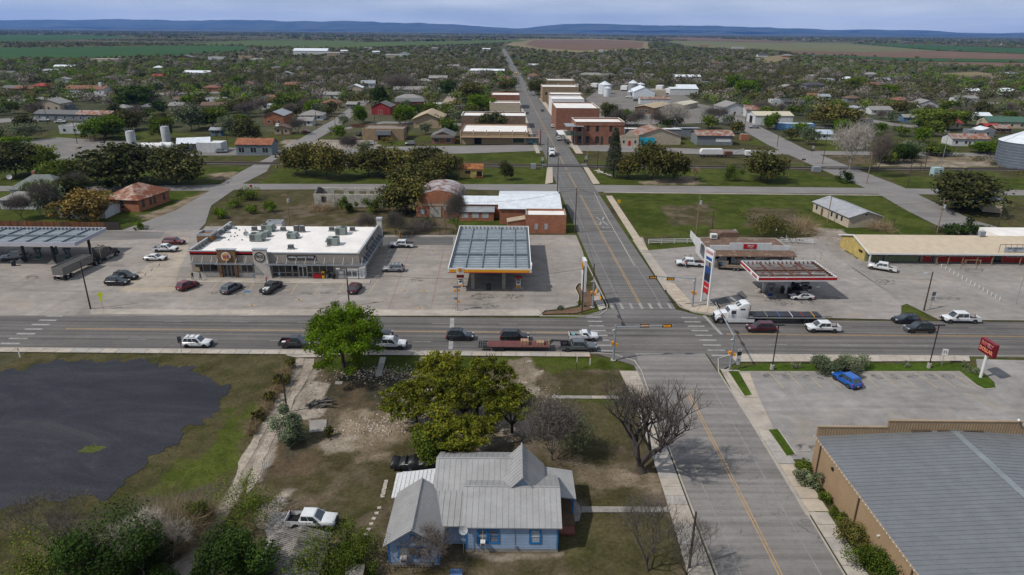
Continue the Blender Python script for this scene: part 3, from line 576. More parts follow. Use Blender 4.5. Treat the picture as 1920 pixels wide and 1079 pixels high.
slabs('pavement',[(34.0,88),(33.6,95.5)],[(36.1,88),(37.4,95.5)],2.3,WB);slabs('pavement',[(36.5,99.5),(75,100.4)],[(35.8,102.3),(76,102.3)],2.3,WK[:2])
slabs('pavement',[(-92,100.9),(-30,100.9),(13,100.9)],[(-92,102.4),(-30,102.4),(13,102.4)],2.4,WK)
slabs('pavement',[at(1110,556),at(1124,583)],[at(1120,538),at(1136,578)],1.6,WK)
slabs('pavement',[at(1240,530),at(1262,562),at(1290,583),at(1345,590)],[at(1265,533),at(1290,560),at(1300,572),at(1345,575)],1.8,WB)
slabs('pavement',[at(1112,346),at(1090,308)],[at(1125,345),at(1098,308)],2.2,WB[:1]);slabs('pavement',[at(1022,346),at(1026,314)],[at(1037,343),at(1036,314)],2.2,WB[:1]);slabs('pavement',[at(1136,368),at(1200,470)],[at(1148,368),at(1216,470)],2.4,WB)
slabs('pavement',[(36.5,250),(31,262)],[(38,250),(33,262)],3,WK[:1]);slabs('main_street_pavement',[(cx(300)+7.8,300),(cx(420)+8,420),(cx(560)+8,560)],[(cx(300)+11,300),(cx(420)+11.5,420),(cx(560)+11,560)],4.5,WB[:1]+WK[:1])
slabs('main_street_pavement',[(cx(300)-9.6,300),(cx(420)-9.6,420),(cx(520)-9.6,520)],[(cx(300)-7.8,300),(cx(420)-7.8,420),(cx(520)-7.8,520)],5,WK[1:])
# yard paths, store walk
slabs('yard_path',[at(1035,747.5),at(1185,748.5)],[at(1035,742),at(1183,743)],1.9,WK[:2],.03);slabs('yard_path',[at(1090,961),at(1265,961)],[at(1090,950),at(1262,951)],2.1,WK[1:],.03)
slabs('yard_path',[at(703,706),at(713,670)],[at(715,706),at(724,670)],2.,WK[2:],.03);slabs('yard_path',[at(776,708),at(788,670)],[at(790,708),at(797,670)],2.,WK[:1],.03)
sheet('yard_slab',[(629,716),(643,716),(641,721),(628,721)],CONCD,.05,.1);sheet('driveway_apron',[(520,656),(608,657),(604,670),(556,671),(540,668)],WALKM,.04)
sheet('yard_slab',[(578,788),(612,787),(610,810),(580,812)],CONCD,.03,.1,rough=.2,step=.5);sheet('porch_path',[(1076,935),(1088,950),(1090,962),(1086,978),(1074,980)],CONCD,.04)
sheet('store_walk',[(350,523),(695,526),(693,533),(560,533),(340,530)],WALKM,.14,.12)
sheet('planting_bed',[(1016,590),(1024,585),(1062,581),(1087,577),(1089,556),(1082,541),(1086,536),(1096,533),(1112,560),(1118,572),(1106,581),(1080,588)],soil_mat('bark_mulch',False,(.16,.10,.065)),.06)
VERGE=soil_mat('verge_turf',False,(.055,.09,.01))
sheet('grass_verge',[(1384,692),(1400,688),(1440,683),(1540,684),(1800,683),(1830,690),(1862,718),(1866,728),(1846,730),(1830,722),(1800,697),(1388,697)],VERGE,.11,.1)
sheet('grass_verge',[(1366,697),(1386,697),(1411,741),(1396,744)],VERGE,.11,.1);sheet('grass_verge',[(1441,807),(1458,806),(1491,853),(1475,856)],VERGE,.11,.1)
sheet('grass_verge',[(1492,876),(1508,873),(1545,940),(1600,1010),(1660,1079),(1700,1140),(1640,1140),(1560,1010),(1520,945)],soil_mat('bed_turf',False,(.085,.09,.035)),.09,.1,rough=.2,step=1)
mb=MB();kerb([(1386,698),(1411,742),(1396,745),(1364,698)]);kerb([(1388,698),(1800,698),(1830,723),(1846,731),(1866,729)]);kerb([(1440,808),(1474,857),(1492,854),(1459,806)])
# wheel stops
def wheel_stop(x,y,rz,label,grp,mat_=CONC):
    mb=MB();mb.prism([(-.09,0),(.09,0),(.06,.13),(-.06,.13)],-.9,.9,'y');return tag(mb.build('wheel_stop',mat_,None,(x,y,.034),rz),label,'wheel stop',grp)
w0=wheel_stop(0,0,0,'','');first=[True]
def ws(p,rz,label,grp):
    x,y=at(*p);
    if first[0]:o=w0;first[0]=False
    else:o=w0.copy();COL.objects.link(o)
    o.location=(x,y,.034);o.rotation_euler=(0,0,rz);tag(o,label,'wheel stop',grp)
for i in range(11):ws((1425+i*34.5,700.5),R(90),'concrete wheel stop in the row along the grass verge of the shop lot','wheel stops along the grass verge')
for x,y in((272,515),(284,506),(298,497),(313,481),(325,466)):ws((x,y),R(20),'concrete wheel stop in the row on the left side of the white roofed store','wheel stops left of the store')
for x,y in((730,472),(727,481),(724,490),(711,517)):ws((x,y),R(-15),'concrete wheel stop in the row on the right side of the white roofed store','wheel stops right of the store')
ws((1508,847),R(93),'concrete wheel stop lying beside the tan ribbed wall',None)
# railway
mb=MB();mb.slab([(-420,270.5-2.6,.12),(420,270.5-2.6,.12),(420,270.5+2.6,.12),(-420,270.5+2.6,.12)],.3)
rail=tag(mb.build('railway',M('ballast',(.13,.115,.105),.95,0,.4,3)),kind='structure')
mb=MB()
for k in range(int(480/.62)):x=-230+k*.62;mb.box(x-.12,x+.12,269.2,271.8,.121,.17)if abs(x-20.5)>7 else None
tag(mb.build('sleepers',M('sleeper_wood',(.05,.038,.03),.95)),kind='stuff').parent=rail
for y in(269.75,271.2):mb=MB();mb.box(-420,420,y-.06,y+.06,.17,.34);mb.build('rail',M('rusty_rail',(.075,.045,.035),.6,.3),rail)
sheet('level_crossing',[(cx(270)-9,268),(cx(270)+9,268),(cx(270)+9,273),(cx(270)-9,273)],asphalt('crossing_asphalt',(.1,.095,.09),0),.352,.25,px=False)
xx,yy=at(1585,317);sheet('level_crossing',[(xx-7,268),(xx+9,268),(xx+5,273),(xx-9,273)],bpy.data.materials['crossing_asphalt'],.352,.25,px=False)
# ================================================================ building kit
def ribmetal(name,col,rough=.5,metal=.15,amt=.2):return M(name,col,rough,metal,amt,.6,streak=False)
def brickm(name,c1,c2,mortar=(.33,.29,.25),bw=.45,rh=.15):
    t=NT(name);g=t.n('ShaderNodeNewGeometry');sx=t.n('ShaderNodeSeparateXYZ');tc_=t.n('ShaderNodeTexCoord');t.l(tc_.outputs['Object'],sx.inputs[0])
    cm=t.n('ShaderNodeCombineXYZ');t.l(t.math('ADD',sx.outputs[0],sx.outputs[1]),cm.inputs[0]);t.l(sx.outputs[2],cm.inputs[1])
    br=t.n('ShaderNodeTexBrick');br.inputs['Scale'].default_value=1;br.inputs['Brick Width'].default_value=bw;br.inputs['Row Height'].default_value=rh;br.inputs['Mortar Size'].default_value=.012;br.inputs['Color1'].default_value=(*c1,1);br.inputs['Color2'].default_value=(*c2,1);br.inputs['Mortar'].default_value=(*mortar,1);t.l(cm.outputs[0],br.inputs['Vector'])
    n_=t.noise(.5,5,.7,t.pos());c=t.mix(br.outputs['Color'],t.ramp(n_,[(.3,.75),(.7,1.15)]),1,'MULTIPLY');t.bump(br.outputs['Fac'],.3,.01);return t.done(c,.9,0,.15)
def rust(name,base,rst=(.22,.085,.04),thr=.5,scale=.45,stripe=None):
    t=NT(name);v=t.pos((1,1,1)if stripe is None else stripe,obj=True);a=t.noise(scale,5,.7,v,.3);b=t.noise(4,4,.7,t.pos(obj=True))
    c=t.mix(tuple(base),tuple(rst),t.ramp(a,[(thr-.08,0.),(thr+.08,1.)]));c=t.mix(c,t.ramp(b,[(.3,.8),(.7,1.15)]),1,'MULTIPLY');return t.done(c,.7,.15,.2)
BR_RED=brickm('red_brick',(.30,.105,.055),(.24,.085,.045));BR_ORG=brickm('orange_brick',(.42,.145,.06),(.33,.11,.05));BR_TAN=brickm('tan_brick',(.34,.235,.13),(.28,.19,.105));BR_BRN=brickm('brown_brick',(.22,.135,.085),(.17,.105,.07))
STUC=M('grey_stucco',(.33,.29,.25),.95,0,.12,.5);WSTUC=M('white_stucco',(.62,.60,.57),.95,0,.18,.5);CREAM=M('cream_siding',(.52,.44,.33),.85,0,.2);TANW=M('tan_wall',(.45,.34,.22),.9,0,.2);WROOF=M('white_membrane_roof',(.84,.80,.76),.8,0,.14,.25)
WHW=M('white_siding',(.60,.61,.61),.8,0,.2,streak=True);GRM=ribmetal('grey_metal_sheet',(.34,.36,.38));WMET=ribmetal('white_metal_sheet',(.80,.84,.88));TINR=rust('rusty_tin',(.35,.33,.31),(.26,.10,.05),.47);REDR=rust('red_rust_roof',(.30,.12,.07),(.2,.075,.045),.5,.8)
SHG=[M('shingle_'+n_,c_,.95,0,.3,1.5)for n_,c_ in(('grey',(.16,.16,.16)),('brown',(.16,.105,.075)),('pale',(.29,.28,.265)),('dark',(.07,.07,.075)),('rust',(.23,.11,.07)))]
BLUEW=M('blue_siding',(.12,.2,.3),.8);REDW=M('red_barn_siding',(.30,.03,.03),.8,streak=True);YELW=M('yellow_wall',(.55,.42,.14),.8,0,.3);GREENR=M('green_roof',(.06,.13,.09),.6);GRYW=M('grey_siding',(.2,.22,.24),.8);WOODW=M('brown_wood',(.13,.08,.045),.9,0,.3,2,streak=True)
TRIMW=M('white_trim',(.68,.68,.68),.6,0,.08)
def faceframe(face,w,d):
    """origin, u direction and outward normal of one wall"""
    return{'f':((0,0),(1,0),(0,-1)),'b':((w,d),(-1,0),(0,1)),'l':((0,d),(0,-1),(-1,0)),'r':((w,0),(0,1),(1,0))}[face]
def onface(face,w,d,u,n,z):
    o,du,dn=faceframe(face,w,d);return(o[0]+du[0]*u+dn[0]*n,o[1]+du[1]*u+dn[1]*n,z)
def fbox(mb,face,w,d,u0,u1,n0,n1,z0,z1,mi=0):
    a=onface(face,w,d,u0,n0,z0);b=onface(face,w,d,u1,n1,z1)
    mb.box(min(a[0],b[0]),max(a[0],b[0]),min(a[1],b[1]),max(a[1],b[1]),z0,z1,mi)
WMESH={}
def window(parent,face,w,d,u,z,ww,wh,frame=TRIMW,pane=GLASS,bars=0,simple=False,fw=.08,dep=.05,name='window'):
    """u, z = lower left corner on the wall; simple = frame and pane in one mesh"""
    mb=MB();o_=mb
    fbox(mb,face,w,d,u-fw,u+ww+fw,0,dep,z-fw,z);fbox(mb,face,w,d,u-fw,u+ww+fw,0,dep,z+wh,z+wh+fw);fbox(mb,face,w,d,u-fw,u,0,dep,z,z+wh);fbox(mb,face,w,d,u+ww,u+ww+fw,0,dep,z,z+wh)
    for k in range(bars):uu=u+ww*(k+1)/(bars+1);fbox(mb,face,w,d,uu-fw*.4,uu+fw*.4,0,dep*.9,z,z+wh)
    if simple:fbox(mb,face,w,d,u,u+ww,0,dep*.4,z,z+wh,1);return mb.build(name,[frame,pane],parent)
    a=mb.build(name,frame,parent);p=MB();fbox(p,face,w,d,u,u+ww,0,dep*.4,z,z+wh);p.build('pane',pane,a);return a
def roofs(mb,kind,w,d,h,rise,ov,t=.12,ribs=0,rh=.05,rw=.06,mi=0):
    x0,x1,y0,y1=-ov,w+ov,-ov,d+ov;planes=[]
    if kind=='gable_x':
        s=rise/(d/2);e=h-s*ov;ym=d/2;planes=[[(x0,y0,e),(x1,y0,e),(x1,ym,h+rise),(x0,ym,h+rise)],[(x1,y1,e),(x0,y1,e),(x0,ym,h+rise),(x1,ym,h+rise)]]
    elif kind=='gable_y':
        s=rise/(w/2);e=h-s*ov;xm=w/2;planes=[[(x0,y1,e),(x0,y0,e),(xm,y0,h+rise),(xm,y1,h+rise)],[(x1,y0,e),(x1,y1,e),(xm,y1,h+rise),(xm,y0,h+rise)]]
    elif kind=='hip':
        k=min(w,d)/2+ov;s=rise/(min(w,d)/2);e=h-s*ov;T=h+rise
        if w>=d:a,b=(x0+k,d/2,T),(x1-k,d/2,T);planes=[[(x0,y0,e),(x1,y0,e),b,a],[(x1,y1,e),(x0,y1,e),a,b],[(x1,y0,e),(x1,y1,e),b],[(x0,y1,e),(x0,y0,e),a]]
        else:a,b=(w/2,y0+k,T),(w/2,y1-k,T);planes=[[(x0,y0,e),(x1,y0,e),a],[(x1,y1,e),(x0,y1,e),b],[(x1,y0,e),(x1,y1,e),b,a],[(x0,y1,e),(x0,y0,e),a,b]]
    elif kind=='shed':planes=[[(x0,y0,h),(x1,y0,h),(x1,y1,h+rise),(x0,y1,h+rise)]]
    elif kind=='shed_b':planes=[[(x0,y0,h+rise),(x1,y0,h+rise),(x1,y1,h),(x0,y1,h)]]
    elif kind=='shed_r':planes=[[(x0,y0,h),(x1,y0,h+rise),(x1,y1,h+rise),(x0,y1,h)]]
    for P in planes:
        mb.slab(P,t,mi)
        if ribs:
            a,b=Vector(P[0]),Vector(P[1]);top=(Vector(P[2])+Vector(P[-1]))/2 if len(P)==4 else Vector(P[2]);ln=(b-a).length;ux=(b-a)/ln;upv=top-a;upv=upv-ux*upv.dot(ux);nn=ux.cross(upv).normalized()
            ia=(Vector(P[-1])-a).dot(ux)if len(P)==4 else(top-a).dot(ux);ib=(b-Vector(P[2])).dot(ux);s_=ribs/2
            while s_<ln:
                f=min(1,s_/ia if ia>.05 else 1,(ln-s_)/ib if ib>.05 else 1);c0=a+ux*s_;c1=c0+upv*f;q_=[c0-ux*rw/2,c0+ux*rw/2,c1+ux*rw/2,c1-ux*rw/2]
                n=len(mb.v);mb.v+=[tuple(v_)for v_ in q_]+[tuple(v_+nn*rh)for v_ in q_]
                for f_ in((4,5,6,7),(0,1,5,4),(1,2,6,5),(3,0,4,7)):mb.f.append(tuple(n+i for i in f_));mb.m.append(mi)
                s_+=ribs
    return planes
def walls(mb,kind,w,d,h,rise,para=0,pt=.25,mi=0):
    if kind=='flat':
        mb.box(0,w,0,d,-.2,h-.25,mi)
        if para:
            for x0,x1,y0,y1 in((0,w,0,pt),(0,w,d-pt,d),(0,pt,pt,d-pt),(w-pt,w,pt,d-pt)):mb.box(x0,x1,y0,y1,h-.25,h+para,mi)
        return
    t=.1
    if kind=='gable_x':
        for x0,x1 in((0,.2),(w-.2,w)):mb.prism([(0,-.2),(d,-.2),(d,h-t),(d/2,h+rise-t),(0,h-t)],x0,x1,'x',mi)
        mb.box(.2,w-.2,0,.2,-.2,h-t,mi);mb.box(.2,w-.2,d-.2,d,-.2,h-t,mi)
    elif kind=='gable_y':
        for y0,y1 in((0,.2),(d-.2,d)):mb.prism([(0,-.2),(w,-.2),(w,h-t),(w/2,h+rise-t),(0,h-t)],y0,y1,'y',mi)
        mb.box(0,.2,.2,d-.2,-.2,h-t,mi);mb.box(w-.2,w,.2,d-.2,-.2,h-t,mi)
    elif kind in('shed','shed_b','shed_r'):
        if kind=='shed_r':mb.prism([(0,-.2),(w,-.2),(w,h+rise-t),(0,h-t)],0,d,'y',mi)
        else:a,b=(0,rise)if kind=='shed' else(rise,0);mb.prism([(0,-.2),(d,-.2),(d,h+b-t),(0,h+a-t)],0,w,'x',mi)
    else:mb.box(0,w,0,d,-.2,h-t,mi)
def bld(name,label,cat,org,rz,w,d,h,roof='gable_x',rise=1.2,ov=.4,wall=WHW,rmat=GRM,ribs=0,para=.5,wins=(),doors=(),group=None,simple=True,wframe=TRIMW,pane=GLASS,doorm=None,coping=None,rh=.05):
    t=thing(name,label,cat,org,rz,group);mb=MB();walls(mb,roof,w,d,h,rise,para);mb.build('wall',wall,t)
    if roof=='flat':
        mb=MB();mb.box(.25,w-.25,.25,d-.25,h-.26,h-.1);r=mb.build('roof',rmat,t)
        if coping:mb=MB();e=.06;[mb.box(x0,x1,y0,y1,h+para,h+para+.08)for x0,x1,y0,y1 in((-e,w+e,-e,.3),(-e,w+e,d-.3,d+e),(-e,.3,.3,d-.3),(w-.3,w+e,.3,d-.3))];mb.build('coping',coping,t)
    else:mb=MB();roofs(mb,roof,w,d,h,rise,ov,ribs=ribs,rh=rh);r=mb.build('roof',rmat,t)
    for q in wins:
        f,u,z,ww,wh=q[:5];window(t,f,w,d,u,z,ww,wh,wframe,pane,simple=simple,bars=q[5]if len(q)>5 else 0)
    for q in doors:
        f,u,dw,dh=q[:4];mb=MB();fbox(mb,f,w,d,u,u+dw,0,.05,0,dh);mb.build('door',q[4]if len(q)>4 else(doorm or WOODW),t)
    return t
def org(bl,br):
    a=Vector(at(*bl));b=Vector(at(*br));return tuple(a),math.atan2(b.y-a.y,b.x-a.x),(b-a).length
def ap(t,name,mat_,*boxes,**kw):
    mb=MB();[mb.box(*b)for b in boxes];return mb.build(name,mat_,t,**kw)
# ================================================================ blue farmhouse in the foreground
HB=M('house_blue_siding',(.27,.36,.50),.7,0,.14);HT=M('house_bright_blue_trim',(.025,.17,.42),.5,0,.1);HR=ribmetal('house_grey_roof',(.36,.355,.35),.5,.1,.16);HRW=rust('house_white_roof',(.62,.62,.62),(.12,.11,.1),.71,1.1);BRNP=M('brown_blind',(.10,.04,.02),.7);CURT=M('white_curtain',(.42,.46,.46),.8,0,.3,6)
hx,hy=0.0,54.
t=thing('farmhouse','blue clapboard farmhouse with bright blue trim and grey ribbed metal roofs in the foreground','house',(hx,hy),0)
def clap(mb,x0,x1,y0,y1,z0,z1,step=.2):
    mb.box(x0,x1,y0,y1,z0,z1)
def boards(face,w_,d_,u0,u1,z0,z1,par,loc,skip=(),step=.19):
    """lapped boards: each course stands proud of the one above"""
    mb=MB();z=z0
    o_,du,dn=faceframe(face,w_,d_)
    while z<z1-.02:
        zt=min(z+step,z1);P=[(u0,.05,z),(u1,.05,z),(u1,.012,zt),(u0,.012,zt),(u0,0,z),(u1,0,z)];q_=[onface(face,w_,d_,a,b,c)for a,b,c in P]
        mb.face([q_[0],q_[1],q_[2],q_[3]]);mb.face([q_[4],q_[5],q_[1],q_[0]]);z+=step
    return mb.build('clapboard',HB,par,loc)
# right wing  x -3.1..5.0 , front y 56.1 ; eaves z 3.4
def wing(name,x0,y0,w,d,h,kind,rise,ov,found=.35,sid='flr'):
    mb=MB();walls(mb,kind,w,d,h,rise);wl=mb.build('wall',HB,t,(x0,y0,0))
    if 'f' in sid:boards('f',w,d,0,w,found,h-.1,t,(x0,y0,0))
    mb=MB();mb.box(-.02,w+.02,-.03,d+.02,-.1,found-.05);mb.build('foundation',CONCD,t,(x0,y0,0))
    mb=MB();roofs(mb,kind,w,d,h,rise,ov,ribs=.62,rh=.035,rw=.07);mb.build('roof',HR,t,(x0,y0,0));return wl
hx0,hy0=-4.5,2.1
wing('right',hx0,hy0,9.4,8.0,3.35,'gable_x',1.6,.35)
def cap(p0,p1,r=.09):mb=MB();mb.cyl(p0,p1,r,seg=6);mb.build('ridge_cap',HR,t)
cap((hx0-.3,hy0+4,4.97),(hx0+9.7,hy0+4,4.97))
for ux,ww,panes in((1.35,.75,'w'),(2.45,.8,'b'),(6.65,.85,'c')):
    f=window(t,'f',0,0,ux,1.2,ww,1.5,HT,{'w':GLASS,'b':BRNP,'c':CURT}[panes],fw=.2,dep=.1);f.location=(hx0,hy0,0)
    mb=MB();mb.box(ux,ux+ww,-.09,-.06,1.92,1.97)
    if panes=='w':mb.box(ux+ww/2-.02,ux+ww/2+.02,-.08,-.06,1.2,2.7)
    mb.build('muntin',TRIMW if panes!='b' else HT,f)
for x in(hx0,hx0+9.28):ap(t,'corner_board',HT,(x-.02,x+.14,hy0-.08,hy0-.0,.3,3.3))
ac=ap(t,'window_air_conditioner',TRIMW,(hx0+1.5,hx0+2.0,hy0-.55,hy0-.08,1.1,1.5));mb=MB();mb.box(hx0+1.55,hx0+1.95,hy0-.565,hy0-.55,1.15,1.35);mb.build('grille',BLACKP,ac)
ap(t,'service_box',LEAD,(hx0+5.0,hx0+5.2,hy0-.2,hy0-.08,.5,.8));ap(t,'conduit',LEAD,(hx0+5.0,hx0+5.04,hy0-.08,hy0-.04,.7,3.2))
def blk(kind,x,y,w_,d_,h_,rise_,ov_,rib=.62):
    mb=MB();walls(mb,kind,w_,d_,h_,rise_);mb.build('wall',HB,t,(x,y,0));mb=MB();roofs(mb,kind,w_,d_,h_,rise_,ov_,ribs=rib,rw=.07,rh=.035);return mb.build('roof',HR,t,(x,y,0))
blk('gable_y',-1.05,6.2,4.6,5.7,3.8,2.4,.3);cap((1.25,5.8,6.22),(1.25,12.3,6.22))
blk('gable_x',-8.0,7.1,9.0,7.4,3.45,1.75,.3);cap((-8.3,10.8,5.22),(1.2,10.8,5.22))
mb=MB();walls(mb,'shed',3.3,4.2,2.7,.6);mb.build('wall',HB,t,(-7.85,3.2,0));boards('f',3.3,4,0,3.3,.3,2.6,t,(-7.85,3.2,0));mb=MB();roofs(mb,'shed',3.3,4.6,2.75,.75,.1,ribs=.62,rw=.07);mb.build('roof',HR,t,(-7.9,2.6,0))
window(t,'f',0,0,0,1.6,.4,.7,HT,GLASS,fw=.12,dep=.1).location=(-6.95,3.2,0)
lx,ly,lw,ld=-12.05,0.15,5.0,7.4
mb=MB();walls(mb,'gable_y',lw,ld,2.75,1.75);mb.build('wall',HB,t,(lx,ly,0));boards('f',lw,ld,0,lw,.3,2.7,t,(lx,ly,0))
mb=MB();roofs(mb,'gable_y',lw,ld,2.85,1.75,.42,ribs=.3,rw=.05,rh=.04);mb.build('roof',HR,t,(lx,ly,0));cap((lx+lw/2,ly-.4,4.63),(lx+lw/2,ly+ld+.4,4.63))
f=window(t,'f',lw,ld,1.1,1.0,2.9,1.15,HT,BRNP,fw=.16,dep=.1,bars=2);f.location=(lx,ly,0);mb=MB();mb.box(1.1,1.98,-.065,-.045,1.0,2.15);mb.build('pane',CURT,f)
for k in range(3):mb=MB();mb.box(1.25+k*.3,1.29+k*.3,-.08,-.065,1.0,2.15);mb.build('muntin',HT,f)
for x in(lx,lx+lw-.13):ap(t,'corner_board',HT,(x-.02,x+.13,ly-.08,ly,.2,2.75))
ac=ap(t,'window_air_conditioner',TRIMW,(lx+1.2,lx+1.85,ly-.6,ly-.1,.75,1.2));mb=MB();mb.box(lx+1.27,lx+1.77,ly-.615,ly-.6,.8,1.02);mb.build('grille',BLACKP,ac)
ap(t,'gable_vent',HT,(lx+lw/2-.28,lx+lw/2+.28,ly-.07,ly,3.15,3.65));ap(t,'gable_vent_louvre',LEAD,(lx+lw/2-.2,lx+lw/2+.2,ly-.09,ly-.07,3.22,3.58))
LATM=M('lattice_wood',(.30,.24,.19),.9)
for k in range(13):ap(t,'lattice_post',LATM,(lx+.5+k*.32,lx+.54+k*.32,ly-.45,ly-.41,.0,.5))
for z in(.05,.25,.45):ap(t,'lattice_rail',LATM,(lx+.4,lx+4.6,ly-.4,ly-.36,z,z+.05))
mb=MB();walls(mb,'shed',4.6,4.0,2.4,.5);mb.build('wall',HB,t,(-12.3,7.6,0));mb=MB();mb.slab([(-12.9,7.2,2.55),(-7.9,7.2,3.2),(-7.9,11.5,3.4),(-12.95,11.3,2.8)],.1);pr0=mb.build('porch_roof',HRW,t)
for k in range(11):mb=MB();x=-12.7+k*.46;z=2.62+(x+12.9)*.125;mb.slab([(x,7.25,z),(x+.06,7.25,z),(x+.06,11.35,z+.22),(x,11.35,z+.22)],.05);mb.build('roof_rib',HRW,t)
pr_=thing('porch',None,None);pr_.parent=t
mb=MB();mb.slab([(4.3,7.1,3.05),(7.15,7.2,2.6),(7.1,12.3,2.6),(3.7,12.3,3.15)],.12);mb.build('porch_roof',HR,pr_)
for y in(7.5,9.7,12.0):ap(pr_,'porch_post',HT,(6.75,6.95,y,y+.2,.3,2.5))
ap(pr_,'porch_beam',HT,(6.75,7.0,7.3,12.2,2.25,2.45));ap(pr_,'porch_floor',WOODW,(3.5,7.0,5.6,12.2,0,.4));ap(pr_,'porch_step',M('red_step',(.2,.07,.05)),(5.2,6.9,4.5,5.6,0,.3));mb=MB();walls(mb,'shed',1.2,6,2.9,.1);mb.build('wall',HB,pr_,(3.5,6.2,0))
def dish(name,label,loc,rz,r=.42,pole=1.0,parent=None):
    t_=thing(name,label,'satellite dish',loc,rz);mb=MB();mb.cyl((0,0,0),(0,0,pole),.035,seg=6);mb.build('mast',LEAD,t_)
    mb=MB();mb.lathe([(.01,0),(r*.6,.05),(r,.14),(r*1.02,.13),(r*.6,.03),(.01,-.02)],14);mb.xform(Matrix.Translation((0,-.05,pole))@Matrix.Rotation(R(60),4,'X'));mb.build('reflector',M('dish_grey',(.42,.43,.44),.5),t_,smooth=40)
    mb=MB();mb.cyl((0,-.1,pole-.1),(0,-.5,pole+.05),.02,seg=5);mb.build('feed_arm',LEAD,t_);return t_
dish('satellite_dish','grey satellite dish standing beside the corner of the blue farmhouse',(-4.7,hy+1.6,0),.2,.45,3.05)
# ================================================================ country store with burger counter
bl,rz,w=org((363,523),(684,524));w=36.0;rz=0;bl=(-68.6,138.2);d=22.6
t=thing('country_store','long white roofed store with grey stucco front, burger counter and metal awnings','store',bl,rz)
store=t;mb=MB();mb.box(0,w,0,d,-.2,4.9);mb.box(0,16,0,.3,4.9,5.7);mb.box(0,w,.0,.3,4.9,5.4);mb.box(w-.3,w,.3,d,4.9,5.5);mb.box(0,.3,.3,d,4.9,6.0);mb.build('wall',STUC,t)
mb=MB();mb.box(.3,w-.3,.3,d,4.9,5.0);mb.build('roof',WROOF,t)
CAPM=M('grey_coping',(.42,.44,.47),.5);ap(t,'coping',CAPM,(16,w+.1,-.1,.35,5.4,5.55),(w-.35,w+.1,.35,d,5.5,5.65),(-.1,13.6,-.1,.35,5.7,5.8),(-.1,.35,.35,d+.1,6.0,6.12))
ap(t,'red_band',RED,(-.02,5.9,-.05,0,5.25,5.6));ap(t,'red_band',RED,(10.0,13.6,-.05,0,5.25,5.6))
WDCL=M('wood_cladding',(.24,.13,.06),.7,0,.3,1.5);ST=M('pale_limestone',(.55,.51,.46),.95,0,.2,2.5,bump=.5)
mb=MB();mb.box(6.0,9.9,-.55,0,3.2,6.2);mb.box(6.0,6.6,-.55,0,0,3.2);mb.box(9.4,9.9,-.55,0,0,3.2);mb.build('wood_portal',WDCL,t)
ap(t,'coping',CAPM,(5.85,10.05,-.65,.3,6.2,6.35));mb=MB();mb.prism([(13.7,-.1),(17.2,-.1),(16.5,6.35),(13.7,6.35)],-.75,0,'y');mb.build('stone_pier',ST,t);ap(t,'coping',CAPM,(13.55,16.65,-.85,.3,6.35,6.5));ap(t,'stone_plinth',ST,(0,6,-.12,0,-.1,.95));ap(t,'stone_plinth',ST,(9.9,13.7,-.12,0,-.1,.95))
# round burger emblem
em=thing('burger_emblem',None,None);em.parent=t;em.location=(7.95,-.62,4.75)
def disc(mb,r,y0,y1,seg=32,sx=1,sz=1,cx_=0,cz=0,a0=0,a1=360,mi=0):
    n_=seg;P=[(cx_+r*sx*math.cos(R(a0+(a1-a0)*i/n_)),cz+r*sz*math.sin(R(a0+(a1-a0)*i/n_)))for i in range(n_ if a1-a0>=360 else n_+1)];mb.prism(P,y0,y1,'y',mi)
mb=MB();disc(mb,1.06,-.12,0);mb.build('emblem_rim',M('blue_rim',(.25,.32,.42)),em);mb=MB();disc(mb,.98,-.16,-.12);mb.build('emblem_face',M('cream_face',(.8,.74,.62),.5,0,.05),em)
YB=M('bun_yellow',(.72,.36,.03),.5,0,.1);mb=MB();disc(mb,.68,-.2,-.16,20,1.0,.75,0,.36,15,165);disc(mb,.68,-.2,-.16,20,1.0,.75,0,-.36,195,345);mb.build('bun',YB,em)
mb=MB();P=[(.98*math.cos(R(a)),.98*math.sin(R(a)))for a in range(240,345,8)]+[(.80*math.cos(R(a)),.80*math.sin(R(a)))for a in range(343,238,-8)];mb.prism(P,-.19,-.16,'y');mb.build('blue_swoosh',M('emblem_blue',(.02,.05,.25)),em)
lettering('BURGER',.40,RED,em,(0,-.2,.2),bold=.012);lettering('KING',.56,RED,em,(0.02,-.2,-.22),bold=.015)
em=thing('round_emblem',None,None);em.parent=t;em.location=(15.1,-.78,4.75);mb=MB()
P=[(1.1*math.cos(R(a)),1.1*math.sin(R(a)))for a in range(0,361,10)]
for i in range(36):a0,a1=R(i*10),R(i*10+10);mb.prism([(1.12*math.cos(a0),1.12*math.sin(a0)),(1.12*math.cos(a1),1.12*math.sin(a1)),(.96*math.cos(a1),.96*math.sin(a1)),(.96*math.cos(a0),.96*math.sin(a0))],-.06,0,'y')
BLK=M('black_sign',(.02,.02,.02),.5);mb.build('ring',BLK,em);lettering('SCS',.85,BLK,em,(0,-.04,.08),bold=.02)
for x in(-.42,0,.42):mb=MB();disc(mb,.1 if x==0 else.06,-.05,0,8,1,1,x,-.62);mb.build('dot',BLK,em)
sg=ap(t,'name_board',BLK,(20.7,26.7,-.15,0,4.1,5.0));lettering('SABINAL COUNTRY STORE',.52,WHITE,sg,(23.7,-.17,4.55),bold=.008,sx=.84)
sg=ap(t,'name_board',BLK,(w,w+.15,7.5,15,3.9,4.8));lettering('COUNTRY STORE',.6,WHITE,sg,(w+.17,11.2,4.35),(R(90),0,R(90)))
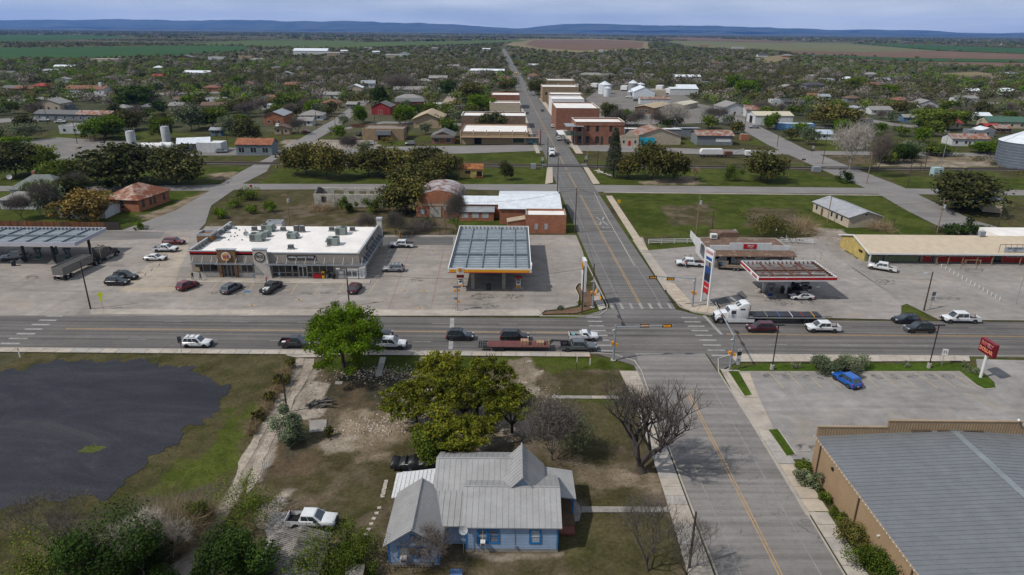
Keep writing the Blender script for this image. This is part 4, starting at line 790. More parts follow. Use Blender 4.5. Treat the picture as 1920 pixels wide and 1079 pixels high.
# glazing: front
DG=M('dark_glazing',(.012,.014,.017),.12,0,0,spec=.6);AL=M('aluminium_frame',(.36,.36,.36),.4,.5,.1)
def glaz(x0,x1,z0,z1,n,y=-.02,rail=None):
    f=MB();f.box(x0-.08,x1+.08,y-.1,y,z1,z1+.1);f.box(x0-.08,x1+.08,y-.1,y,z0-.1,z0)
    for i in range(n+1):x=x0+(x1-x0)*i/n;f.box(x-.05,x+.05,y-.1,y,z0,z1)
    if rail:f.box(x0,x1,y-.1,y,rail-.05,rail+.05)
    o=f.build('window_frame',AL,t)
    for i in range(n):p=MB();xa=x0+(x1-x0)*i/n+.05;xb=x0+(x1-x0)*(i+1)/n-.05;p.box(xa,xb,y-.04,y,z0,z1);p.build('pane',DG,o)
glaz(.8,5.6,1.2,2.9,3);glaz(10.7,13.1,1.2,2.9,2);glaz(17.3,21.4,.25,3.1,3,rail=1.1);glaz(21.6,22.7,.25,3.1,1,rail=1.1);glaz(24.7,25.7,.25,3.1,1,rail=1.1);glaz(25.9,30.4,.25,3.1,3,rail=1.1)
for x in(6.75,7.6,8.45):o=ap(t,'door',AL,(x,x+.75,-.12,-.02,.05,2.9));mb=MB();mb.box(x+.08,x+.67,-.14,-.12,.2,2.8);mb.build('pane',DG,o)
for x in(22.85,23.75):o=ap(t,'door',M('door_silver',(.5,.5,.5),.4,.3),(x,x+.9,-.14,-.02,.05,2.6));mb=MB();mb.box(x+.12,x+.78,-.16,-.14,.35,2.4);mb.build('pane',DG,o)
ap(t,'menu_poster',M('poster',(.45,.33,.2)),(.9,1.7,-.16,-.12,1.25,2.2))
# slatted awnings
def awning(x0,x1,z=3.35,dep=1.25):
    a=thing('awning',None,None);a.parent=t;mb=MB();mb.box(x0,x1,-dep-.1,-dep,z-.12,z+.14);mb.box(x0,x0+.08,-dep,0,z-.1,z+.1);mb.box(x1-.08,x1,-dep,0,z-.1,z+.1);mb.build('awning_frame',STEEL,a)
    mb=MB();x=x0+.15
    while x<x1-.1:mb.box(x,x+.07,-dep,-.03,z-.04,z+.05);x+=.24
    mb.build('slat',STEEL,a);x=x0+.3
    while x<x1:mb=MB();mb.cyl((x,-dep+.1,z+.1),(x,-.02,z+1.25),.035,seg=5);mb.build('tie_rod',WHITE,a);x+=2.0
    return a
awning(.4,5.7);awning(5.7,13.6,3.35,1.5);awning(16.4,w+1.6,3.3,1.5)
a=thing('awning',None,None);a.parent=t;mb=MB();mb.box(w+1.5,w+1.6,0,d-1,3.2,3.45);mb.build('awning_frame',STEEL,a);mb=MB();y=.2
while y<d-1:mb.box(w+.02,w+1.5,y,y+.10,3.26,3.36);y+=.26
mb.build('slat',M('dark_slat',(.16,.17,.19),.5),a)
for k in range(9):y=.6+k*2.4;mb=MB();mb.cyl((w+1.45,y,3.4),(w+.02,y,4.6),.035,seg=5);mb.build('tie_rod',WHITE,a)
# left parapet braces, side boxes, back tower
for i in range(14):y=1+i*1.55;mb=MB();mb.prism([(.3,4.95),(1.0,4.95),(.3,5.9)],y,y+.08,'y');mb.build('parapet_brace',STEEL,t)
tw=MB();tw.box(-2.3,1.0,9,12.6,0,6.4);o=tw.build('side_tower',WDCL,t);mb=MB();[mb.box(*b)for b in((-2.3,1,9,9.2,6.4,6.9),(-2.3,1,12.4,12.6,6.4,6.9),(-2.3,-2.1,9.2,12.4,6.4,6.9),(.8,1,9.2,12.4,6.4,6.9))];mb.build('tower_parapet',CAPM,o)
tw=MB();tw.box(8.6,12.4,d,d+2.2,0,5.5);o=tw.build('rear_tower',WSTUC,t);mb=MB();[mb.box(*b)for b in((8.6,12.4,d,d+.2,5.5,6.1),(8.6,12.4,d+2,d+2.2,5.5,6.1),(8.6,8.8,d+.2,d+2,5.5,6.1),(12.2,12.4,d+.2,d+2,5.5,6.1))];mb.build('tower_parapet',CAPM,o)
ap(t,'corner_pier',WSTUC,(w-.3,w+.8,d-.6,d+.5,0,7.0));ap(t,'coping',CAPM,(w-.45,w+.95,d-.75,d+.65,7.0,7.4));ap(t,'roof_walkway',M('walkway_mat',(.42,.41,.40)),(27.3,28.3,6,20,5.0,5.02))
# rooftop units stand on the roof: things of their own
ACM=M('rooftop_unit_green_grey',(.27,.31,.28),.6,.1,.15)
def rtu(lx_,ly_,sx,sy,sz,label,hood=1):
    u=thing('rooftop_air_conditioner',label,'air conditioner',(*at(lx_,ly_,5.0),5.0),0,'air conditioners on the store roof');mb=MB();mb.box(0,sx,0,sy,.15,sz);mb.box(.1,sx-.1,.1,sy-.1,0,.15);mb.build('cabinet',ACM,u,bevel=.03)
    mb=MB();mb.cyl((sx*.72 if hood>0 else sx*.28,sy*.5,sz),(sx*.72 if hood>0 else sx*.28,sy*.5,sz+.08),min(sx,sy)*.3,seg=14);mb.build('fan_grille',BLACKP,u)
    mb=MB();mb.prism([(0,sz*.45),(0,sz*.95),(-.5*hood,sz*.45)],.2,sy-.2,'y')if hood>0 else mb.prism([(sx,sz*.35),(sx,sz*.95),(sx+.6,sz*.35)],.2,sy-.2,'y');mb.build('intake_hood',ACM,u)
    mb=MB();mb.box(.15,sx*.45,-.015,0,.35,sz-.15);mb.build('coil_panel',M('coil_dark',(.11,.125,.12)),u);return u
RT=[(468,454,2.8,2.1,1.75,'large green grey rooftop unit nearest the burger emblem',-1),(484,446,2.2,1.8,1.35,'green grey rooftop unit in the middle of the stepped row of three',-1),(490,436,2.6,2.1,1.7,'large green grey rooftop unit at the back of the stepped row of three',-1),(537.5,449,2.1,1.9,1.4,'lone green grey rooftop unit in the middle of the white store roof',-1),
      (613,461.5,2.4,2.2,1.7,'green grey rooftop unit nearest the front right corner of the store roof',1),(628.5,441.5,2.4,2.1,1.7,'green grey rooftop unit at the back right between two small condensers',1)]
for a in RT:rtu(*a)
def cond(lx_,ly_,label,sz=.75):
    u=thing('roof_condenser',label,'condenser',(*at(lx_,ly_,5.0),5.0),0,'small condensers on the store roof');ap(u,'casing',M('condenser_dark',(.10,.10,.10)),(0,1.1,0,.8,.25,sz+.25));ap(u,'stand',STEEL,(-.2,1.3,0,.08,.1,.25),(-.2,1.3,.72,.8,.1,.25),(-.2,-.1,0,.8,0,.1),(1.2,1.3,0,.8,0,.1));ap(u,'lid',STEEL,(.05,1.05,.05,.75,sz+.25,sz+.3))
for a in((472,434,'small dark condenser at the back left of the three roof units'),(526,434.5,'small dark condenser left of the paired grey condensers'),(617,434.5,'small dark condenser left of the back right roof unit'),(656,434.5,'small dark condenser right of the back right roof unit'),(540,468.5,'small dark condenser behind the name board parapet')):cond(*a)
cond(551,436.5,'left one of the paired grey condensers near the back edge',1.3);cond(562,436.5,'right one of the paired grey condensers near the back edge',1.3)
def fan(lx_,ly_,label):
    u=thing('exhaust_fan',label,'exhaust fan',(*at(lx_,ly_,5.0),5.0),0,'exhaust fans by the left parapet');mb=MB();mb.lathe([(.35,0),(.35,.4),(.55,.5),(.6,.9),(.4,1.1),(.05,1.15)],12);mb.build('housing',STEEL,u,smooth=40);ap(u,'duct',STEEL,(.3,1.9,-.25,.25,.05,.35))
fan(407,447,'silver exhaust fan with duct nearest the front on the store roof');fan(417,437,'silver exhaust fan with duct further back on the store roof');fan(429,429,'silver exhaust fan at the back left of the store roof')
for i,(x,y)in enumerate(((443,430),(449,432.5),(460,432.5),(441,438),(445,443),(433,444),(429,451),(454,451),(440,445))):
    mb=MB();mb.cyl((0,0,0),(0,0,.25),.14,seg=8);tag(mb.build('roof_vent',BLACKP,None,(*at(x,y,5.0),5.0)),'small black vent cap on the left part of the white store roof','vent','black vent caps on the store roof')
dish('satellite_dish','white satellite dish on the store roof left of the air conditioners',(*at(462,445,5.0),5.0),.5,.6,.8)
# things standing along the store front
def small(name,label,cat,lx_,boxes,mat_,y=-.8,cap_=None):
    u=thing(name,label,cat,(bl[0]+lx_,bl[1]+y,.14));ap(u,'cabinet',mat_,*boxes)
    if cap_:ap(u,cap_[0],cap_[1],*cap_[2])
    return u
small('gas_bottle_cage','white wire cage of gas bottles by the store wall','cage',31.4,[(0,1.5,0,.06,0,1.9),(0,.06,0,.6,0,1.9),(1.44,1.5,0,.6,0,1.9),(0,1.5,0,.6,1.86,1.9)],M('cage_grey',(.38,.38,.38)),cap_=('warning_notice',WHITE,[(.4,1.1,-.03,0,1.0,1.5)]))
small('ice_merchandiser','wide white ice freezer with two grey doors','freezer',33.0,[(0,2.7,0,.9,0,1.95)],WHITE,cap_=('freezer_door',M('freezer_door',(.2,.2,.19)),[(.35,1.25,-.03,0,.45,1.6),(1.5,2.4,-.03,0,.45,1.6)]))
u=small('ice_freezer','tall white ice freezer at the store corner with vertical lettering','freezer',35.9,[(0,1.2,0,1.8,0,2.3)],WHITE)
for i,c_ in enumerate('ICE'):lettering(c_,.55,M('ice_blue',(.12,.2,.35)),u,(.55,-.02,1.85-i*.62))
small('red_ice_chest','low red chest beside the store entrance','ice chest',26.0,[(0,1.7,0,.7,0,.75)],RED);small('yellow_rack','yellow display rack beside the red chest','rack',27.9,[(0,.55,0,.5,0,1.4)],YEL,cap_=('rack_window',BLACKP,[(.08,.47,-.02,0,.6,1.2)]))
def bin_(name,label,loc,r=.4,h=1.0,mat_=None):
    u=thing(name,label,'bin',loc);mb=MB();mb.lathe([(r*.85,0),(r,h*.9),(r*1.05,h*.92),(r*1.05,h)],12);mb.build('body',mat_ or M('bin_grey',(.13,.17,.2)),u);mb=MB();mb.lathe([(r*1.0,h),(r*.7,h+.15),(.05,h+.2)],12);mb.build('lid',BLACKP,u);return u
bin_('waste_bin','round blue grey bin beside the yellow rack',(bl[0]+29.0,bl[1]-.5,.14));bin_('waste_bin','black bin standing right of the blue grey bin',(bl[0]+30.4,bl[1]-.8,.14),.35,.9,BLACKP)
# yellow rail behind the store, canopies ----------------------------------------------------------
def rail_(label,a,b,h,mat_,n,name='guard_rail',cat='rail',th=.06):
    t_=thing(name,label,cat,a);a=Vector(a[:2]);v=Vector(b[:2])-a;mb=MB()
    for k in range(n+1):p=v*k/n;mb.cyl((p.x,p.y,0),(p.x,p.y,h),th,seg=6);mb.build('post',mat_,t_);mb=MB()
    for z in(h-.05,):mb=MB();mb.cyl((0,0,z),(v.x,v.y,z),th,seg=6);mb.build('top_rail',mat_,t_)
    return t_
rail_('yellow pipe rail behind the right corner of the store',at(711,437),at(745,437),1.0,M('rail_yellow',(.6,.42,.08)),2)
# ================================================================ fuel canopies
def canopy(name,label,x0,x1,y0,y1,z0,z1,fascia,inner,nx,ny,cols,colmat,beam,rz=0,ribx=.9,colw=.35,deck=None):
    t=thing(name,label,'fuel canopy',(x0,y0),rz);W,D=x1-x0,y1-y0;th=.18
    for b in((0,W,0,th,z0,z1),(0,W,D-th,D,z0,z1),(0,th,th,D-th,z0,z1),(W-th,W,th,D-th,z0,z1)):ap(t,'fascia',fascia,b)
    ap(t,'deck',deck or inner,(th,W-th,th,D-th,z0+.02,z0+.3))
    for k in range(1,nx):x=W*k/nx;ap(t,'beam',beam,(x-.12,x+.12,th,D-th,z0+.3,z0+.62))
    for k in range(1,ny):y=D*k/ny;ap(t,'cross_beam',beam,(th,W-th,y-.14,y+.14,z0+.34,z0+.7))
    mb=MB();x=.5
    while x<W-.4:[mb.box(x,x+.05,ya,yb,z0+.3,z1-.03)for ya,yb in((th,th+.45),(D-th-.45,D-th))];x+=ribx
    y=.6
    while y<D-.4:[mb.box(xa,xb,y,y+.05,z0+.3,z1-.03)for xa,xb in((th,th+.45),(W-th-.45,W-th))];y+=ribx
    y=.9
    while y<D-.5:mb.box(th,W-th,y,y+.05,z0+.3,z0+.4);y+=1.15
    tag(mb.build('fascia_brace',beam,t),kind='stuff')
    for x,y in cols:ap(t,'column',colmat,(x-x0-colw,x-x0+colw,y-y0-colw,y-y0+colw,0,z0))
    return t
GALV=ribmetal('canopy_galvanised',(.37,.42,.45),.45,.25);GALVD=ribmetal('canopy_beam',(.22,.26,.29),.5,.25);SHELLY=M('fascia_orange',(.75,.33,.02),.45,0,.06);CONW=M('column_tan',(.38,.34,.29))
sc=canopy('fuel_canopy','galvanised open fuel canopy with yellow and red fascia beside the store',-12.9,3.9,129.2,161.3,4.5,5.45,WHITE,GALV,5,3,[(-8.1,132.4),(-1.7,132.5),(-8.1,145),(-1.7,145),(-8.1,157.5),(-1.7,157.5)],CONW,GALVD)
ap(sc,'yellow_band',SHELLY,(.3,1.7,-.03,0,4.64,5.2));ap(sc,'yellow_band',SHELLY,(3.2,16.4,-.03,0,4.64,5.2));ap(sc,'red_band',RED,(0,16.8,-.03,0,4.5,4.62));ap(sc,'yellow_band',SHELLY,(16.8,16.83,.4,31.6,4.64,5.2));ap(sc,'red_band',RED,(16.8,16.83,.0,32.1,4.5,4.62))
def pecten(par,loc,s,rz=0):
    e=thing('scallop_emblem',None,None);e.parent=par;e.location=loc;e.rotation_euler=(0,0,rz)
    def outl(r):return[(-.28*r,-.8*r),(.28*r,-.8*r),(.34*r,-.55*r)]+[(r*(1+.05*math.cos(8*a*2))*math.cos(a),r*(.92+.05*math.cos(8*a*2))*math.sin(a)-.02)for a in[R(-32+q*12.2)for q in range(21)]]+[(-.34*r,-.55*r)]
    mb=MB();mb.prism(outl(s),-.06,0,'y');mb.build('red_shell',RED,e);mb=MB();mb.prism(outl(s*.84),-.1,-.06,'y');mb.build('yellow_shell',M('shell_yellow',(.85,.50,.02),.45,0,.05),e)
    for a in(-60,-36,-12,12,36,60):mb=MB();c_,s_=math.sin(R(a)),math.cos(R(a));mb.prism([(-.03*s,-.55*s),(.03*s,-.55*s),(.74*s*c_+.035*s,.70*s*s_),(.74*s*c_-.035*s,.70*s*s_)],-.12,-.1,'y');mb.build('rib',RED,e)
    return e
ap(sc,'emblem_board',WHITE,(1.75,3.15,-.1,0,4.5,5.65));pecten(sc,(2.45,-.1,5.08),.48);ap(sc,'emblem_board',WHITE,(16.8,16.95,2,3.6,4.5,5.65))
def pump(label,loc,body,accent,topm,rz=0,txt=None):
    t=thing('fuel_pump',label,'fuel pump',loc,rz);ap(t,'plinth',CONC,(-1.1,1.1,-.7,.7,0,.15));ap(t,'cabinet',body,(-.5,.5,-.32,.32,.15,1.75));ap(t,'upper_housing',body,(-.5,-.4,-.3,.3,1.75,2.3),(.4,.5,-.3,.3,1.75,2.3))
    h=ap(t,'top_sign',topm,(-.75,.75,-.34,.34,2.3,2.7));ap(t,'lower_panel',accent,(-.42,.42,-.345,-.32,.2,.8));ap(t,'screen',BLACKP,(-.25,.25,-.345,-.32,1.3,1.6));mb=MB();mb.cyl((-.55,0,.6),(-.62,-.1,1.5),.05,seg=6);mb.build('hose',BLACKP,t);mb=MB();mb.cyl((.55,0,.6),(.62,-.1,1.5),.05,seg=6);mb.build('hose',BLACKP,t);return t
for(x,y),lb in(((-11.3,132.7),'white and yellow fuel pump left of the canopy front columns'),((.5+.2,132.5),'white and yellow fuel pump right of the canopy front columns'),((-11.3,145),'white and yellow fuel pump in the middle row on the left under the canopy'),((.7,145),'white and yellow fuel pump in the middle row on the right under the canopy')):
    p=pump(lb,(x+.6,y),WHITE,SHELLY,RED)
for x,lb in((-4.8,'dark grey bin between the two front canopy columns'),):bin_('waste_bin',lb,(x,131.6,.034),.5,1.1,M('bin_dark',(.05,.055,.06)))
LF=M('fascia_lilac_white',(.52,.52,.58),.6,0,.1)
lc=canopy('fuel_canopy','long white edged galvanised fuel canopy at the left edge over the truck lanes',-136,-96.5,144.0,156.5,4.75,5.6,LF,GALV,10,2,[(-110.7,147.2),(-103.6,146.6),(-98.2,151.5),(-117.8,147.2)],M('column_dark',(.05,.045,.05)),GALVD,colw=.22)
for(x,y),lb in(((-108.9,149.2),'grey diesel pump at the second column from the right'),((-107.0,152.2),'grey diesel pump behind the one at the left column'),((-102.0,149.0),'grey diesel pump beside the middle column')):pump(lb,(x,y),M('pump_grey',(.16,.2,.22)),M('pump_green',(.01,.12,.08)),M('pump_top',(.12,.14,.15)))
for p_,lb in(((36,494),'triangular concrete barrier at the left diesel column'),((97,496),'triangular concrete barrier at the middle diesel column')):mb=MB();mb.prism([(-1.1,0),(.9,0),(.4,1.1)],-.2,.2,'y');tag(mb.build('pump_barrier',CONC,None,(*at(*p_),.03),.25),lb,'barrier')
bin_('waste_bin','dark square looking bin near the left diesel island',(*at(26,499),.03),.5,1.1,M('bin_dark',(.05,.055,.06)))
EXR=rust('rusty_deck',(.27,.28,.28),(.13,.06,.04),.57,.6);RB=M('rust_beam',(.14,.06,.04),.85)
ec=canopy('fuel_canopy','open topped rusty fuel canopy with red and white fascia in front of the market',48.3,63.9,125.9,136.2,4.35,5.25,WHITE,ribmetal('canopy_inner_grey',(.30,.32,.34)),4,2,[at(1432.6,548),at(1474,551),at(1517.6,547)],WHITE,RB,rz=.03,deck=EXR,colw=.25)
ap(ec,'red_band',RED,(0,15.6,-.03,0,4.62,5.15));ap(ec,'red_band',RED,(-.03,0,4.5,10.3,4.62,5.15));lettering('EXXON',.7,RED,ec,(-.04,2.2,4.8),(R(90),0,R(-90)),.012)
for k in range(3):ap(ec,'rust_cross_beam',RB,(1.2,14.4,2.4+k*2.6,2.55+k*2.6,4.65,4.8))
for p_,lb in(((1443,556),'blue fuel pump left under the rusty canopy'),((1507,553),'blue fuel pump right under the rusty canopy')):pump(lb,at(*p_),M('pump_steel',(.18,.18,.18)),M('pump_blue',(.02,.05,.3)),M('pump_steel_top',(.25,.25,.25)))
mb=MB();mb.lathe([(.55,0),(.62,.3),(.6,.75),(.5,.75),(.45,.5),(.05,.45)],14);tag(mb.build('concrete_planter',CONC,None,(*at(1421,549),.03)),'round pale concrete planter left of the rusty fuel canopy','planter')
bin_('waste_bin','black bin left of the dark pickup under the rusty canopy',(*at(1466,550),.03),.45,1.,BLACKP);bin_('waste_bin','black bin right beside the middle canopy column',(*at(1479,551),.03),.45,1.,BLACKP)
# ================================================================ market with porch
t=thing('roadside_market','low white fronted market with brown roof and red sign behind the rusty fuel canopy','shop',(44.6,149.6),0);market=t
BRN=rust('brown_roof',(.17,.105,.075),(.42,.33,.25),.62,.7);MW_,MD=19.2,9.5
ap(t,'wall',WHW,(0,MW_,0,.25,-.1,3.4));ap(t,'wall',WHW,(0,.25,.25,MD,-.1,3.6));ap(t,'wall',CONW,(MW_-.25,MW_,.25,MD,-.1,3.6));ap(t,'wall',CONW,(.25,MW_-.25,MD-.25,MD,-.1,3.6));ap(t,'roof',BRN,(.25,MW_-.25,.25,MD-.25,3.2,3.5))
mb=MB();mb.prism([(.6,3.4),(18.9,3.4),(18.9,4.5),(14.6,4.5),(14.6,5.1),(5.1,5.1),(5.1,4.5),(.6,4.5)],-.15,.1,'y');mb.build('false_front',WHW,t)
mb=MB();mb.prism([(1.2,2.2),(10.8,3.4),(10.8,4.9),(3.6,4.9),(3.0,5.3),(2.2,5.3),(1.2,4.4)],-1.3,-1.15,'x');mb.build('side_false_front',WHW,t)
sg=ap(t,'sign_board',RED,(8.2,11.2,-.22,-.15,3.75,4.9));lettering("JPEN'S",.55,WHITE,sg,(9.85,-.24,4.45),sx=.95);lettering('market',.3,WHITE,sg,(9.9,-.24,4.0))
mb=MB();mb.slab([(-.2,-2.6,2.75),(19.8,-2.6,2.75),(19.8,-.15,3.35),(-.2,-.15,3.35)],.15);mb.build('porch_roof',BRN,t)
for x in(.3,6.3,13.6,16.1,19.2):ap(t,'porch_post',WOODW,(x-.12,x+.12,-2.4,-2.2,0,2.7))
for x in(1.0,6.6,9.2):window(t,'f',MW_,MD,x,1.3,2.0,1.0,WHW,DG)
ap(t,'door',DARK,(4.8,5.8,-.06,0,0,2.2));ap(t,'porch_floor',CONCD,(-.4,19.6,-2.7,-.02,-.1,.12));ap(t,'roof_hut',BRN,(3.6,10.0,9.3,12.0,2.5,4.9))
for x,lb in((13.9,'left grey framed ice box on the market porch'),(16.6,'right grey framed ice box on the market porch')):u=thing('porch_ice_box',lb,'ice box',(44.6+x,147.6,.12));ap(u,'cabinet',M('icebox_grey',(.33,.34,.34)),(0,2.2,0,.8,0,1.9));ap(u,'door',WHITE,(.2,2.0,-.03,0,.5,1.7))
u=thing('plank_stand','weathered plank display stand at the left end of the market porch','stand',(46.0,146.9,.12));[ap(u,'plank',M('grey_plank',(.30,.27,.24),.9),(k*.38,k*.38+.35,0,.12,0,1.5))for k in range(8)]
dish('satellite_dish','grey satellite dish on the small roof behind the market',(54.0,160.5,3.6),.3,.55,1.2);u=thing('swamp_cooler','white box cooler on the left of the market roof','cooler',(47.6,157.5,3.5));ap(u,'cabinet',WHITE,(0,1.5,0,1.1,.2,1.3));ap(u,'grille',LEAD,(.2,1.3,-.02,0,.4,1.1))
# ================================================================ yellow / green / red mall
mallw=56;t=thing('roadside_mall','long low mall with cream metal roof, yellow end wall and green then red shop fronts','mall',(82.4,152.3),0)
CRM=ribmetal('cream_roof_metal',(.60,.50,.37),.5,.1,.12);MG=M('mall_green',(.22,.27,.14),.8,0,.2,streak=True);MRD=M('mall_red',(.50,.03,.02),.7,0,.25,streak=True)
mb=MB();mb.prism([(0,-.1),(12.5,-.1),(12.5,2.9),(6.25,4.5),(0,2.9)],0,.25,'x');mb.build('wall',YELW,t);ap(t,'wall',MG,(.25,13.6,0,.25,-.1,2.9));ap(t,'wall',MRD,(13.6,mallw,0,.25,-.1,2.9));ap(t,'wall',YELW,(.25,mallw,12.25,12.5,-.1,2.9))
mb=MB();mb.slab([(-.3,-2.4,2.75),(mallw,-2.4,2.75),(mallw,6.2,4.72),(-.3,6.2,4.72)],.12);mb.slab([(mallw,13.2,2.8),(-.3,13.2,2.8),(-.3,6.2,4.72),(mallw,6.2,4.72)],.12);mb.build('roof',CRM,t)
mb=MB();x=0
while x<mallw:mb.slab([(x,-2.4,2.79),(x+.06,-2.4,2.79),(x+.06,6.2,4.76),(x,6.2,4.76)],.04);x+=.45
tag(mb.build('roof_rib',CRM,t),kind='stuff')
ap(t,'fascia',WHITE,(-.35,mallw,-2.55,-2.4,2.5,2.85));mb=MB();mb.prism([(-2.4,2.5),(-2.4,2.85),(6.2,4.82),(6.2,4.5)],-.42,-.3,'x');mb.prism([(6.2,4.5),(6.2,4.82),(13.3,2.9),(13.3,2.55)],-.42,-.3,'x');mb.build('barge_board',WHITE,t)
ap(t,'front_slab',CONCD,(0,mallw,-2.5,-.05,-.1,.12));ap(t,'corner_post',WHITE,(-.1,.2,-2.5,-2.3,0,2.6))
for x,w_,b_ in((.8,2.9,1),(5.4,3.0,1),(9.0,3.4,1),(14.5,.9,0),(17.2,2,1),(20,2.6,1),(22.8,2.6,1),(26,3.2,1),(33.3,2.4,1),(36,2.4,1),(41,3,1),(46,3,1)):window(t,'f',mallw,12.5,x,1.45,w_,.95,WHITE if x>13 else M('frame_olive',(.3,.3,.22)),DG,bars=b_)
for x,w_ in((4.2,.9),(12.6,.9),(15.8,.9),(30.2,1.9)):o=ap(t,'door',M('frame_olive',(.3,.3,.22)),(x,x+w_+.2,-.05,0,0,2.5));mb=MB();mb.box(x+.12,x+w_/2+.06,-.07,-.05,.1,2.35);mb.box(x+w_/2+.14,x+w_+.08,-.07,-.05,.1,2.35)if w_>1 else 0;mb.build('pane',DG,o)
for x in(15.6,18.3,21.6,24.9,28.4,34.9,40,46):ap(t,'porch_post',WOODL,(x-.08,x+.08,-2.35,-2.2,.1,2.6))
ap(t,'wall_sign',BLACKP,(-.05,0,1.2,3.0,1.6,2.2));sg=thing('roof_sign',None,None);sg.parent=t;sg.location=(30.2,-1.6,3.15);ap(sg,'board',M('sign_pale_blue',(.45,.48,.52),.7),(.8,5.8,-.05,.05,.1,1.15));[ap(sg,'frame_post',M('rust_beam',(.14,.06,.04)),(x,x+.07,.1,.17,-.2,1.7))for x in(-.3,1,2.3,3.6,4.9,6.2)];ap(sg,'frame_rail',RB,(-.3,9,.1,.17,1.65,1.75))
lettering("TEXAS PEDDLER'S",.55,M('sign_grey_text',(.1,.1,.14)),sg,(3.3,-.07,.82),sx=.85);lettering('MALL',.42,MATS['sign_grey_text'],sg,(3.3,-.07,.35))
u=thing('roof_cooler','grey box cooler on the cream roof of the mall','cooler',(*at(1840,443,4.7),4.5));ap(u,'cabinet',M('cooler_grey',(.3,.33,.36)),(-.6,.6,-.5,.5,.3,1.4));ap(u,'stand',STEEL,(-.6,-.5,-.5,.5,-.4,.3),(.5,.6,-.5,.5,-.4,.3))
ap(t,'white_roof_section',WROOF,(36,56,7.5,15.5,2.9,4.3))
# ================================================================ big ribbed metal shop, lower right
FT=ribmetal('shop_tan_metal',(.38,.265,.16),.5,.05,.1);FTD=ribmetal('shop_tan_trim',(.42,.31,.20),.5);FR=ribmetal('shop_grey_roof',(.215,.225,.235),.42,.25,.14);FRR=ribmetal('shop_ridge',(.27,.30,.31),.45,.2)
t=thing('metal_shop_building','large shop building with tan ribbed metal walls and grey standing seam roof','shop building',(36.9,26),0);W,D,E=32.4,44.9,4.6
ap(t,'wall',FT,(0,.15,0,D,-.1,E));ap(t,'wall',FT,(.15,W,D-.15,D,-.1,E));ap(t,'wall',FT,(W-.15,W,0,D-.15,-.1,E));ap(t,'wall',FT,(.15,W-.15,0,.15,-.1,E))
mb=MB();y=.1
while y<D:mb.prism([(-.035,y),(-.035,y+.09),(0,y+.13),(0,y-.04)],0,E-.15,'y');y+=.34
# prism gives (u, a, z); turn so that ribs stand upright on the west wall
mb.v=[(v[0],v[2],v[1])for v in mb.v];tag(mb.build('wall_rib',FT,t),kind='stuff')
for y in(D-1.6,D-11.2,D-21.5,D-31.8):mb=MB();mb.box(-.16,-.04,y-.07,y+.07,0,E);mb.box(-.25,-.04,y-.1,y+.1,0,.15);mb.build('downpipe',M('downpipe_brown',(.10,.065,.045)),t)
for y,m_ in((D-5.1,BLACKP),(D-15.8,WHITE),(D-25.3,BLACKP)):ap(t,'wall_lamp',m_,(-.22,-.03,y-.18,y+.18,3.3,3.6)if m_ is BLACKP else(-.3,-.03,y-.07,y+.07,3.1,3.25))
mb=MB();mb.slab([(-.15,0,E),(16.1,0,E+1.0),(16.1,D-.1,E+1.0),(-.15,D-.1,E)][::1],.1);mb.slab([(16.1,0,E+1),(W+.1,0,E),(W+.1,D-.1,E),(16.1,D-.1,E+1)],.1);mb.build('roof',FR,t)
mb=MB();y=.3
while y<D-.2:mb.slab([(-.15,y,E+.03),(16.0,y,E+1.03),(16.0,y+.07,E+1.03),(-.15,y+.07,E+.03)],.05);mb.slab([(16.2,y,E+1.03),(W+.1,y,E+.03),(W+.1,y+.07,E+.03),(16.2,y+.07,E+1.03)],.05);y+=.61
tag(mb.build('roof_seam',FR,t),kind='stuff')
mb=MB();mb.slab([(15.7,0,E+1.05),(16.5,0,E+1.05),(16.5,D-.1,E+1.05),(15.7,D-.1,E+1.05)],.06);mb.build('ridge_cap',FRR,t);ap(t,'gutter',FTD,(-.3,-.16,0,D,E-.18,E))
mb=MB();y=.3
while y<D:mb.box(-.33,-.30+.02,y,y+.09,E-.1,E+.04);y+=.61
tag(mb.build('gutter_bracket',WHITE,t),kind='stuff')
for x0,x1,zt in((-.1,8.2,5.85),(8.2,24.2,6.75),(24.2,W,6.1)):
    ap(t,'parapet',FT,(x0,x1,D-.12,D+.05,E-.2,zt));ap(t,'parapet_cap',FTD,(x0-.05,x1+.05,D-.2,D+.12,zt,zt+.12));mb=MB();x=x0+.15
    while x<x1-.1:mb.box(x,x+.09,D-.16,D-.12,E,zt);x+=.34
    tag(mb.build('parapet_rib',FTD,t),kind='stuff')
for x in(11.0,14.2,17.3):ap(t,'parapet_stay',M('stay_brown',(.12,.08,.05)),(x,x+2.4,D-.35,D-.25,E+.95,E+1.05))
u=thing('roof_floodlight','small white floodlight on the parapet of the tan metal shop','floodlight',(36.9+23.6,26+D-.3,6.8));mb=MB();mb.cyl((0,0,0),(0,0,.35),.04,seg=6);mb.cyl((0,0,.35),(-.3,-.2,.5),.1,.14,seg=8);mb.build('lamp',WHITE,u)
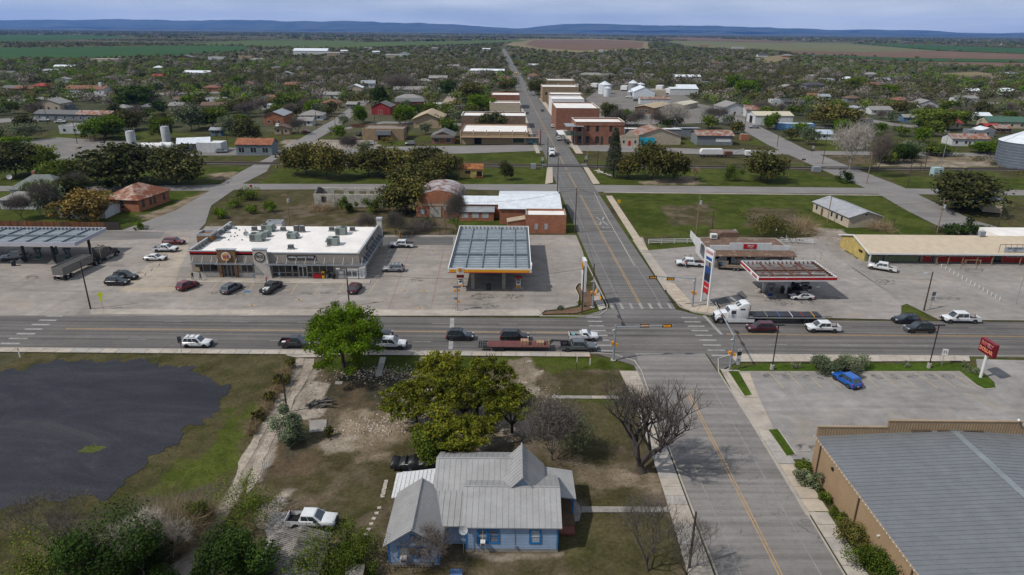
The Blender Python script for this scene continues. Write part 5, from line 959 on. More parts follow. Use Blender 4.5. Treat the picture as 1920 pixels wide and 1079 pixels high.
# ================================================================ brick group at the main street corner
bld('brick_office','flat roofed orange brick building with white roof at the street corner','brick building',(3.5,174.1),0,10.6,6.8,4.5,'flat',wall=BR_ORG,rmat=WROOF,para=.45,wins=[('f',2.4,1.1,.7,1.4),('f',5.0,1.1,.7,1.4)],wframe=M('board_white',(.5,.5,.52)),pane=M('window_board',(.42,.43,.47)))
bld('lean_to_shed','low tan roofed lean-to against the left side of the corner brick building','shed',(-1.3,175.6),.05,4.6,3.6,2.6,'shed_r',.8,.15,wall=BR_ORG,rmat=M('tan_roof',(.42,.33,.23)))
t=bld('brick_warehouse','brick warehouse with long pale ribbed metal roof beside the main street','warehouse',(-3.6,183.2),0,16.8,21.5,4.4,'gable_x',1.5,.4,BR_ORG,WMET,ribs=.8)
o=bld('brick_warehouse_wing','narrow brick wing with pale metal roof joining the warehouse on the left','warehouse',(-15.5,189.6),0,11.7,9.2,4.0,'gable_x',1.3,.2,BR_ORG,WMET,ribs=.8)
bld('brick_lean_to','low brick shed with grey metal roof and three boarded windows below the warehouse wing','shed',(-14.9,186.2),0,9.6,3.2,2.6,'shed',.7,.25,BR_ORG,GRM,ribs=.6,wins=[('f',.8,.9,1.6,1.2),('f',3.6,.9,1.7,1.2),('f',6.4,.9,1.7,1.2)],wframe=M('board_white',(.5,.5,.52)),pane=M('board_pale',(.5,.5,.49)))
# stepped gable hall with rounded roof
t=thing('stepped_gable_hall','old orange brick hall with stepped gable, white sliding door and curved rusty roof','brick hall',(-27.6,190.0),.0);w_,d_,h_=13.2,16,3.9
arc=[(w_/2-w_/2*math.cos(a),h_+3.6*math.sin(a)**.9)for a in[math.pi*k/14 for k in range(15)]]
mb=MB();mb.prism([(0,0),(w_,0)]+[(x,z-.1)for x,z in arc[::-1]],.3,d_,'y');mb.build('wall',BR_ORG,t)
mb=MB();
for(xa,za),(xb,zb)in zip(arc[:-1],arc[1:]):mb.slab([(xa,.3,za+.05),(xb,.3,zb+.05),(xb,d_+.2,zb+.05),(xa,d_+.2,za+.05)],.1)
mb.build('roof',rust('white_rust_roof',(.45,.42,.42),(.2,.1,.08),.5,.5),t)
st=[(0,0),(w_,0),(w_,h_+.3)]
for k in range(1,7):x=w_-k*.95;st+=[(x,h_+.3+(k-1)*.58),(x,h_+.3+k*.58)]
st+=[(w_-x_,z_)for x_,z_ in st[2:][::-1]];mb=MB();mb.prism(st,-.05,.3,'y');mb.build('stepped_gable',BR_ORG,t)
ap(t,'lintel',M('faded_lintel',(.42,.36,.26)),(1.8,10.5,-.1,-.05,3.2,3.8));ap(t,'sliding_door',M('door_stained_white',(.45,.43,.38),.8,0,.4,1.5,streak=True),(4.0,7.2,-.18,-.06,0,2.9));window(t,'f',w_,d_,1.2,.9,1.2,1.2,M('board_white',(.5,.5,.52)),M('window_board',(.42,.43,.47))).location=(0,-.06,0)
# roofless ruin
RUIN=M('ruin_plaster',(.52,.49,.42),.95,0,.4,1.2,bump=.4);RUIND=M('ruin_stone',(.16,.145,.13),.95,0,.5,1.5,bump=.5)
t=thing('roofless_ruin','roofless whitewashed stone ruin with empty window openings','ruin',(-59.6,200.6),.0);
def wallholes(par,face,L_,h,th,holes,mat_,flip=None):
    """wall along x with rectangular openings (u0, u1, z0, z1)"""
    mb=MB();xs=sorted({0,L_}|{u for q in holes for u in q[:2]})
    for a,b in zip(xs[:-1],xs[1:]):
        hs_=[q for q in holes if q[0]<=a and q[1]>=b]
        if not hs_:mb.box(a,b,0,th,0,h)
        else:
            q=hs_[0]
            if q[2]>0:mb.box(a,b,0,th,0,q[2])
            mb.box(a,b,0,th,q[3],h)
    o=mb.build('wall',mat_,par);o.location=flip[0];o.rotation_euler=(0,0,flip[1]);return o
wallholes(t,'f',20.6,3.9,.5,[(2.2,3.8,1.2,3.2),(6.2,7.6,0,3.1),(16.4,17.8,1.8,3.2)],RUIN,((0,0,0),0));wallholes(t,'b',20.6,3.9,.5,[(4,7,1.6,3.2),(8.6,10.2,1.4,3.0),(11.9,14,1.4,3.0),(15.2,16.6,1.2,3.0),(18.4,19.8,1.2,3.0)],RUIN,((0,8.5,0),0))
for x in(0,20.1):mb=MB();mb.prism([(.5,0),(8.5,0),(8.5,4.0),(4.5,5.2),(.5,4.0)],x,x+.5,'x');mb.build('end_wall',RUIND,t)
ap(t,'rubble_floor',RUIND,(.5,20.1,.5,8.5,0,.15))
CRH=[('f',6.4,2.4,.8,.7)]
t=bld('cream_hall','long cream house on piers with pale grey roof alone on the green lot','house',(92.4,182.2),.12,9.6,18.5,3.0,'gable_y',1.5,.45,CREAM,M('pale_grey_roof',(.36,.37,.39),.7),wins=[('l',9.5,.9,1,1.4),('l',12.2,.9,1,1.4),('l',14.6,.9,1,1.4),('l',1.5,.9,1,1.4),('f',4.4,3.3,.8,.5)],doors=[('l',4.5,1.0,2.1)])
t=bld('rusty_roof_house','orange brick house with rusty hipped metal roof left of the diagonal street','house',(-118.9,194.8),-.17,10.8,14.0,3.8,'hip',2.9,.6,BR_ORG,rust('rusty_hip_tin',(.50,.40,.33),(.24,.085,.045),.44,.35),ribs=.8,wins=[('f',4.8,1,1.1,2),('r',1.6,1,.9,2),('r',4.8,1,.9,2),('r',6.6,1,.9,2),('r',11,1,.9,2)],wframe=M('frame_dark',(.09,.05,.04)),pane=GLASS)
ap(t,'side_porch',SHG[1],(-2.6,.1,2,6.5,2.5,2.7));ap(t,'side_room',WHW,(-1.9,0,2.4,6.2,0,2.5))
bld('grey_garage','low white garage with grey roof behind the wooden fence','garage',at(112,409),0,13,7.5,2.6,'gable_x',1.1,.5,WHW,SHG[0]);bld('white_bungalow','white bungalow with pale roof and paired windows at the left edge','house',at(2,392),0,10.5,7,3.0,'hip',1.5,.6,WHW,SHG[2],wins=[('f',1.0,.9,1.4,1.3,1),('f',4.6,.9,1.4,1.3,1),('f',7.2,.9,1.2,1.3,1)])
t=bld('green_grey_house','house with large grey green hipped roof and brick chimney among the left trees','house',at(22,372),.1,15,10,3.2,'hip',3.2,.6,WHW,M('grey_green_shingle',(.17,.19,.175),.9,0,.25,1.2));ap(t,'chimney',BR_ORG,(4.0,4.9,6.2,7,4,7.2));dish('satellite_dish','white satellite dish beside the brick chimney roof at the left edge',(*at(24,358),2.0),.4,.8,2.5)
t=bld('yellow_cabin','small yellow cabin with orange tin roof and arched porch','cabin',(-19.4,246.2),0,8.4,4.6,3.3,'gable_x',1.4,.3,YELW,rust('orange_tin',(.42,.17,.06),(.26,.10,.04),.5,.6),ribs=.6,wins=[('f',2.2,1.5,1.7,.9,1)],wframe=M('frame_rust',(.2,.06,.03)),doors=[('f',6.2,1.9,2.3,DARK)]);ap(t,'porch_deck',M('frame_rust',(.2,.06,.03)),(6.0,8.3,-1.2,0,.1,.4));[ap(t,'porch_post',M('frame_rust',(.2,.06,.03)),(x,x+.15,-1.2,-1.05,.4,1.2))for x in(6.0,7.1,8.2)]
# ================================================================ main street buildings
t=bld('corner_hotel','two storey orange brick corner building with balcony and white parapet','brick building',(29.0,324.7),.03,23,17,10.0,'flat',wall=BR_RED,rmat=WROOF,para=.6,coping=WHITE)
for k,u_ in enumerate((1.2,5.0,9.4,15.8)):
    window(t,'f',23,17,u_+.2,6.3,1.3,2.6,M('frame_dark',(.09,.05,.04)),GLASS,1,simple=True)
    mb=MB();mb.prism([(u_,.8),(u_+1.9,.8),(u_+1.9,3.2)]+[(u_+.95+.95*math.cos(R(a)),3.2+.9*math.sin(R(a)))for a in range(15,180,15)]+[(u_,3.2)],-.08,0,'y');mb.build('arched_window',GLASS,t)
ap(t,'cornice',BR_ORG,(-.15,23.15,-.2,0,9.0,9.3));ap(t,'door',M('door_green',(.02,.06,.04)),(12.2,13.2,-.05,0,0,4));bal=thing('balcony',None,None);bal.parent=t
ap(bal,'balcony_floor',M('balcony_green',(.04,.09,.06)),(-4.2,3.2,-2.6,0,4.7,5.1));ap(bal,'balcony_roof',GRM,(-4.6,3.6,-2.9,1,8.7,8.9));ap(bal,'side_balcony_floor',MATS['balcony_green'],(-4.2,0,0,9,4.7,5.1));ap(bal,'side_roof',GRM,(-4.6,0,1,9,8.7,8.85))
for x,y in((-4.1,-2.5),(-.5,-2.5),(3.0,-2.5),(-4.1,3),(-4.1,8.6)):ap(bal,'balcony_post',LEAD,(x,x+.15,y,y+.15,0,8.7))
[ap(bal,'baluster',LEAD,(-4.2+k*.5,-4.16+k*.5,-2.6,-2.55,5.1,6.1))for k in range(15)];ap(bal,'handrail',LEAD,(-4.2,3.2,-2.62,-2.54,6.1,6.18));ap(bal,'white_awning',WHITE,(-7.4,-4.4,2,17,4.3,4.5))
def shop(name,label,bl_,br_,top,d,wall,para=.6,nw=0,wz=4.0,rm=WROOF,rz=.02,wf=TRIMW,cop=WHITE,h=None,**k):
    o_,r_,w_=org(bl_,br_);h_=h or zat(bl_,top)-para;return bld(name,label,'shop',o_,rz,w_,d,h_,'flat',wall=wall,rmat=rm,para=para,coping=cop,wins=[('f',(i+.5)*w_/nw-.6,wz,1.2,1.8)for i in range(nw)],wframe=wf,**k)
shop('brick_shop','brick and tan fronted two part shop with white roof behind the corner balcony building',(1042,244),(1122,244),203,34,BR_RED,nw=0);
t=shop('white_shop','tall plain white shop with four blank windows on the main street',(1034,216),(1094,216),186,26,M('white_wall_paint',(.72,.72,.74),.8,0,.06),nw=4,wz=6.5,rm=WROOF,pane=WHITE)
shop('tan_brick_shop','tan brick shop with grey topped parapet behind the white shop',(1031,204),(1092,204),177,22,BR_TAN,nw=3,wz=5,cop=LEAD);shop('tan_brick_shop','two storey tan brick shop with row of five small windows',(1017,192),(1076,190),163,26,BR_TAN,nw=5,wz=5.5,wf=M('frame_dark',(.09,.05,.04)))
shop('far_brick_shop','far dark tan shop at the end of the main street row',(1027,170),(1073,169),151,26,M('dark_tan',(.2,.14,.075)),nw=4,wz=4);shop('cream_block','low cream block building behind the two storey tan shop',(1046,172),(1080,171),159,18,CREAM)
# left side of the main street
t=shop('western_front_shop','long tan western style store front with white roof left of the main street',(863,270),(990,270),248,30,M('tan_siding',(.46,.34,.21),.9,0,.2),nw=0,rz=0,cop=M('red_coping',(.25,.08,.05)))
for k in range(6):ap(t,'brown_stripe',M('stripe_brown',(.16,.07,.05)),(.5+k*6.2,5.9+k*6.2,-.06,0,4.6,4.8));ap(t,'brown_stripe',MATS['stripe_brown'],(.5+k*6.2,5.9+k*6.2,-.06,0,5.6,5.8))
for k in range(7):ap(t,'pilaster',M('pilaster_tan',(.5,.4,.26)),(k*6.1,k*6.1+.5,-.2,0,0,6.4))
ap(t,'awning',M('awning_tan',(.36,.26,.16)),(.2,37,-3,-.1,3.3,3.5));ap(t,'end_wall',M('maroon_end',(.2,.04,.04)),(37.6,38.0,-.3,0,0,7));ap(t,'shop_door',DARK,(6,10,-.07,0,0,2.8));ap(t,'shop_window',M('green_glass',(.02,.07,.06),.2),(24.5,30,-.07,0,.8,2.8));ap(t,'painted_panel',M('mural',(.2,.33,.36),.8,0,.5,1.5),(30.5,36.8,-.07,0,.5,3.0))
shop('white_roof_store','stone sided store with bright white roof behind the western fronts',(865,240),(985,240),221,20,BR_BRN,h=6,rz=0)
shop('brick_ruined_shop','weathered red brick store with low parapet on the left of the main street',(920,204),(974,204),178,24,BR_RED,rz=0,cop=None);shop('striped_shop','pale shop with ribbed awning below the red brick store',(918,215),(975,215),193,14,CREAM,rz=0)
t=bld('gabled_brick_shop','small brick shop with grey gabled roof and siding front beside the western store','shop',at(809,270),0,10.6,13,3.6,'gable_y',2.2,.5,BR_RED,SHG[0],wins=[('f',1.2,.8,2.4,1.8),('f',6.8,.8,2.4,1.8)]);ap(t,'siding_front',M('taupe_siding',(.25,.22,.19)),(-.1,10.7,-.9,-.05,2.9,4.2))
t=bld('brown_brick_office','flat roofed brown brick office with grey mansard entrance left of the gabled shop','office',at(680,263),0,20,14,5.2,'flat',wall=BR_TAN,rmat=M('gravel_roof',(.25,.2,.16)),para=.3);ap(t,'entrance_roof',LEAD,(6.8,14,-1.4,0,2.6,4.6));ap(t,'entrance',DARK,(7.4,13.4,-.1,0,0,2.5))
bld('tan_gabled_hall','tan hall with big tan gabled metal roof','hall',at(776,240),.0,15,24,5.0,'gable_y',3.0,1,TANW,M('tan_metal',(.46,.36,.23)),doors=[('f',6,2.2,3.2,M('door_tan',(.35,.26,.18)))]);bld('red_barn','small red barn with white trimmed door and grey gambrel roof','barn',at(697,215),-.1,12,13,5,'gable_y',2.6,.5,REDW,SHG[0],wins=[('f',4.4,.4,2.6,2.4,1)],pane=REDW)
bld('metal_storage_shed','long grey open fronted metal shed with white roof behind the brick corner building','shed',at(1172,262),0,27.5,9,4.6,'shed_b',.7,.3,GRYW,WHITE,doors=[('f',2.6,6.5,3.6,DARK),('f',13,6,3.6,DARK)],ribs=0)
t=bld('mission_shop','little cream shop with curved mission gable and red door','shop',at(1163,274),0,8.5,9,4.2,'flat',wall=CREAM,rmat=SHG[0],para=.2,wins=[('f',1,1.2,1.0,1.5),('f',6.4,1.2,1.0,1.5)],doors=[('f',3.6,1.2,2.4,RED)]);mb=MB();mb.prism([(0,4.2),(8.5,4.2),(8,5.0),(6.6,5.2),(5.6,6.2),(4.25,6.5),(2.9,6.2),(1.9,5.2),(.5,5.0)],-.1,.1,'y');mb.build('mission_gable',CREAM,t)
bld('rusty_roof_store','store with large rusty gabled roof and turquoise painted wall','store',at(1191,272),.1,22,16,4,'gable_y',3.6,.4,CREAM,TINR,wins=());
u=thing('turquoise_mural_wall','bright turquoise painted wall facing the street behind the oaks','wall',at(1191,273));ap(u,'panel',M('turquoise',(.01,.38,.52),.7),(0,9,0,.2,0,3.6))
bld('tin_barn','grey tin barn with rusty roof and white lettered panel','barn',at(1306,272),0,17,12,4.6,'gable_x',1.6,.6,GRYW,TINR,wins=[('f',9,1.6,7,1.3,5)],pane=WHITE);bld('tin_hut','small grey tin hut with rusty roof right of the tin barn','hut',at(1343,261),0,6.5,5,3.2,'gable_x',1,.3,GRYW,TINR)
bld('grey_lean_shed','dark grey lean-to shed left of the tin barn','shed',at(1265,256),0,13,8,3.6,'shed_b',.6,.3,GRYW,GRM)
bld('white_metal_garage','white metal garage with cream roof on the side street','garage',at(1415,233),0,22,15,5.0,'gable_x',1.6,.4,WHW,M('cream_metal',(.60,.55,.42)),ribs=1.4,doors=[('l',5,5,4,DARK)])
bld('blue_trailer','long bright blue mobile home with white skirting','mobile home',at(1457,243),-.06,20,5,3.3,'flat',wall=M('trailer_blue',(.12,.28,.5)),rmat=WHITE,para=.02);bld('pale_roof_house','low white house with pale blue roof behind the leafless crossing tree','house',at(1531,262),-.1,25,10,3.0,'gable_x',1.4,.6,WHW,M('pale_blue_roof',(.45,.52,.62)),wins=[('f',3+4*i,1,1.2,1.1)for i in range(5)])
t=thing('mobile_home','cream mobile home with grey roof seen end-on at the right edge','mobile home',at(1841,399),-.42);mb=MB();walls(mb,'gable_y',5,17,3.3,.9);mb.xform(Matrix.Translation((0,0,.5)));mb.build('wall',CREAM,t);mb=MB();roofs(mb,'gable_y',5,17,3.8,.9,.3);mb.build('roof',M('blue_grey_roof',(.27,.31,.36)),t);ap(t,'skirting',DARK,(.3,4.7,.3,16.5,0,.5))
u=thing('teal_box','pale teal utility cabinet by the railway behind the big oak','cabinet',at(1749,331));ap(u,'cabinet',M('pale_teal',(.42,.56,.58)),(0,3.6,0,2.4,0,3.2));ap(u,'door',M('teal_dark',(.3,.42,.45)),(.4,1.6,-.03,0,.2,2.8))
# grain bins
def bin_tank(label,p,r,h,roofh,mat_=GRM,name='grain_bin',grp=None):
    t=thing(name,label,'grain bin',p,0,grp);mb=MB();mb.lathe([(r,0),(r,h)],24);mb.build('wall',mat_,t,smooth=40);mb=MB()
    for k in range(int(h/1.1)):z=(k+1)*1.1;mb.lathe([(r,z-.05),(r+.05,z),(r,z+.05)],24)
    tag(mb.build('ring',STEEL,t),kind='stuff')
    mb=MB();mb.lathe([(r+.25,h-.05),(r*.15,h+roofh),(.05,h+roofh+.1)],24);mb.build('roof',WMET,t);mb=MB();mb.lathe([(.5,h+roofh),(.5,h+roofh+.6),(.05,h+roofh+.8)],10);mb.build('roof_cap',STEEL,t)
    for k in range(8):a=k*math.pi/4;mb=MB();mb.cyl((math.cos(a)*(r+.2),math.sin(a)*(r+.2),h+.02),(math.cos(a)*r*.15,math.sin(a)*r*.15,h+roofh+.05),.08,seg=4);mb.build('roof_rib',STEEL,t)
    return t
x,y=at(1917,312);bin_tank('large blue grey grain bin with pale conical roof cut by the right edge',(x+1,y),11,10,4.5,ribmetal('bin_blue_grey',(.16,.19,.23),.5,.3))
for lb,p_,r_,h_,rr_ in(('tallest white grain bin at the mill',(1133,176),5.4,7.6,2.6),('narrow white grain bin in front of the tallest one',(1138,181),2.8,6.5,1.4),('grey grain bin on the right of the mill',(1186,172),4.2,7.4,2.4),('short wide grey bin right of the mill',(1200,171),4,6,1.2),('small grey hopper bin between the mill bins',(1181,182),2.2,4,1.4)):bin_tank(lb,at(*p_),r_,h_,rr_,WMET if 'white' in lb else GRM,grp='grain bins at the mill')
bld('mill_shed','white peaked mill shed below the grey bins','shed',at(1188,184),0,17,22,5,'gable_y',3.6,.3,WMET,WMET);bld('mill_annex','low pale annex in front of the mill shed','shed',at(1200,182),0,21,10,5,'flat',wall=CREAM,rmat=WHITE);bld('storage_units','long row of brown self storage units with pale doors','storage units',at(1190,212),-.55,13,32,4,'gable_y',1.2,.5,WOODW,M('tan_metal',(.46,.36,.23)),wins=[('f',3,1,2,1.6),('f',7,1,2,1.6)]);bld('storage_units','second storage row with cream roof right of the brown units','storage units',at(1252,205),-.6,11,28,3.4,'gable_y',1,.4,CREAM,M('cream_metal',(.6,.55,.42)))
bld('white_store_shed','white shed with streaked rusty roof above the storage units','shed',at(1200,196),0,22,9,4,'gable_x',1.2,.3,WHW,TINR);bld('white_long_shed','long white shed right of the mill yard','shed',at(1256,178),0,24,12,5,'gable_x',1,.3,WHW,WMET);
for i,(p_,lb)in enumerate((((1107,166),'white trailer box left of the mill bins'),((1163,171),'white trailer box between the mill bins'),((1229,170),'white trailer box with open dark end beyond the mill'),((1246,177),'tall white container right of the mill yard'))):u=thing('trailer_box',lb,'trailer',at(*p_),-.4);ap(u,'body',WHITE,(0,6,0,9,1,4.4));ap(u,'running_gear',BLACKP,(.5,5.5,.5,3,0,1))
# tank plant on the left
for lb,p_,r_,h_ in(('tall white cylinder tank at the left gravel yard behind the oak',(250,283),1.9,8.5),('stout white silo with railing beside the metal shed',(313,268),1.9,7.5)):t=thing('white_tank',lb,'tank',at(*p_));mb=MB();mb.lathe([(r_,0),(r_,h_-.6),(r_*.8,h_),(.1,h_+.2)],16);mb.build('shell',M('tank_grey',(.46,.47,.48)),t,smooth=40);[ap(t,'rail_post',STEEL,(r_*math.cos(a)-.05,r_*math.cos(a)+.05,r_*math.sin(a)-.05,r_*math.sin(a)+.05,h_-.5,h_+.9))for a in[k*math.pi/4 for k in range(8)]]
for lb,p_,L_ in(('long white horizontal gas tank behind the left oak',(268,283),9),('short white horizontal tank right of the long one',(303,282),5)):t=thing('horizontal_tank',lb,'tank',at(*p_));mb=MB();mb.cyl((0,0,2),(L_,0,2),1.5,seg=14);mb.cyl((-.7,0,2),(0,0,2),.9,1.5,seg=14);mb.cyl((L_,0,2),(L_+.7,0,2),1.5,.9,seg=14);mb.build('shell',WHITE,t,smooth=50);ap(t,'saddle',CONC,(1,1.6,-1,1,0,.8));ap(t,'saddle',CONC,(L_-1.6,L_-1,-1,1,0,.8))
bld('metal_shop','grey metal shed with pale ribbed roof beside the white silo','shed',at(334,287),.35,13,10,3.8,'gable_x',1.8,.3,GRYW,WMET,ribs=1.2);bld('white_cube_shed','plain white cube shed right of the ribbed roof shed','shed',at(370,286),0,10.5,7,4.0,'flat',wall=WHW,rmat=WHITE,para=.1)
bld('rust_roof_depot','small blue grey depot with rust orange roof by the tracks','depot',at(444,291),0,15,8,4.6,'gable_x',2.0,.4,M('depot_blue',(.2,.25,.28)),rust('orange_rust',(.33,.13,.07),(.22,.08,.04),.5,.5),wins=[('f',1,1,2.5,2.2,1),('f',6,1,2.5,2.2,1),('f',11,1,2.5,2.2,1)])
# ================================================================ vehicles (x forward, origin on the road under the middle)
WH={}
def wheel(par,x,y,r,wd,rim=RIM,side=1,seg=16):
    k=(r,wd,rim.name)
    if k not in WH:
        a=MB();hw=wd/2
        pr=[(r*.62,-hw),(r*.93,-hw),(r,-hw*.7),(r,hw*.7),(r*.93,hw),(r*.62,hw)]
        for i in range(seg):
            t0,t1=2*math.pi*i/seg,2*math.pi*(i+1)/seg
            for(ra,ya),(rb,yb)in zip(pr[:-1],pr[1:]):a.face([(ra*math.cos(t0),ya,ra*math.sin(t0)),(ra*math.cos(t1),ya,ra*math.sin(t1)),(rb*math.cos(t1),yb,rb*math.sin(t1)),(rb*math.cos(t0),yb,rb*math.sin(t0))])
        b=MB();b.cyl((0,-hw*.8,0),(0,hw*.8,0),r*.63,seg=seg)
        for q in range(5):t0=2*math.pi*q/5;b.prism([(r*.08*math.cos(t0+1.57),r*.08*math.sin(t0+1.57)),(r*.6*math.cos(t0-.1),r*.6*math.sin(t0-.1)),(r*.6*math.cos(t0+.1),r*.6*math.sin(t0+.1))],-hw*.95,hw*.95,'y')
        WH[k]=(a.mesh('tyre',TYRE,40),b.mesh('rim',rim))
    w=thing('wheel',None,None,(x,y,r));w.parent=par;link('tyre',WH[k][0],w);link('rim',WH[k][1],w);return w
def loft(mb,rings,mi=0,cap=True):
    n=len(rings[0]);b=len(mb.v)
    for r_ in rings:mb.v+=[tuple(p)for p in r_]
    for i in range(len(rings)-1):
        for j in range(n-1):mb.f.append((b+i*n+j,b+(i+1)*n+j,b+(i+1)*n+j+1,b+i*n+j+1));mb.m.append(mi)
    if cap:mb.f.append(tuple(b+j for j in range(n)));mb.m.append(mi);mb.f.append(tuple(b+(len(rings)-1)*n+j for j in range(n-1,-1,-1)));mb.m.append(mi)
def body_loft(st,W):
    """st: (x, bottom, top, width factor, edge height drop)"""
    rings=[]
    for x,zb,zt,wf,dr in st:
        h=W/2*wf;zm=zb+(zt-zb)*.55
        half=[(0,zb),(h*.86,zb),(h*.97,zb+(zt-zb)*.18),(h,zm),(h*.985,zt-dr-.03),(h*.90,zt-dr*.35),(h*.5,zt),(0,zt+.01)]
        rings.append([(x,-y,z)for y,z in half]+[(x,y,z)for y,z in half[-2:0:-1]]+[(x,0,zb)])
    mb=MB();loft(mb,rings);return mb
def cabin(par,xs,W,z0,z1,col,glass=CGLASS,wt=.78,wins=(.02,.48,.98),rack=False):
    """xs: base rear, roof rear, roof front, base front"""
    a,b,c,d=xs;hb,ht=W/2*.93,W/2*wt;zr=z1;mb=MB();rings=[]
    for x,zt_,f in((0,0,0),):pass
    P={}
    for s in(-1,1):
        P[s]=[Vector((a,s*hb,z0)),Vector((d,s*hb,z0)),Vector((c,s*ht,zr-.03)),Vector((b,s*ht,zr-.03))]
    q=P[-1];p=P[1]
    mb.face([q[0],q[1],q[2],q[3]]);mb.face([p[1],p[0],p[3],p[2]]);mb.face([q[1],p[1],p[2],q[2]]);mb.face([p[0],q[0],q[3],p[3]])
    m1=[Vector(v)+Vector((0,0,.045))for v in((b+.1,-ht*.8,zr-.03),(c-.1,-ht*.8,zr-.03),(c-.1,ht*.8,zr-.03),(b+.1,ht*.8,zr-.03))]
    mb.face(m1);o_=[q[3],q[2],p[2],p[3]]
    for i in range(4):j=(i+1)%4;mb.face([o_[i],o_[j],m1[j],m1[i]])
    o=mb.build('cabin',col,par,smooth=35)
    def panel(A,B,C_,D,n,name,inset=(.06,.08)):
        u=lambda f,g:A.lerp(B,f).lerp(D.lerp(C_,f),g)
        fs,g0,g1=inset[0],inset[1],1-inset[1];Q=[u(fs,g0),u(1-fs,g0),u(1-fs,g1),u(fs,g1)];m_=MB();m_.face([v+n*.012 for v in Q]);m_.face([v-n*.01 for v in Q[::-1]]);return m_.build(name,glass,par)
    nf=(q[1]-p[1]).cross(q[2]-q[1]).normalized();panel(q[1],p[1],p[2],q[2],-nf if nf.x<0 else nf,'windscreen',(.05,.07))
    nb=(p[0]-q[0]).cross(q[3]-q[0]).normalized();panel(p[0],q[0],q[3],p[3],nb if nb.x<0 else-nb,'rear_window',(.09,.14))
    for s in(-1,1):
        A,B,C_,D=P[s];n=(B-A).cross(D-A).normalized();n=n if n.y*s>0 else-n
        for f0,f1 in zip(wins[:-1],wins[1:]):
            lo=lambda f:A.lerp(B,f);hi=lambda f:D.lerp(C_,f);e=.015
            Q=[lo(f0+e).lerp(hi(f0+e),.12),lo(f1-e).lerp(hi(f1-e),.12),lo(f1-e).lerp(hi(f1-e),.86),lo(f0+e).lerp(hi(f0+e),.86)];m_=MB();m_.face([v+n*.012 for v in Q]);m_.face([v-n*.01 for v in Q[::-1]]);m_.build('side_window',glass,par)
    if rack:
        for s in(-1,1):m_=MB();m_.cyl((b+.2,s*ht*.85,zr+.08),(c-.2,s*ht*.85,zr+.08),.03,seg=5);m_.build('roof_rail',BLACKP,par)
        for x in(b+.6,c-.6):m_=MB();m_.box(x-.03,x+.03,-ht*.85,ht*.85,zr+.06,zr+.1);m_.build('roof_bar',BLACKP,par)
def fit(par,L_,W,zb,zh,zt,col,xw,r,rim,trim=BLACKP,wd=.24,flare=None):
    for x in xw:
        for s in(-1,1):
            m_=MB();m_.cyl((x,s*(W/2-.30),r),(x,s*(W/2+.006),r),r*1.17,seg=18);m_.build('wheel_arch',flare or BLACKP,par);wheel(par,x,s*(W/2-wd/2+.03),r,wd,rim)
    h=L_/2
    for s in(-1,1):
        ap(par,'headlight',HEADL,(h-.34,h-.06,s*W*.36-.18,s*W*.36+.18,zh-.16,zh+.0));ap(par,'tail_light',REDL,(-h-.015,-h+.16,s*W*.44-.1,s*W*.44+.09,zt-.38,zt-.04))
        ap(par,'mirror',trim,(xw[0]-1.05-.12,xw[0]-1.05+.12,s*(W/2+.1)-.12,s*(W/2+.1)+.1,zt+.02,zt+.24));ap(par,'door_handle',trim,(xw[0]-1.75,xw[0]-1.55,s*(W/2+.005)-.012,s*(W/2+.005)+.012,zt-.16,zt-.12))
        for x in(xw[0]-.95,xw[0]-2.0):ap(par,'door_seam',BLACKP,(x-.008,x+.008,s*(W/2)-.012,s*(W/2)+.004,zb+.22,zt-.03))
        ap(par,'sill',trim,(xw[1]+r*1.2,xw[0]-r*1.2,s*(W/2-.02)-.03,s*(W/2-.02)+.02,zb-.02,zb+.1))
    ap(par,'grille',trim,(h-.12,h+.02,-W*.27,W*.27,zb+.28,zh-.04));ap(par,'front_bumper',trim,(h-.12,h+.05,-W*.43,W*.43,zb+.02,zb+.24));ap(par,'rear_bumper',trim,(-h-.06,-h+.12,-W*.43,W*.43,zb+.04,zb+.26));ap(par,'number_plate',WHITE,(-h-.08,-h-.06,-.17,.17,zb+.3,zb+.46))
def suv(label,p,hd,col,group=None,L_=4.75,W=1.92,H=1.8,rim=RIM,rack=True,kind='suv',r=.36,trim=BLACKP,cat='suv'):
    t=thing(kind,label,cat,(*p,0),R(hd),group);h=L_/2;zt=1.1;zh=.98
    st=[(-h,.42,.92,.84,.05),(-h+.06,.34,1.02,.93,.06),(-h+.5,.27,zt,1,.07),(0,.26,zt,1,.06),(h-1.35,.26,zt+.0,1,.08),(h-1.0,.26,1.03,.99,.1),(h-.4,.28,zh+.02,.94,.12),(h-.1,.32,.80,.84,.12),(h,.4,.68,.72,.08)]
    body_loft(st,W).build('body',col,t,smooth=38);cabin(t,(-h+.12,-h+.55,h-2.05,h-1.28),W,zt-.06,H,col,wins=(.05,.30,.58,.93),rack=rack);fit(t,L_,W,.28,zh-.05,zt,col,(h-.92,-h+.95),r,rim,trim);return t
def sedan(label,p,hd,col,L_=4.8,W=1.83,H=1.45,group=None,rim=RIM):
    t=thing('sedan',label,'car',(*p,0),R(hd),group);h=L_/2;zt=.92
    st=[(-h,.42,.78,.8,.05),(-h+.1,.32,.90,.9,.06),(-h+.8,.22,.95,1,.08),(0,.2,zt,1,.06),(h-1.5,.2,.92,1,.08),(h-.5,.22,.78,.95,.1),(h-.1,.26,.66,.85,.1),(h,.34,.56,.72,.06)]
    body_loft(st,W).build('body',col,t,smooth=38);cabin(t,(-h+.45,-h+1.3,h-2.15,h-1.25),W,zt-.06,H,col,wins=(.16,.48,.86));fit(t,L_,W,.22,.76,.92,col,(h-.95,-h+1.02),.33,rim);return t
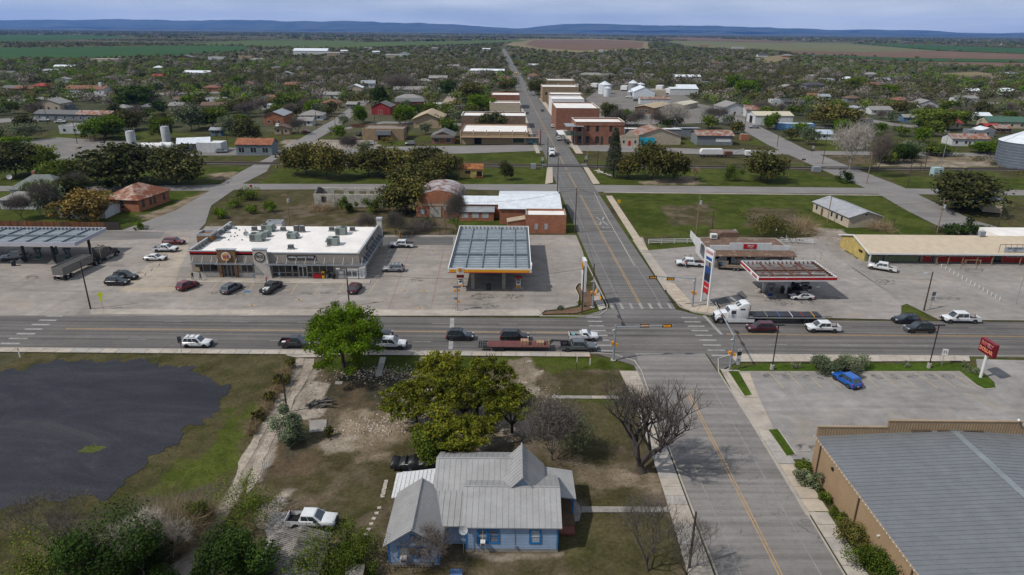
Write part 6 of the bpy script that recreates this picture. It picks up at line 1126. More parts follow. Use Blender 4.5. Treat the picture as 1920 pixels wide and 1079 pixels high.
def pickup(label,p,hd,col,L_=5.9,W=2.0,H=1.92,bed=1.75,group=None,rim=RIM,cover=None,load=None,single=False,trim=BLACKP,lower=None,r=.41,cat='pickup'):
    t=thing('pickup_truck',label,cat,(*p,0),R(hd),group);h=L_/2;zt=1.2;zh=1.14;xb=-h+bed;cab0=xb+.05
    st=[(cab0,.45,zt,1,.05),(0.3,.42,zt,1,.06),(h-1.5,.42,zt,1,.07),(h-1.1,.42,zt-.02,1,.1),(h-.35,.44,zh,.97,.12),(h-.08,.5,1.0,.9,.12),(h,.58,.92,.8,.06)]
    body_loft(st,W).build('body',col,t,smooth=38)
    b=thing('cargo_bed',None,None);b.parent=t;Z0,Z1=.5,1.17
    for s in(-1,1):ap(b,'bed_side',col,(-h,xb+.03,min(s*W/2,s*(W/2-.1)),max(s*W/2,s*(W/2-.1)),Z0,Z1));ap(b,'bed_rail',BLACKP,(-h+.03,xb,min(s*(W/2-.02),s*(W/2-.09)),max(s*(W/2-.02),s*(W/2-.09)),Z1,Z1+.02))
    ap(b,'tailgate',col,(-h-.02,-h+.07,-W/2+.1,W/2-.1,Z0+.02,Z1));ap(b,'bed_front',col,(xb-.05,xb+.02,-W/2+.1,W/2-.1,Z0,Z1));ap(b,'bed_floor',BLACKP,(-h+.07,xb-.05,-W/2+.1,W/2-.1,Z0,Z0+.12))
    if cover:ap(b,'bed_cover',cover,(-h+.03,xb,-W/2+.07,W/2-.07,Z1,Z1+.06))
    if single:cabin(t,(cab0,cab0+.12,h-2.0,h-1.25),W,zt-.06,H-.08,col,wins=(.1,.8))
    else:cabin(t,(cab0,cab0+.14,h-2.2,h-1.35),W,zt-.06,H,col,wins=(.05,.44,.88))
    fit(t,L_,W,.5,zh-.08,zt,col,(h-.98,-h+1.2),r,rim,trim,.27,lower);return t
PW=paint('paint_white',(.72,.73,.74));PWS=paint('paint_pearl_white',(.68,.68,.67));PB=paint('paint_black',(.012,.012,.014));PN=paint('paint_navy_black',(.012,.016,.026));PG=paint('paint_grey',(.13,.145,.16),metal=.3);PS=paint('paint_silver',(.36,.37,.39),metal=.4);PM=paint('paint_maroon',(.07,.008,.014));PR=paint('paint_red',(.16,.012,.018));PBL=paint('paint_blue',(.005,.10,.42));PDG=paint('paint_dark_grey',(.05,.055,.062),metal=.3)
def A(px,py):return at(px,py)
suv('white suv with black wheels driving right near the black gravel pad',A(371,649),0,PW,rim=RIMB);t=pickup('dark grey pickup with open loaded bed partly hidden behind the bright green tree',A(556,650),0,PDG,5.4)
ap(kids(t)[1]if 0 else t,'red_cooler',RED,(-1.5,-1.2,-.15,.15,.65,1.1));ap(t,'white_sack',WHITE,(-2.3,-1.7,-.5,.1,.63,1.0))
pickup('black pickup with raised bed seen past the right side of the bright green tree',A(706,634),0,PB,5.6);pickup('white crew cab pickup with black bed cover right of the bright green tree',A(730,652),0,PW,5.9,cover=BLACKP)
suv('navy black suv with roof bars at the stop bar behind the oak',A(863,636),0,PN,rim=RIM);suv('black suv in the inner lane directly beside the red trailer deck',A(965,637),0,PB,L_=5.0,rack=False);gm=pickup('silver grey crew cab pickup towing the long gooseneck trailer',A(1084,657),0,PG,6.1,bed=1.9)
wp=pickup('old white single cab pickup with loaded bed beside the grey crew cab',A(1094,637),0,PW,5.1,bed=2.1,single=True,H=1.75,W=1.85,r=.36);ap(wp,'toolbox',M('tool_white',(.55,.55,.52)),(-.7,.0,-.7,.7,.9,1.45));ap(wp,'teal_crate',M('teal_crate',(.15,.45,.42)),(-2.0,-1.5,-.4,.1,.63,1.1))
suv('maroon suv waiting beside the flatbed of the white semi',A(1426,621),180,PM,L_=5.0,rack=False);pickup('white crew cab pickup with chrome wheels behind the maroon suv',A(1541,621),180,PW,5.9,bed=1.7);suv('black crossover in the outer lane behind the flatbed trailer',A(1697,605),180,PN,L_=4.6,H=1.6);suv('black three row suv with pale side step in the inner lane on the right',A(1722,622),180,PB,L_=5.0,trim=CHROME)
pickup('long white crew cab dually style pickup with grey lower body at the right',A(1799,604),180,PW,6.7,H=2.05,bed=2.2,lower=PDG,r=.44)
suv('maroon minivan parked furthest back in the left slanting row',A(327,458),0,PR,L_=5.1,H=1.7,rack=False,kind='minivan',cat='minivan');pickup('white extended cab pickup parked next to the maroon minivan',A(311,472),0,PW,5.7,bed=2.0);sedan('white sedan parked below the white extended cab pickup',A(292,488),0,PWS)
suv('black suv parked behind the front one of the pair left of the store',A(236,524),0,PB,L_=4.9);suv('black crossover parked in front in the pair left of the store',A(221,534),0,PB,L_=4.6,rack=False)
suv('red hatchback suv parked at the left end of the store front',A(353,541),64,PR,L_=4.5,rack=False);suv('silver grey minivan parked in front of the burger emblem',A(435,546),74,PG,L_=5.1,rack=False,kind='minivan',cat='minivan');t=pickup('dark grey pickup with open driver door and white sacks in its bed',A(510,545),78,PDG,6.0)
for x,y in((-2.3,-.3),(-1.9,.3),(-2.4,.4),(-1.7,-.2)):ap(t,'white_sack',WHITE,(x,x+.5,y-.2,y+.25,.63,1.25))
ap(t,'open_door',PDG,(1.0,1.08,1.0,1.9,.55,1.25))
suv('dark maroon suv parked by the ice freezers at the store',A(666,546),86,PM,L_=4.9,rack=False);t=pickup('white pickup with black lettering on its doors parked right of the store',A(753,464),180,PW,6.1,cover=BLACKP,rim=RIMB)
lettering('Outlaw',.6,BLK,t,(-.2,1.03,.85),(R(90),0,R(180)),.02);suv('silver suv with roof bars parked in the shadow right of the store',A(738,509),180,PS,L_=4.7)
suv('bright blue suv parked nose up against the grass verge',A(1586,719),107,PBL,L_=4.7,rack=False,trim=BLACKP);suv('white car mostly hidden behind the tan parapet of the metal shop',(48.3,72.6),90,PW,L_=4.7,rack=False)
wt=pickup('white long bed pickup with open door hitched to the car trailer',A(1293,499),172,PW,6.4,bed=2.3);ap(wt,'open_door',PW,(1.1,1.18,1.0,1.85,.6,1.3));ap(wt,'bed_equipment',BLACKP,(-2.6,-1.3,-.6,.6,.65,1.35));ap(wt,'red_cooler',RED,(-3,-2.7,-.4,.4,.65,1.3))
sedan('white sedan parked in front of the rusty fuel canopy',A(1502,561),180,PWS);pickup('black pickup standing under the rusty fuel canopy',A(1492,545),190,PB,5.8)
pickup('white crew cab pickup parked by the mall with dark lower trim',A(1653,507),148,PWS,6.0,lower=PDG);wf=pickup('white pickup with black bed parked on the grass near the blue farmhouse',A(586,985),-2,PW,5.35,W=1.85,H=1.78,bed=1.55,r=.38);ap(wf,'spare_wheel',TYRE,(-1.9,-1.4,-.2,.3,.65,.85))
pickup('silver grey pickup with bull bar fuelling under the left canopy',A(30,487),200,PS,5.9)
# covered boat
t=thing('tarp_covered_trailer','low trailer under a creased black tarpaulin behind the blue farmhouse','trailer',(*A(775,876),0),R(-2));TARP=M('black_tarpaulin',(.016,.016,.018),.45,0,.3,3);xs=np.linspace(-2.6,2.7,22);rings=[]
for i,x in enumerate(xs):
    h=1.0+(.45 if x>-.4 else.15)+.12*math.sin(x*5)+.06*math.sin(x*13);w=1.0+.05*math.sin(x*7);rings.append([(x,-w,.35),(x,-w*.97,h*.75+.04*math.sin(x*17)),(x,-w*.55,h),(x,0,h+.05*math.sin(x*11)),(x,w*.55,h),(x,w*.97,h*.75),(x,w,.35),(x,0,.35)])
mb=MB();loft(mb,rings);mb.build('tarpaulin',TARP,t,smooth=50);ap(t,'trailer_frame',LEAD,(-2.4,2.4,-.8,.8,.2,.36));[wheel(t,-.2,s*.95,.3,.18)for s in(-1,1)];mb=MB();mb.cyl((-1.2,-.9,1.0),(2.4,-.9,.75),.03,seg=5);mb.build('strap',WHITE,t)
# gooseneck trailer
t=thing('gooseneck_trailer','long gooseneck flatbed trailer with red brown deck and two crates','trailer',(*A(969,655),0),0);tl=t;DK=M('red_deck',(.16,.055,.05),.85,0,.3,1)
for k in range(8):ap(t,'deck_plank',DK,(-4.9,5.3,-1.2+k*.3,-1.2+k*.3+.285,.95,1.0))
ap(t,'frame',BLACKP,(-5.6,5.3,-1.22,-1.14,.75,.95));ap(t,'frame',BLACKP,(-5.6,5.3,1.14,1.22,.75,.95));ap(t,'headboard',M('headboard',(.3,.22,.1)),(5.3,5.4,-1.2,1.2,.9,1.45))
for k in range(4):ap(t,'ramp',BLACKP,(-6.4+k*.36,-6.4+k*.36+.26,-1.15,-.2,.8,.98));ap(t,'ramp',BLACKP,(-6.4+k*.36,-6.4+k*.36+.26,.2,1.15,.8,.98))
mb=MB();mb.cyl((5.3,-.5,1.0),(6.0,-.3,1.7),.12,seg=6);mb.cyl((5.3,.5,1.0),(6.0,.3,1.7),.12,seg=6);mb.cyl((5.9,0,1.7),(8.6,0,1.6),.16,seg=6);mb.cyl((8.5,0,1.7),(8.5,0,.9),.1,seg=6);mb.build('gooseneck',BLACKP,t)
for x in(-3.4,-2.5):[wheel(t,x,s*1.08,.4,.24,RIMB)for s in(-1,1)]
for x,s_,lb in((1.3,1.3,'tall pale plywood crate strapped on the red trailer deck'),(3.9,1.2,'smaller plywood crate near the headboard of the red trailer')):
    u=thing('plywood_crate',lb,'crate',(t.location.x+x-s_/2,t.location.y-.6,1.0));hh=.75 if x<2 else.5;ap(u,'box',M('plywood',(.36,.27,.17),.9),(0,s_,0,1.1,0,hh));ap(u,'strap',RED,(.25,.31,-.02,1.12,0,hh+.02));ap(u,'strap',RED,(s_-.4,s_-.34,-.02,1.12,0,hh+.02))
# car trailer at the market
t=thing('car_trailer','low wooden decked equipment trailer behind the white long bed pickup','trailer',(*A(1370,505),0),R(172));[ap(t,'deck_plank',M('old_deck',(.24,.18,.12),.9),(-3,3,-1.1+k*.37,-1.1+k*.37+.34,.62,.68))for k in range(6)]
for s in(-1,1):ap(t,'side_rail',BLACKP,(-3,3,s*1.15-.04,s*1.15+.04,.95,1.02));[ap(t,'rail_post',BLACKP,(x-.03,x+.03,s*1.15-.03,s*1.15+.03,.55,1.0))for x in(-2.9,-1.4,0,1.4,2.9)];wheel(t,-.5,s*1.22,.36,.2);wheel(t,-1.35,s*1.22,.36,.2)
ap(t,'frame',BLACKP,(-3.05,3.1,-1.15,1.15,.5,.6));mb=MB();mb.cyl((3.1,-.7,.55),(4.4,0,.55),.06,seg=5);mb.cyl((3.1,.7,.55),(4.4,0,.55),.06,seg=5);mb.build('drawbar',BLACKP,t);ap(t,'front_board',BLACKP,(2.8,2.95,-1.1,1.1,.7,1.7));u=thing('blue_drum','small blue drum on the front of the equipment trailer','drum',(t.location.x-2.3,t.location.y+.2,.68));mb=MB();mb.cyl((0,0,0),(0,0,.8),.3,seg=10);mb.build('drum',M('drum_blue',(.03,.14,.4)),u);mb=MB();mb.cyl((0,0,.8),(0,0,.86),.31,seg=10);mb.build('lid',BLACKP,u)
# ---------------------------------------------------------------- semi trucks
def tractor(label,p,hd,col,aero=True,name='semi_truck'):
    t=thing(name,label,'semi truck',(*p,0),R(hd));mb=MB() # x = 0 at the rear axles, front about x = 6.9
    mb.prism([(4.3,.95),(6.75,.85),(6.95,1.2),(6.8,1.65),(6.2,1.95),(4.6,2.2),(4.3,2.2)],-.95,.95,'y');mb.build('hood',col,t,bevel=.12,smooth=40)
    mb=MB();mb.prism([(3.0,.9),(4.75,.9),(4.75,2.05),(4.25,2.85),(3.0,2.95)],-1.12,1.12,'y');mb.build('cab',col,t,bevel=.08,smooth=40)
    mb=MB();mb.prism([(1.0,.95),(3.05,.95),(3.05,2.9),(2.9,3.35),(1.9,3.95),(1.0,4.0)]if aero else[(1.0,.95),(3.05,.95),(3.05,3.0),(2.6,3.2),(1.0,3.25)],-1.2,1.2,'y');mb.build('sleeper',col,t,bevel=.1,smooth=40)
    mb=MB();mb.face([(4.78,-.95,2.1),(4.78,.95,2.1),(4.33,.9,2.75),(4.33,-.9,2.75)]);mb.build('windscreen',CGLASS,t)
    for s in(-1,1):
        ap(t,'side_window',CGLASS,(3.3,4.2,s*1.13-.01,s*1.13+.01,1.95,2.6));ap(t,'sleeper_window',CGLASS,(1.7,2.6,s*1.21-.01,s*1.21+.01,2.75,3.05));mb=MB();mb.prism([(5.1,.6),(5.15,1.05),(5.5,1.35),(6.1,1.35),(6.55,1.0),(6.8,.55),(6.9,.9),(6.5,1.45),(5.3,1.5),(4.6,1.1),(4.6,.6)],s*.75,s*1.2,'y');mb.build('fender',col,t,bevel=.05)
        ap(t,'side_skirt',col if aero else CHROME,(-.2 if aero else 2,4.6,s*1.2-.05,s*1.2+.05,.35,1.0));ap(t,'headlight',HEADL,(6.75,6.97,s*.85-.18,s*.85+.18,1.0,1.25));mb=MB();mb.cyl((4.3,s*1.35,1.9),(4.3,s*1.35,2.6),.12,seg=6);mb.build('mirror',col,t)
        mb=MB();mb.cyl((.75,s*.95,1),(.75,s*.95,3.6),.08,seg=7);mb.build('exhaust_stack',CHROME,t);ap(t,'marker_lamp',ORANGEY,(1.05,1.25,s*1.21-.02,s*1.21+.02,2.85,3.1));wheel(t,5.85,s*1.02,.52,.3,RIM)
        for x in(0,-1.3):wheel(t,x,s*.98,.52,.5,RIM)
    mb=MB();mb.face([(3.0,-.9,3.25),(2.35,-.9,3.68),(2.35,-.15,3.68),(3.0,-.15,3.25)]);mb.v=[(a+.02,b,c+.05)for a,b,c in mb.v];mb.build('roof_window',CGLASS,t);mb=MB();mb.face([(3.02,.15,3.30),(2.37,.15,3.73),(2.37,.9,3.73),(3.02,.9,3.30)]);mb.build('roof_window',CGLASS,t)
    ap(t,'grille',CHROME if not aero else BLACKP,(6.9,6.99,-.5,.5,.95,1.6));ap(t,'bumper',BLACKP,(6.85,7.15,-1.15,1.15,.35,.85));ap(t,'frame',BLACKP,(-2.3,4,-.45,.45,.6,.9));ap(t,'fifth_wheel',BLACKP,(-1.3,.3,-.5,.5,.9,1.1));return t
sx,sy=A(1338,608);tractor('white sleeper cab semi truck waiting at the stop line',(sx+7.2,sy+1.3),180,PW)
t=thing('flatbed_trailer','flatbed trailer of the white semi loaded with long black strapped sheets','trailer',(sx+7.0,sy+1.3,0),0);ap(t,'deck',M('flatbed_deck',(.22,.2,.18)),(-1.2,13.2,-1.28,1.28,1.25,1.38));ap(t,'side_rail',STEEL,(-1.2,13.2,-1.32,-1.26,1.2,1.4));ap(t,'frame',BLACKP,(-1,12.8,-.5,.5,.8,1.25));ap(t,'landing_leg',BLACKP,(2.6,2.8,-.9,.9,.2,1.25))
for x in(10.0,11.6):[wheel(t,x,s*1.0,.5,.5,RIMB)for s in(-1,1)]
LOADM=M('black_sheets',(.035,.037,.045),.5,0,.15)
for k in range(6):ap(t,'sheet_stack',LOADM,(.1+k*2.1,.1+k*2.1+2.06,-1.15,1.15,1.38,1.62+.02*(k%2)))
for x,m_ in((2.6,MATS['frame_olive']),(4.9,M('strap_blue',(.08,.2,.5))),(7.2,WHITE),(9.2,RED),(11.2,YEL)):mb=MB();mb.slab([(x,-1.2,1.67),(x+.1,-1.2,1.67),(x+.3,1.2,1.67),(x+.2,1.2,1.67)],.03);mb.box(x,x+.1,-1.3,-1.2,1.25,1.67);mb.build('load_strap',m_,t)
a=Vector(A(112,527));b=Vector(A(215,478));dv=(b-a).normalized();hd=math.degrees(math.atan2(dv.y,dv.x));q=b-dv*6.6
tractor('dark grey sleeper semi truck parked under the end of the left canopy',(q.x,q.y),hd,M('truck_taupe',(.085,.08,.075),.4),aero=False,name='semi_truck')
t=thing('dump_trailer','long silver open topped dump trailer behind the dark semi truck','trailer',(a.x,a.y,0),math.atan2(dv.y,dv.x));LN=(b-a).length-9.0;TS=M('trailer_aluminium',(.26,.25,.235),.45,.4,.2,1.5)
for s in(-1,1):ap(t,'side_panel',TS,(0,LN,s*1.25-.04,s*1.25+.04,1.2,2.9));ap(t,'top_rail',TS,(0,LN,s*1.27-.06,s*1.27+.06,2.9,3.0));mb=MB();[mb.box(.5+k*.8,.56+k*.8,s*1.3-.03,s*1.3+.03,1.25,2.9)for k in range(int(LN/.8))];tag(mb.build('side_rib',TS,t),kind='stuff')
ap(t,'tailgate',TS,(-.05,.03,-1.2,1.2,1.2,2.85));ap(t,'front_panel',TS,(LN-.05,LN+.02,-1.2,1.2,1.2,2.95));ap(t,'mesh_tarp',M('mesh_tarp',(.07,.068,.065),.9),(.05,LN-.1,-1.15,1.15,2.72,2.78));ap(t,'frame',BLACKP,(0,LN+1,-.5,.5,.9,1.2));ap(t,'tail_panel',WHITE,(-.12,-.05,-1.0,1.0,1.0,1.2));[ap(t,'tail_light',REDL,(-.14,-.12,s*.7-.2,s*.7+.2,1.03,1.15))for s in(-1,1)];[ap(t,'mud_flap',BLACKP,(-.1,-.06,s*.9-.3,s*.9+.3,.25,.95))for s in(-1,1)]
for x in(1.0,2.4):[wheel(t,x,s*1.0,.5,.5)for s in(-1,1)]
p_=A(1034,292);d=tractor('dump truck with white hood coming down the main street',(p_[0]+.2,p_[1]+3),-91,PW,aero=False,name='dump_truck');ap(d,'dump_body',M('dump_dark',(.04,.045,.055)),(-3.4,.9,-1.2,1.2,1.1,2.9))
TOWN=[('pickup','white and red fronted pickup angle parked at the balcony building',(1047,263),90,PW),('suv','black suv angle parked beside the balcony building',(1046,256),90,PB),('suv','white suv parked halfway up the main street',(1036,239),95,PW),('sedan','dark car parked near the white shop on the main street',(1017,209),95,PN),('suv','dark suv parked left of the brown brick office',(673,254),90,PN),('suv','white suv in front of the brown brick office',(693,272),180,PW),('suv','white and grey suv on the street right of the brick office',(769,272),180,PS),('sedan','maroon car half hidden by the bush beside the brick office',(667,262),0,PR),('sedan','grey car at the right wall of the brick office',(742,262),95,PDG),('suv','silver suv parked beside the blue grey depot',(416,287),10,PS),('sedan','dark red car in the yard of the pale bungalow',(574,249),0,PR),('suv','white suv at the white and brick workshop',(524,238),75,PW),('pickup','white pickup at the left side of the dark shed',(83,228),10,PW),('pickup','white pickup beside the scrap pile at the left workshop',(114,231),5,PW),('pickup','white pickup with trailer on the side street',(1378,234),180,PW),('pickup','pale silver pickup parked by the white metal garage',(1414,241),175,PS),('pickup','white pickup parked beside the red barn',(740,211),0,PW),('sedan','white car far up the main street',(976,140),90,PW),('sedan','dark car near the far end of the main street',(954,112),90,PDG),('suv','white car parked at the far brick shops',(1000,180),95,PS),('pickup','white pickup on the mill yard',(1180,184),150,PW),('suv','black burnt looking suv under the big oak at the right',(1796,391),195,PB),('pickup','black wrecked pickup beside the burnt looking suv',(1813,383),200,PB),('suv','dark suv on the mill yard near the white annex',(1192,190),120,PDG),('pickup','black pickup parked left of the metal storage shed',(1163,268),20,PB)]
for k,lb,pp,hd,c_ in TOWN:{'pickup':pickup,'suv':suv,'sedan':sedan}[k](lb,A(*pp),hd,c_)
t=thing('school_bus','yellow bus far up the main street','bus',(*A(967,141),0),R(90));mb=MB();mb.prism([(-5,.5),(4.5,.5),(5,.8),(4.9,1.7),(3.8,1.8),(3.7,3.1),(-4.9,3.1)],-1.2,1.2,'y');mb.build('body',YEL,t,bevel=.08);ap(t,'window_band',CGLASS,(-5.02,3.5,-1.22,1.22,1.9,2.5));[wheel(t,x,s*1.1,.5,.3)for x in(3.2,-3)for s in(-1,1)]
# railway maintenance vehicles
for p_,lb,L_ in(((1333,294),'white tank body work truck parked by the railway',10),((1380,295),'crane and drill work truck parked by the railway',13)):
    t=thing('rail_work_truck',lb,'work truck',(*A(*p_),0),R(2));ap(t,'frame',BLACKP,(-L_/2,L_/2,-.6,.6,.7,1.0));[wheel(t,x,s*1.0,.5,.35)for x in(-L_/2+1,-L_/2+2.3,L_/2-1.5)for s in(-1,1)]
    if L_==10:mb=MB();mb.prism([(-4.8,1),(4.8,1),(5,2.2),(4.4,3.4),(-4.4,3.4),(-5,2.2)],-1.2,1.2,'y');mb.build('tank_body',WHITE,t,bevel=.15)
    else:ap(t,'cab',WHITE,(3.8,6.3,-1.1,1.1,.9,2.8));ap(t,'machine_house',M('rust_beam',(.14,.06,.04)),(-5,-2,-1,1,1,2.4));mb=MB();mb.cyl((-2,0,1.5),(3,0,3.6),.2,seg=6);mb.build('crane_arm',STEEL,t);mb=MB();mb.cyl((-5.8,0,1),(-5.8,0,3.2),.15,seg=6);mb.build('mast',ORANGEY,t)
# ================================================================ vegetation
def leafmat(name,base,tr=.16,var=.25):
    t=NT(name);at_=t.n('ShaderNodeAttribute',attribute_name='tint');oi=t.n('ShaderNodeObjectInfo');r_=t.ramp(oi.outputs['Random'],[(0,(1-var,1-var*.8,1-var)),(.5,(1,1,1)),(1,(1+var*.7,1+var*.5,1+var*.2))])
    c=t.mix(t.mix(tuple(base),at_.outputs['Color'],1,'MULTIPLY'),r_,1,'MULTIPLY');t.l(c,t.b.inputs['Base Color']);t.b.inputs['Roughness'].default_value=.7;t.b.inputs['Specular IOR Level'].default_value=.06
    tl=t.n('ShaderNodeBsdfTranslucent');t.l(c,tl.inputs['Color']);ms=t.n('ShaderNodeMixShader');ms.inputs[0].default_value=tr;o=t.t.nodes['Material Output']
    t.l(t.b.outputs[0],ms.inputs[1]);t.l(tl.outputs[0],ms.inputs[2]);t.l(ms.outputs[0],o.inputs[0]);return t.mat
LM=dict(yard=leafmat('leaf_yard_oak',(.098,.104,.010),.18),oak=leafmat('leaf_live_oak',(.072,.068,.018)),dark=leafmat('leaf_dark_olive',(.052,.055,.018)),bright=leafmat('leaf_spring_green',(.075,.125,.006),.35),mid=leafmat('leaf_mid_green',(.078,.105,.014),.3),sage=leafmat('leaf_sage',(.105,.125,.070)),deep=leafmat('leaf_deep_green',(.026,.046,.008)),bare=leafmat('twig_grey',(.10,.085,.075),0),rust=leafmat('leaf_rusty',(.12,.085,.025)),pale=leafmat('twig_pale',(.30,.27,.24),0),brown=leafmat('brush_brown',(.20,.15,.09),0),conif=leafmat('needle_grey_green',(.05,.058,.033)))
BARK=M('bark',(.07,.056,.045),.95,0,.3,2);BARKP=M('bark_pale',(.34,.31,.28),.9,0,.3,2)
def skel(rs,h,spread,th,lev,nb,lean=(0,0),r0=.3,up=.35,wob=.25):
    segs=[];tips=[]
    def grow(p,d,ln,r,l):
        n=2 if l>0 else 1
        q=p
        for i in range(n):
            d2=(d+Vector((rs.uniform(-1,1),rs.uniform(-1,1),rs.uniform(-.5,.8)))*wob).normalized();q2=q+d2*ln/n;segs.append((q,q2,r*(1-.3*i/n),r*(1-.3*(i+1)/n)));q=q2;d=d2
        if l>=lev:tips.append(q);return
        if l>=max(1,lev-1):tips.append(q)
        k=nb if l>0 else nb+1;a0=rs.uniform(0,6.28)
        for i in range(k):
            a=a0+6.283*i/k+rs.uniform(-.4,.4);out=Vector((math.cos(a),math.sin(a),0))*spread;nd=(d*.55+out+Vector((0,0,up))).normalized()
            grow(q,nd,ln*rs.uniform(.62,.85)if l else(h-th)*rs.uniform(.36,.5),r*(.58 if l else.55),l+1)
    grow(Vector((0,0,-.1)),Vector((lean[0],lean[1],1)).normalized(),th,r0,0);return segs,tips
def seg_mesh(segs,k=5):
    n=len(segs);P0=np.array([s[0]for s in segs]);P1=np.array([s[1]for s in segs]);r0=np.array([s[2]for s in segs])[:,None];r1=np.array([s[3]for s in segs])[:,None]
    d=P1-P0;d/=np.linalg.norm(d,axis=1,keepdims=True)+1e-9;a=np.cross(d,np.array([.31,.87,.38]));a/=np.linalg.norm(a,axis=1,keepdims=True)+1e-9;b=np.cross(d,a);V=[]
    for P,r in((P0,r0),(P1,r1)):
        for i in range(k):t=2*math.pi*i/k;V.append(P+(a*math.cos(t)+b*math.sin(t))*r)
    V=np.stack(V,1).reshape(-1,3);o=(np.arange(n)*2*k)[:,None];F=np.concatenate([o+np.array([i,(i+1)%k,k+(i+1)%k,k+i])for i in range(k)],0);return V,F
def leaves(g,cent,rad,n,size,flat=.7,el=1.,tint=(.5,1.5)):
    """n leaf quads spread about the clump centres"""
    cent=np.array(cent);ci=g.integers(0,len(cent),n);u=g.normal(size=(n,3));u/=np.linalg.norm(u,axis=1,keepdims=True);rr=g.random(n)**.45;cr=(rad*(.65+.7*g.random(len(cent))))[ci][:,None]
    P=cent[ci]+u*rr[:,None]*cr*np.array([1,1,flat]);N=u*.6+g.normal(size=(n,3))*.6+np.array([0,0,.35]);N/=np.linalg.norm(N,axis=1,keepdims=True)
    A_=np.cross(N,g.normal(size=(n,3)));A_/=np.linalg.norm(A_,axis=1,keepdims=True)+1e-9;B_=np.cross(N,A_);s=(size*(.6+.8*g.random(n)))[:,None]
    V=np.stack([P-A_*s*el,P-B_*s*.6,P+A_*s*el,P+B_*s*.6],1).reshape(-1,3);F=np.arange(4*n).reshape(n,4);ct=tint[0]+(tint[1]-tint[0])*g.random(len(cent));c=ct[ci]*(.75+.5*g.random(n));C=np.stack([c*(1+.12*g.standard_normal(n)),c,c*(1+.1*g.standard_normal(n))],1);return V,F,np.repeat(np.clip(C,.1,3),4,0)
def slivers(g,segs_tips,n,ln,w,rad=0.):
    T=np.array(segs_tips);ci=g.integers(0,len(T),n);P=T[ci]+g.normal(size=(n,3))*rad;d=g.normal(size=(n,3))+np.array([0,0,.5])+(T[ci]-np.array([0,0,T[:,2].mean()*.6]))*.25;d/=np.linalg.norm(d,axis=1,keepdims=True);s=np.cross(d,g.normal(size=(n,3)));s/=np.linalg.norm(s,axis=1,keepdims=True);L_=(ln*(.4+g.random(n)))[:,None]
    V=np.stack([P-s*w,P+s*w,P+d*L_],1).reshape(-1,3);F=np.arange(3*n).reshape(n,3);c=np.repeat(.7+.6*g.random(n),3)[:,None]*np.ones(3);return V,F,c
def treemesh(seed,h,w,kind,n,ls,th=.22,lev=2,nb=4,lean=(0,0),flat=.7,r0=.02,el=1.,sp=.9,up=.35,crad=None,skirt=.8):
    """returns (trunk mesh, crown mesh) for a tree of height h and crown width w"""
    rs=random.Random(seed);g=np.random.default_rng(seed);segs,tips=skel(rs,h,sp,h*th,lev,nb,lean,h*r0,up)
    T=np.array([tuple(t_)for t_ in tips]);c0=T[:,:2].mean(0)*0+T[:,:2].mean(0);ex=np.abs(T[:,:2]-c0).max()+1e-6;k=(w/2*.8)/ex;zmax=T[:,2].max()
    f=lambda p:Vector(((p.x)*k if p.z>h*th*.5 else p.x,(p.y)*k if p.z>h*th*.5 else p.y,p.z if p.z<=h*th else h*th+(p.z-h*th)*(h*.88-h*th)/(zmax-h*th+1e-6)))
    segs=[(f(a),f(b),r,q)for a,b,r,q in segs];tips=[f(p)for p in tips]
    V,F=seg_mesh(segs);tm=np_mesh('trunk',V,F,BARKP if kind=='pale' else BARK);cr=crad or w*.16;rs2=random.Random(seed+1)
    if kind not in('bare','pale','brown'):tips=tips+[Vector((p.x*1.06,p.y*1.06,p.z*rs2.uniform(.45,.85)))for p in tips if rs2.random()<skirt]
    if kind in('bare','pale','brown'):V,F,C=slivers(g,[tuple(p)for p in tips],n,ls*6,ls*.16,cr*.5)
    else:V,F,C=leaves(g,[tuple(p)for p in tips],cr,n,ls,flat,el)
    return tm,np_mesh('crown',V,F,LM[kind],C)
GT={}
def tree(name,label,p,mesh,rz=0.,s=1.,group=None,cat='tree',sz=None):
    t=thing(name,label,cat,(p[0],p[1],-.03),rz,group);t.scale=(s,s,sz or s);link('trunk',mesh[0],t);link('crown',mesh[1],t);return t
def ontree(name,label,px,seed,wpx,top,kind,n,ls,**k):
    p=at(*px);d=math.hypot(p[0],p[1],HC);w=wpx/FL*d;h=zat(px,top);return tree(name,label,p,treemesh(seed,h,w,kind,n,ls,**k))
# --- the foreground
ontree('leafy_tree','bright green leafy tree by the highway kerb with leaning trunk',(646,698),14,205,570,'bright',30000,.15,th=.26,lev=3,nb=4,r0=.03,sp=1.0,crad=1.15,skirt=.5,lean=(.12,0))
OKS=[((895,786),190,672,12,'spreading live oak with dark forked trunk, right one of the yard clump'),((866,788),150,690,15,'live oak with leaning trunk in the middle of the yard clump'),((780,800),150,712,19,'live oak at the left end of the yard clump'),((858,858),190,770,22,'low dense live oak directly behind the farmhouse roof'),((960,812),120,722,29,'live oak at the right end of the yard clump'),((830,742),140,660,37,'live oak nearest the highway in the yard clump')]
for px,w,top,sd_,lb in OKS:ontree('live_oak',lb,px,sd_,w,top,'yard',9000,.16,th=.2,lev=3,nb=4,r0=.035,sp=1.25,up=.22,flat=.6,crad=.74,skirt=.05)
ontree('live_oak','bright edged young oak at the back left corner of the farmhouse roof',(815,868),41,70,800,'mid',9000,.14,th=.2,lev=2,nb=5,crad=1.0)
ontree('bare_thicket_tree','grey green leafless thicket tree right of the yard oaks',(1035,862),44,135,745,'bare',7500,.12,th=.1,lev=4,nb=4,r0=.012)
ontree('bare_thicket_tree','brownish leafless brush right beside the thicket tree',(1080,850),45,100,775,'sage',2500,.10,th=.1,lev=3,nb=4,r0=.012)
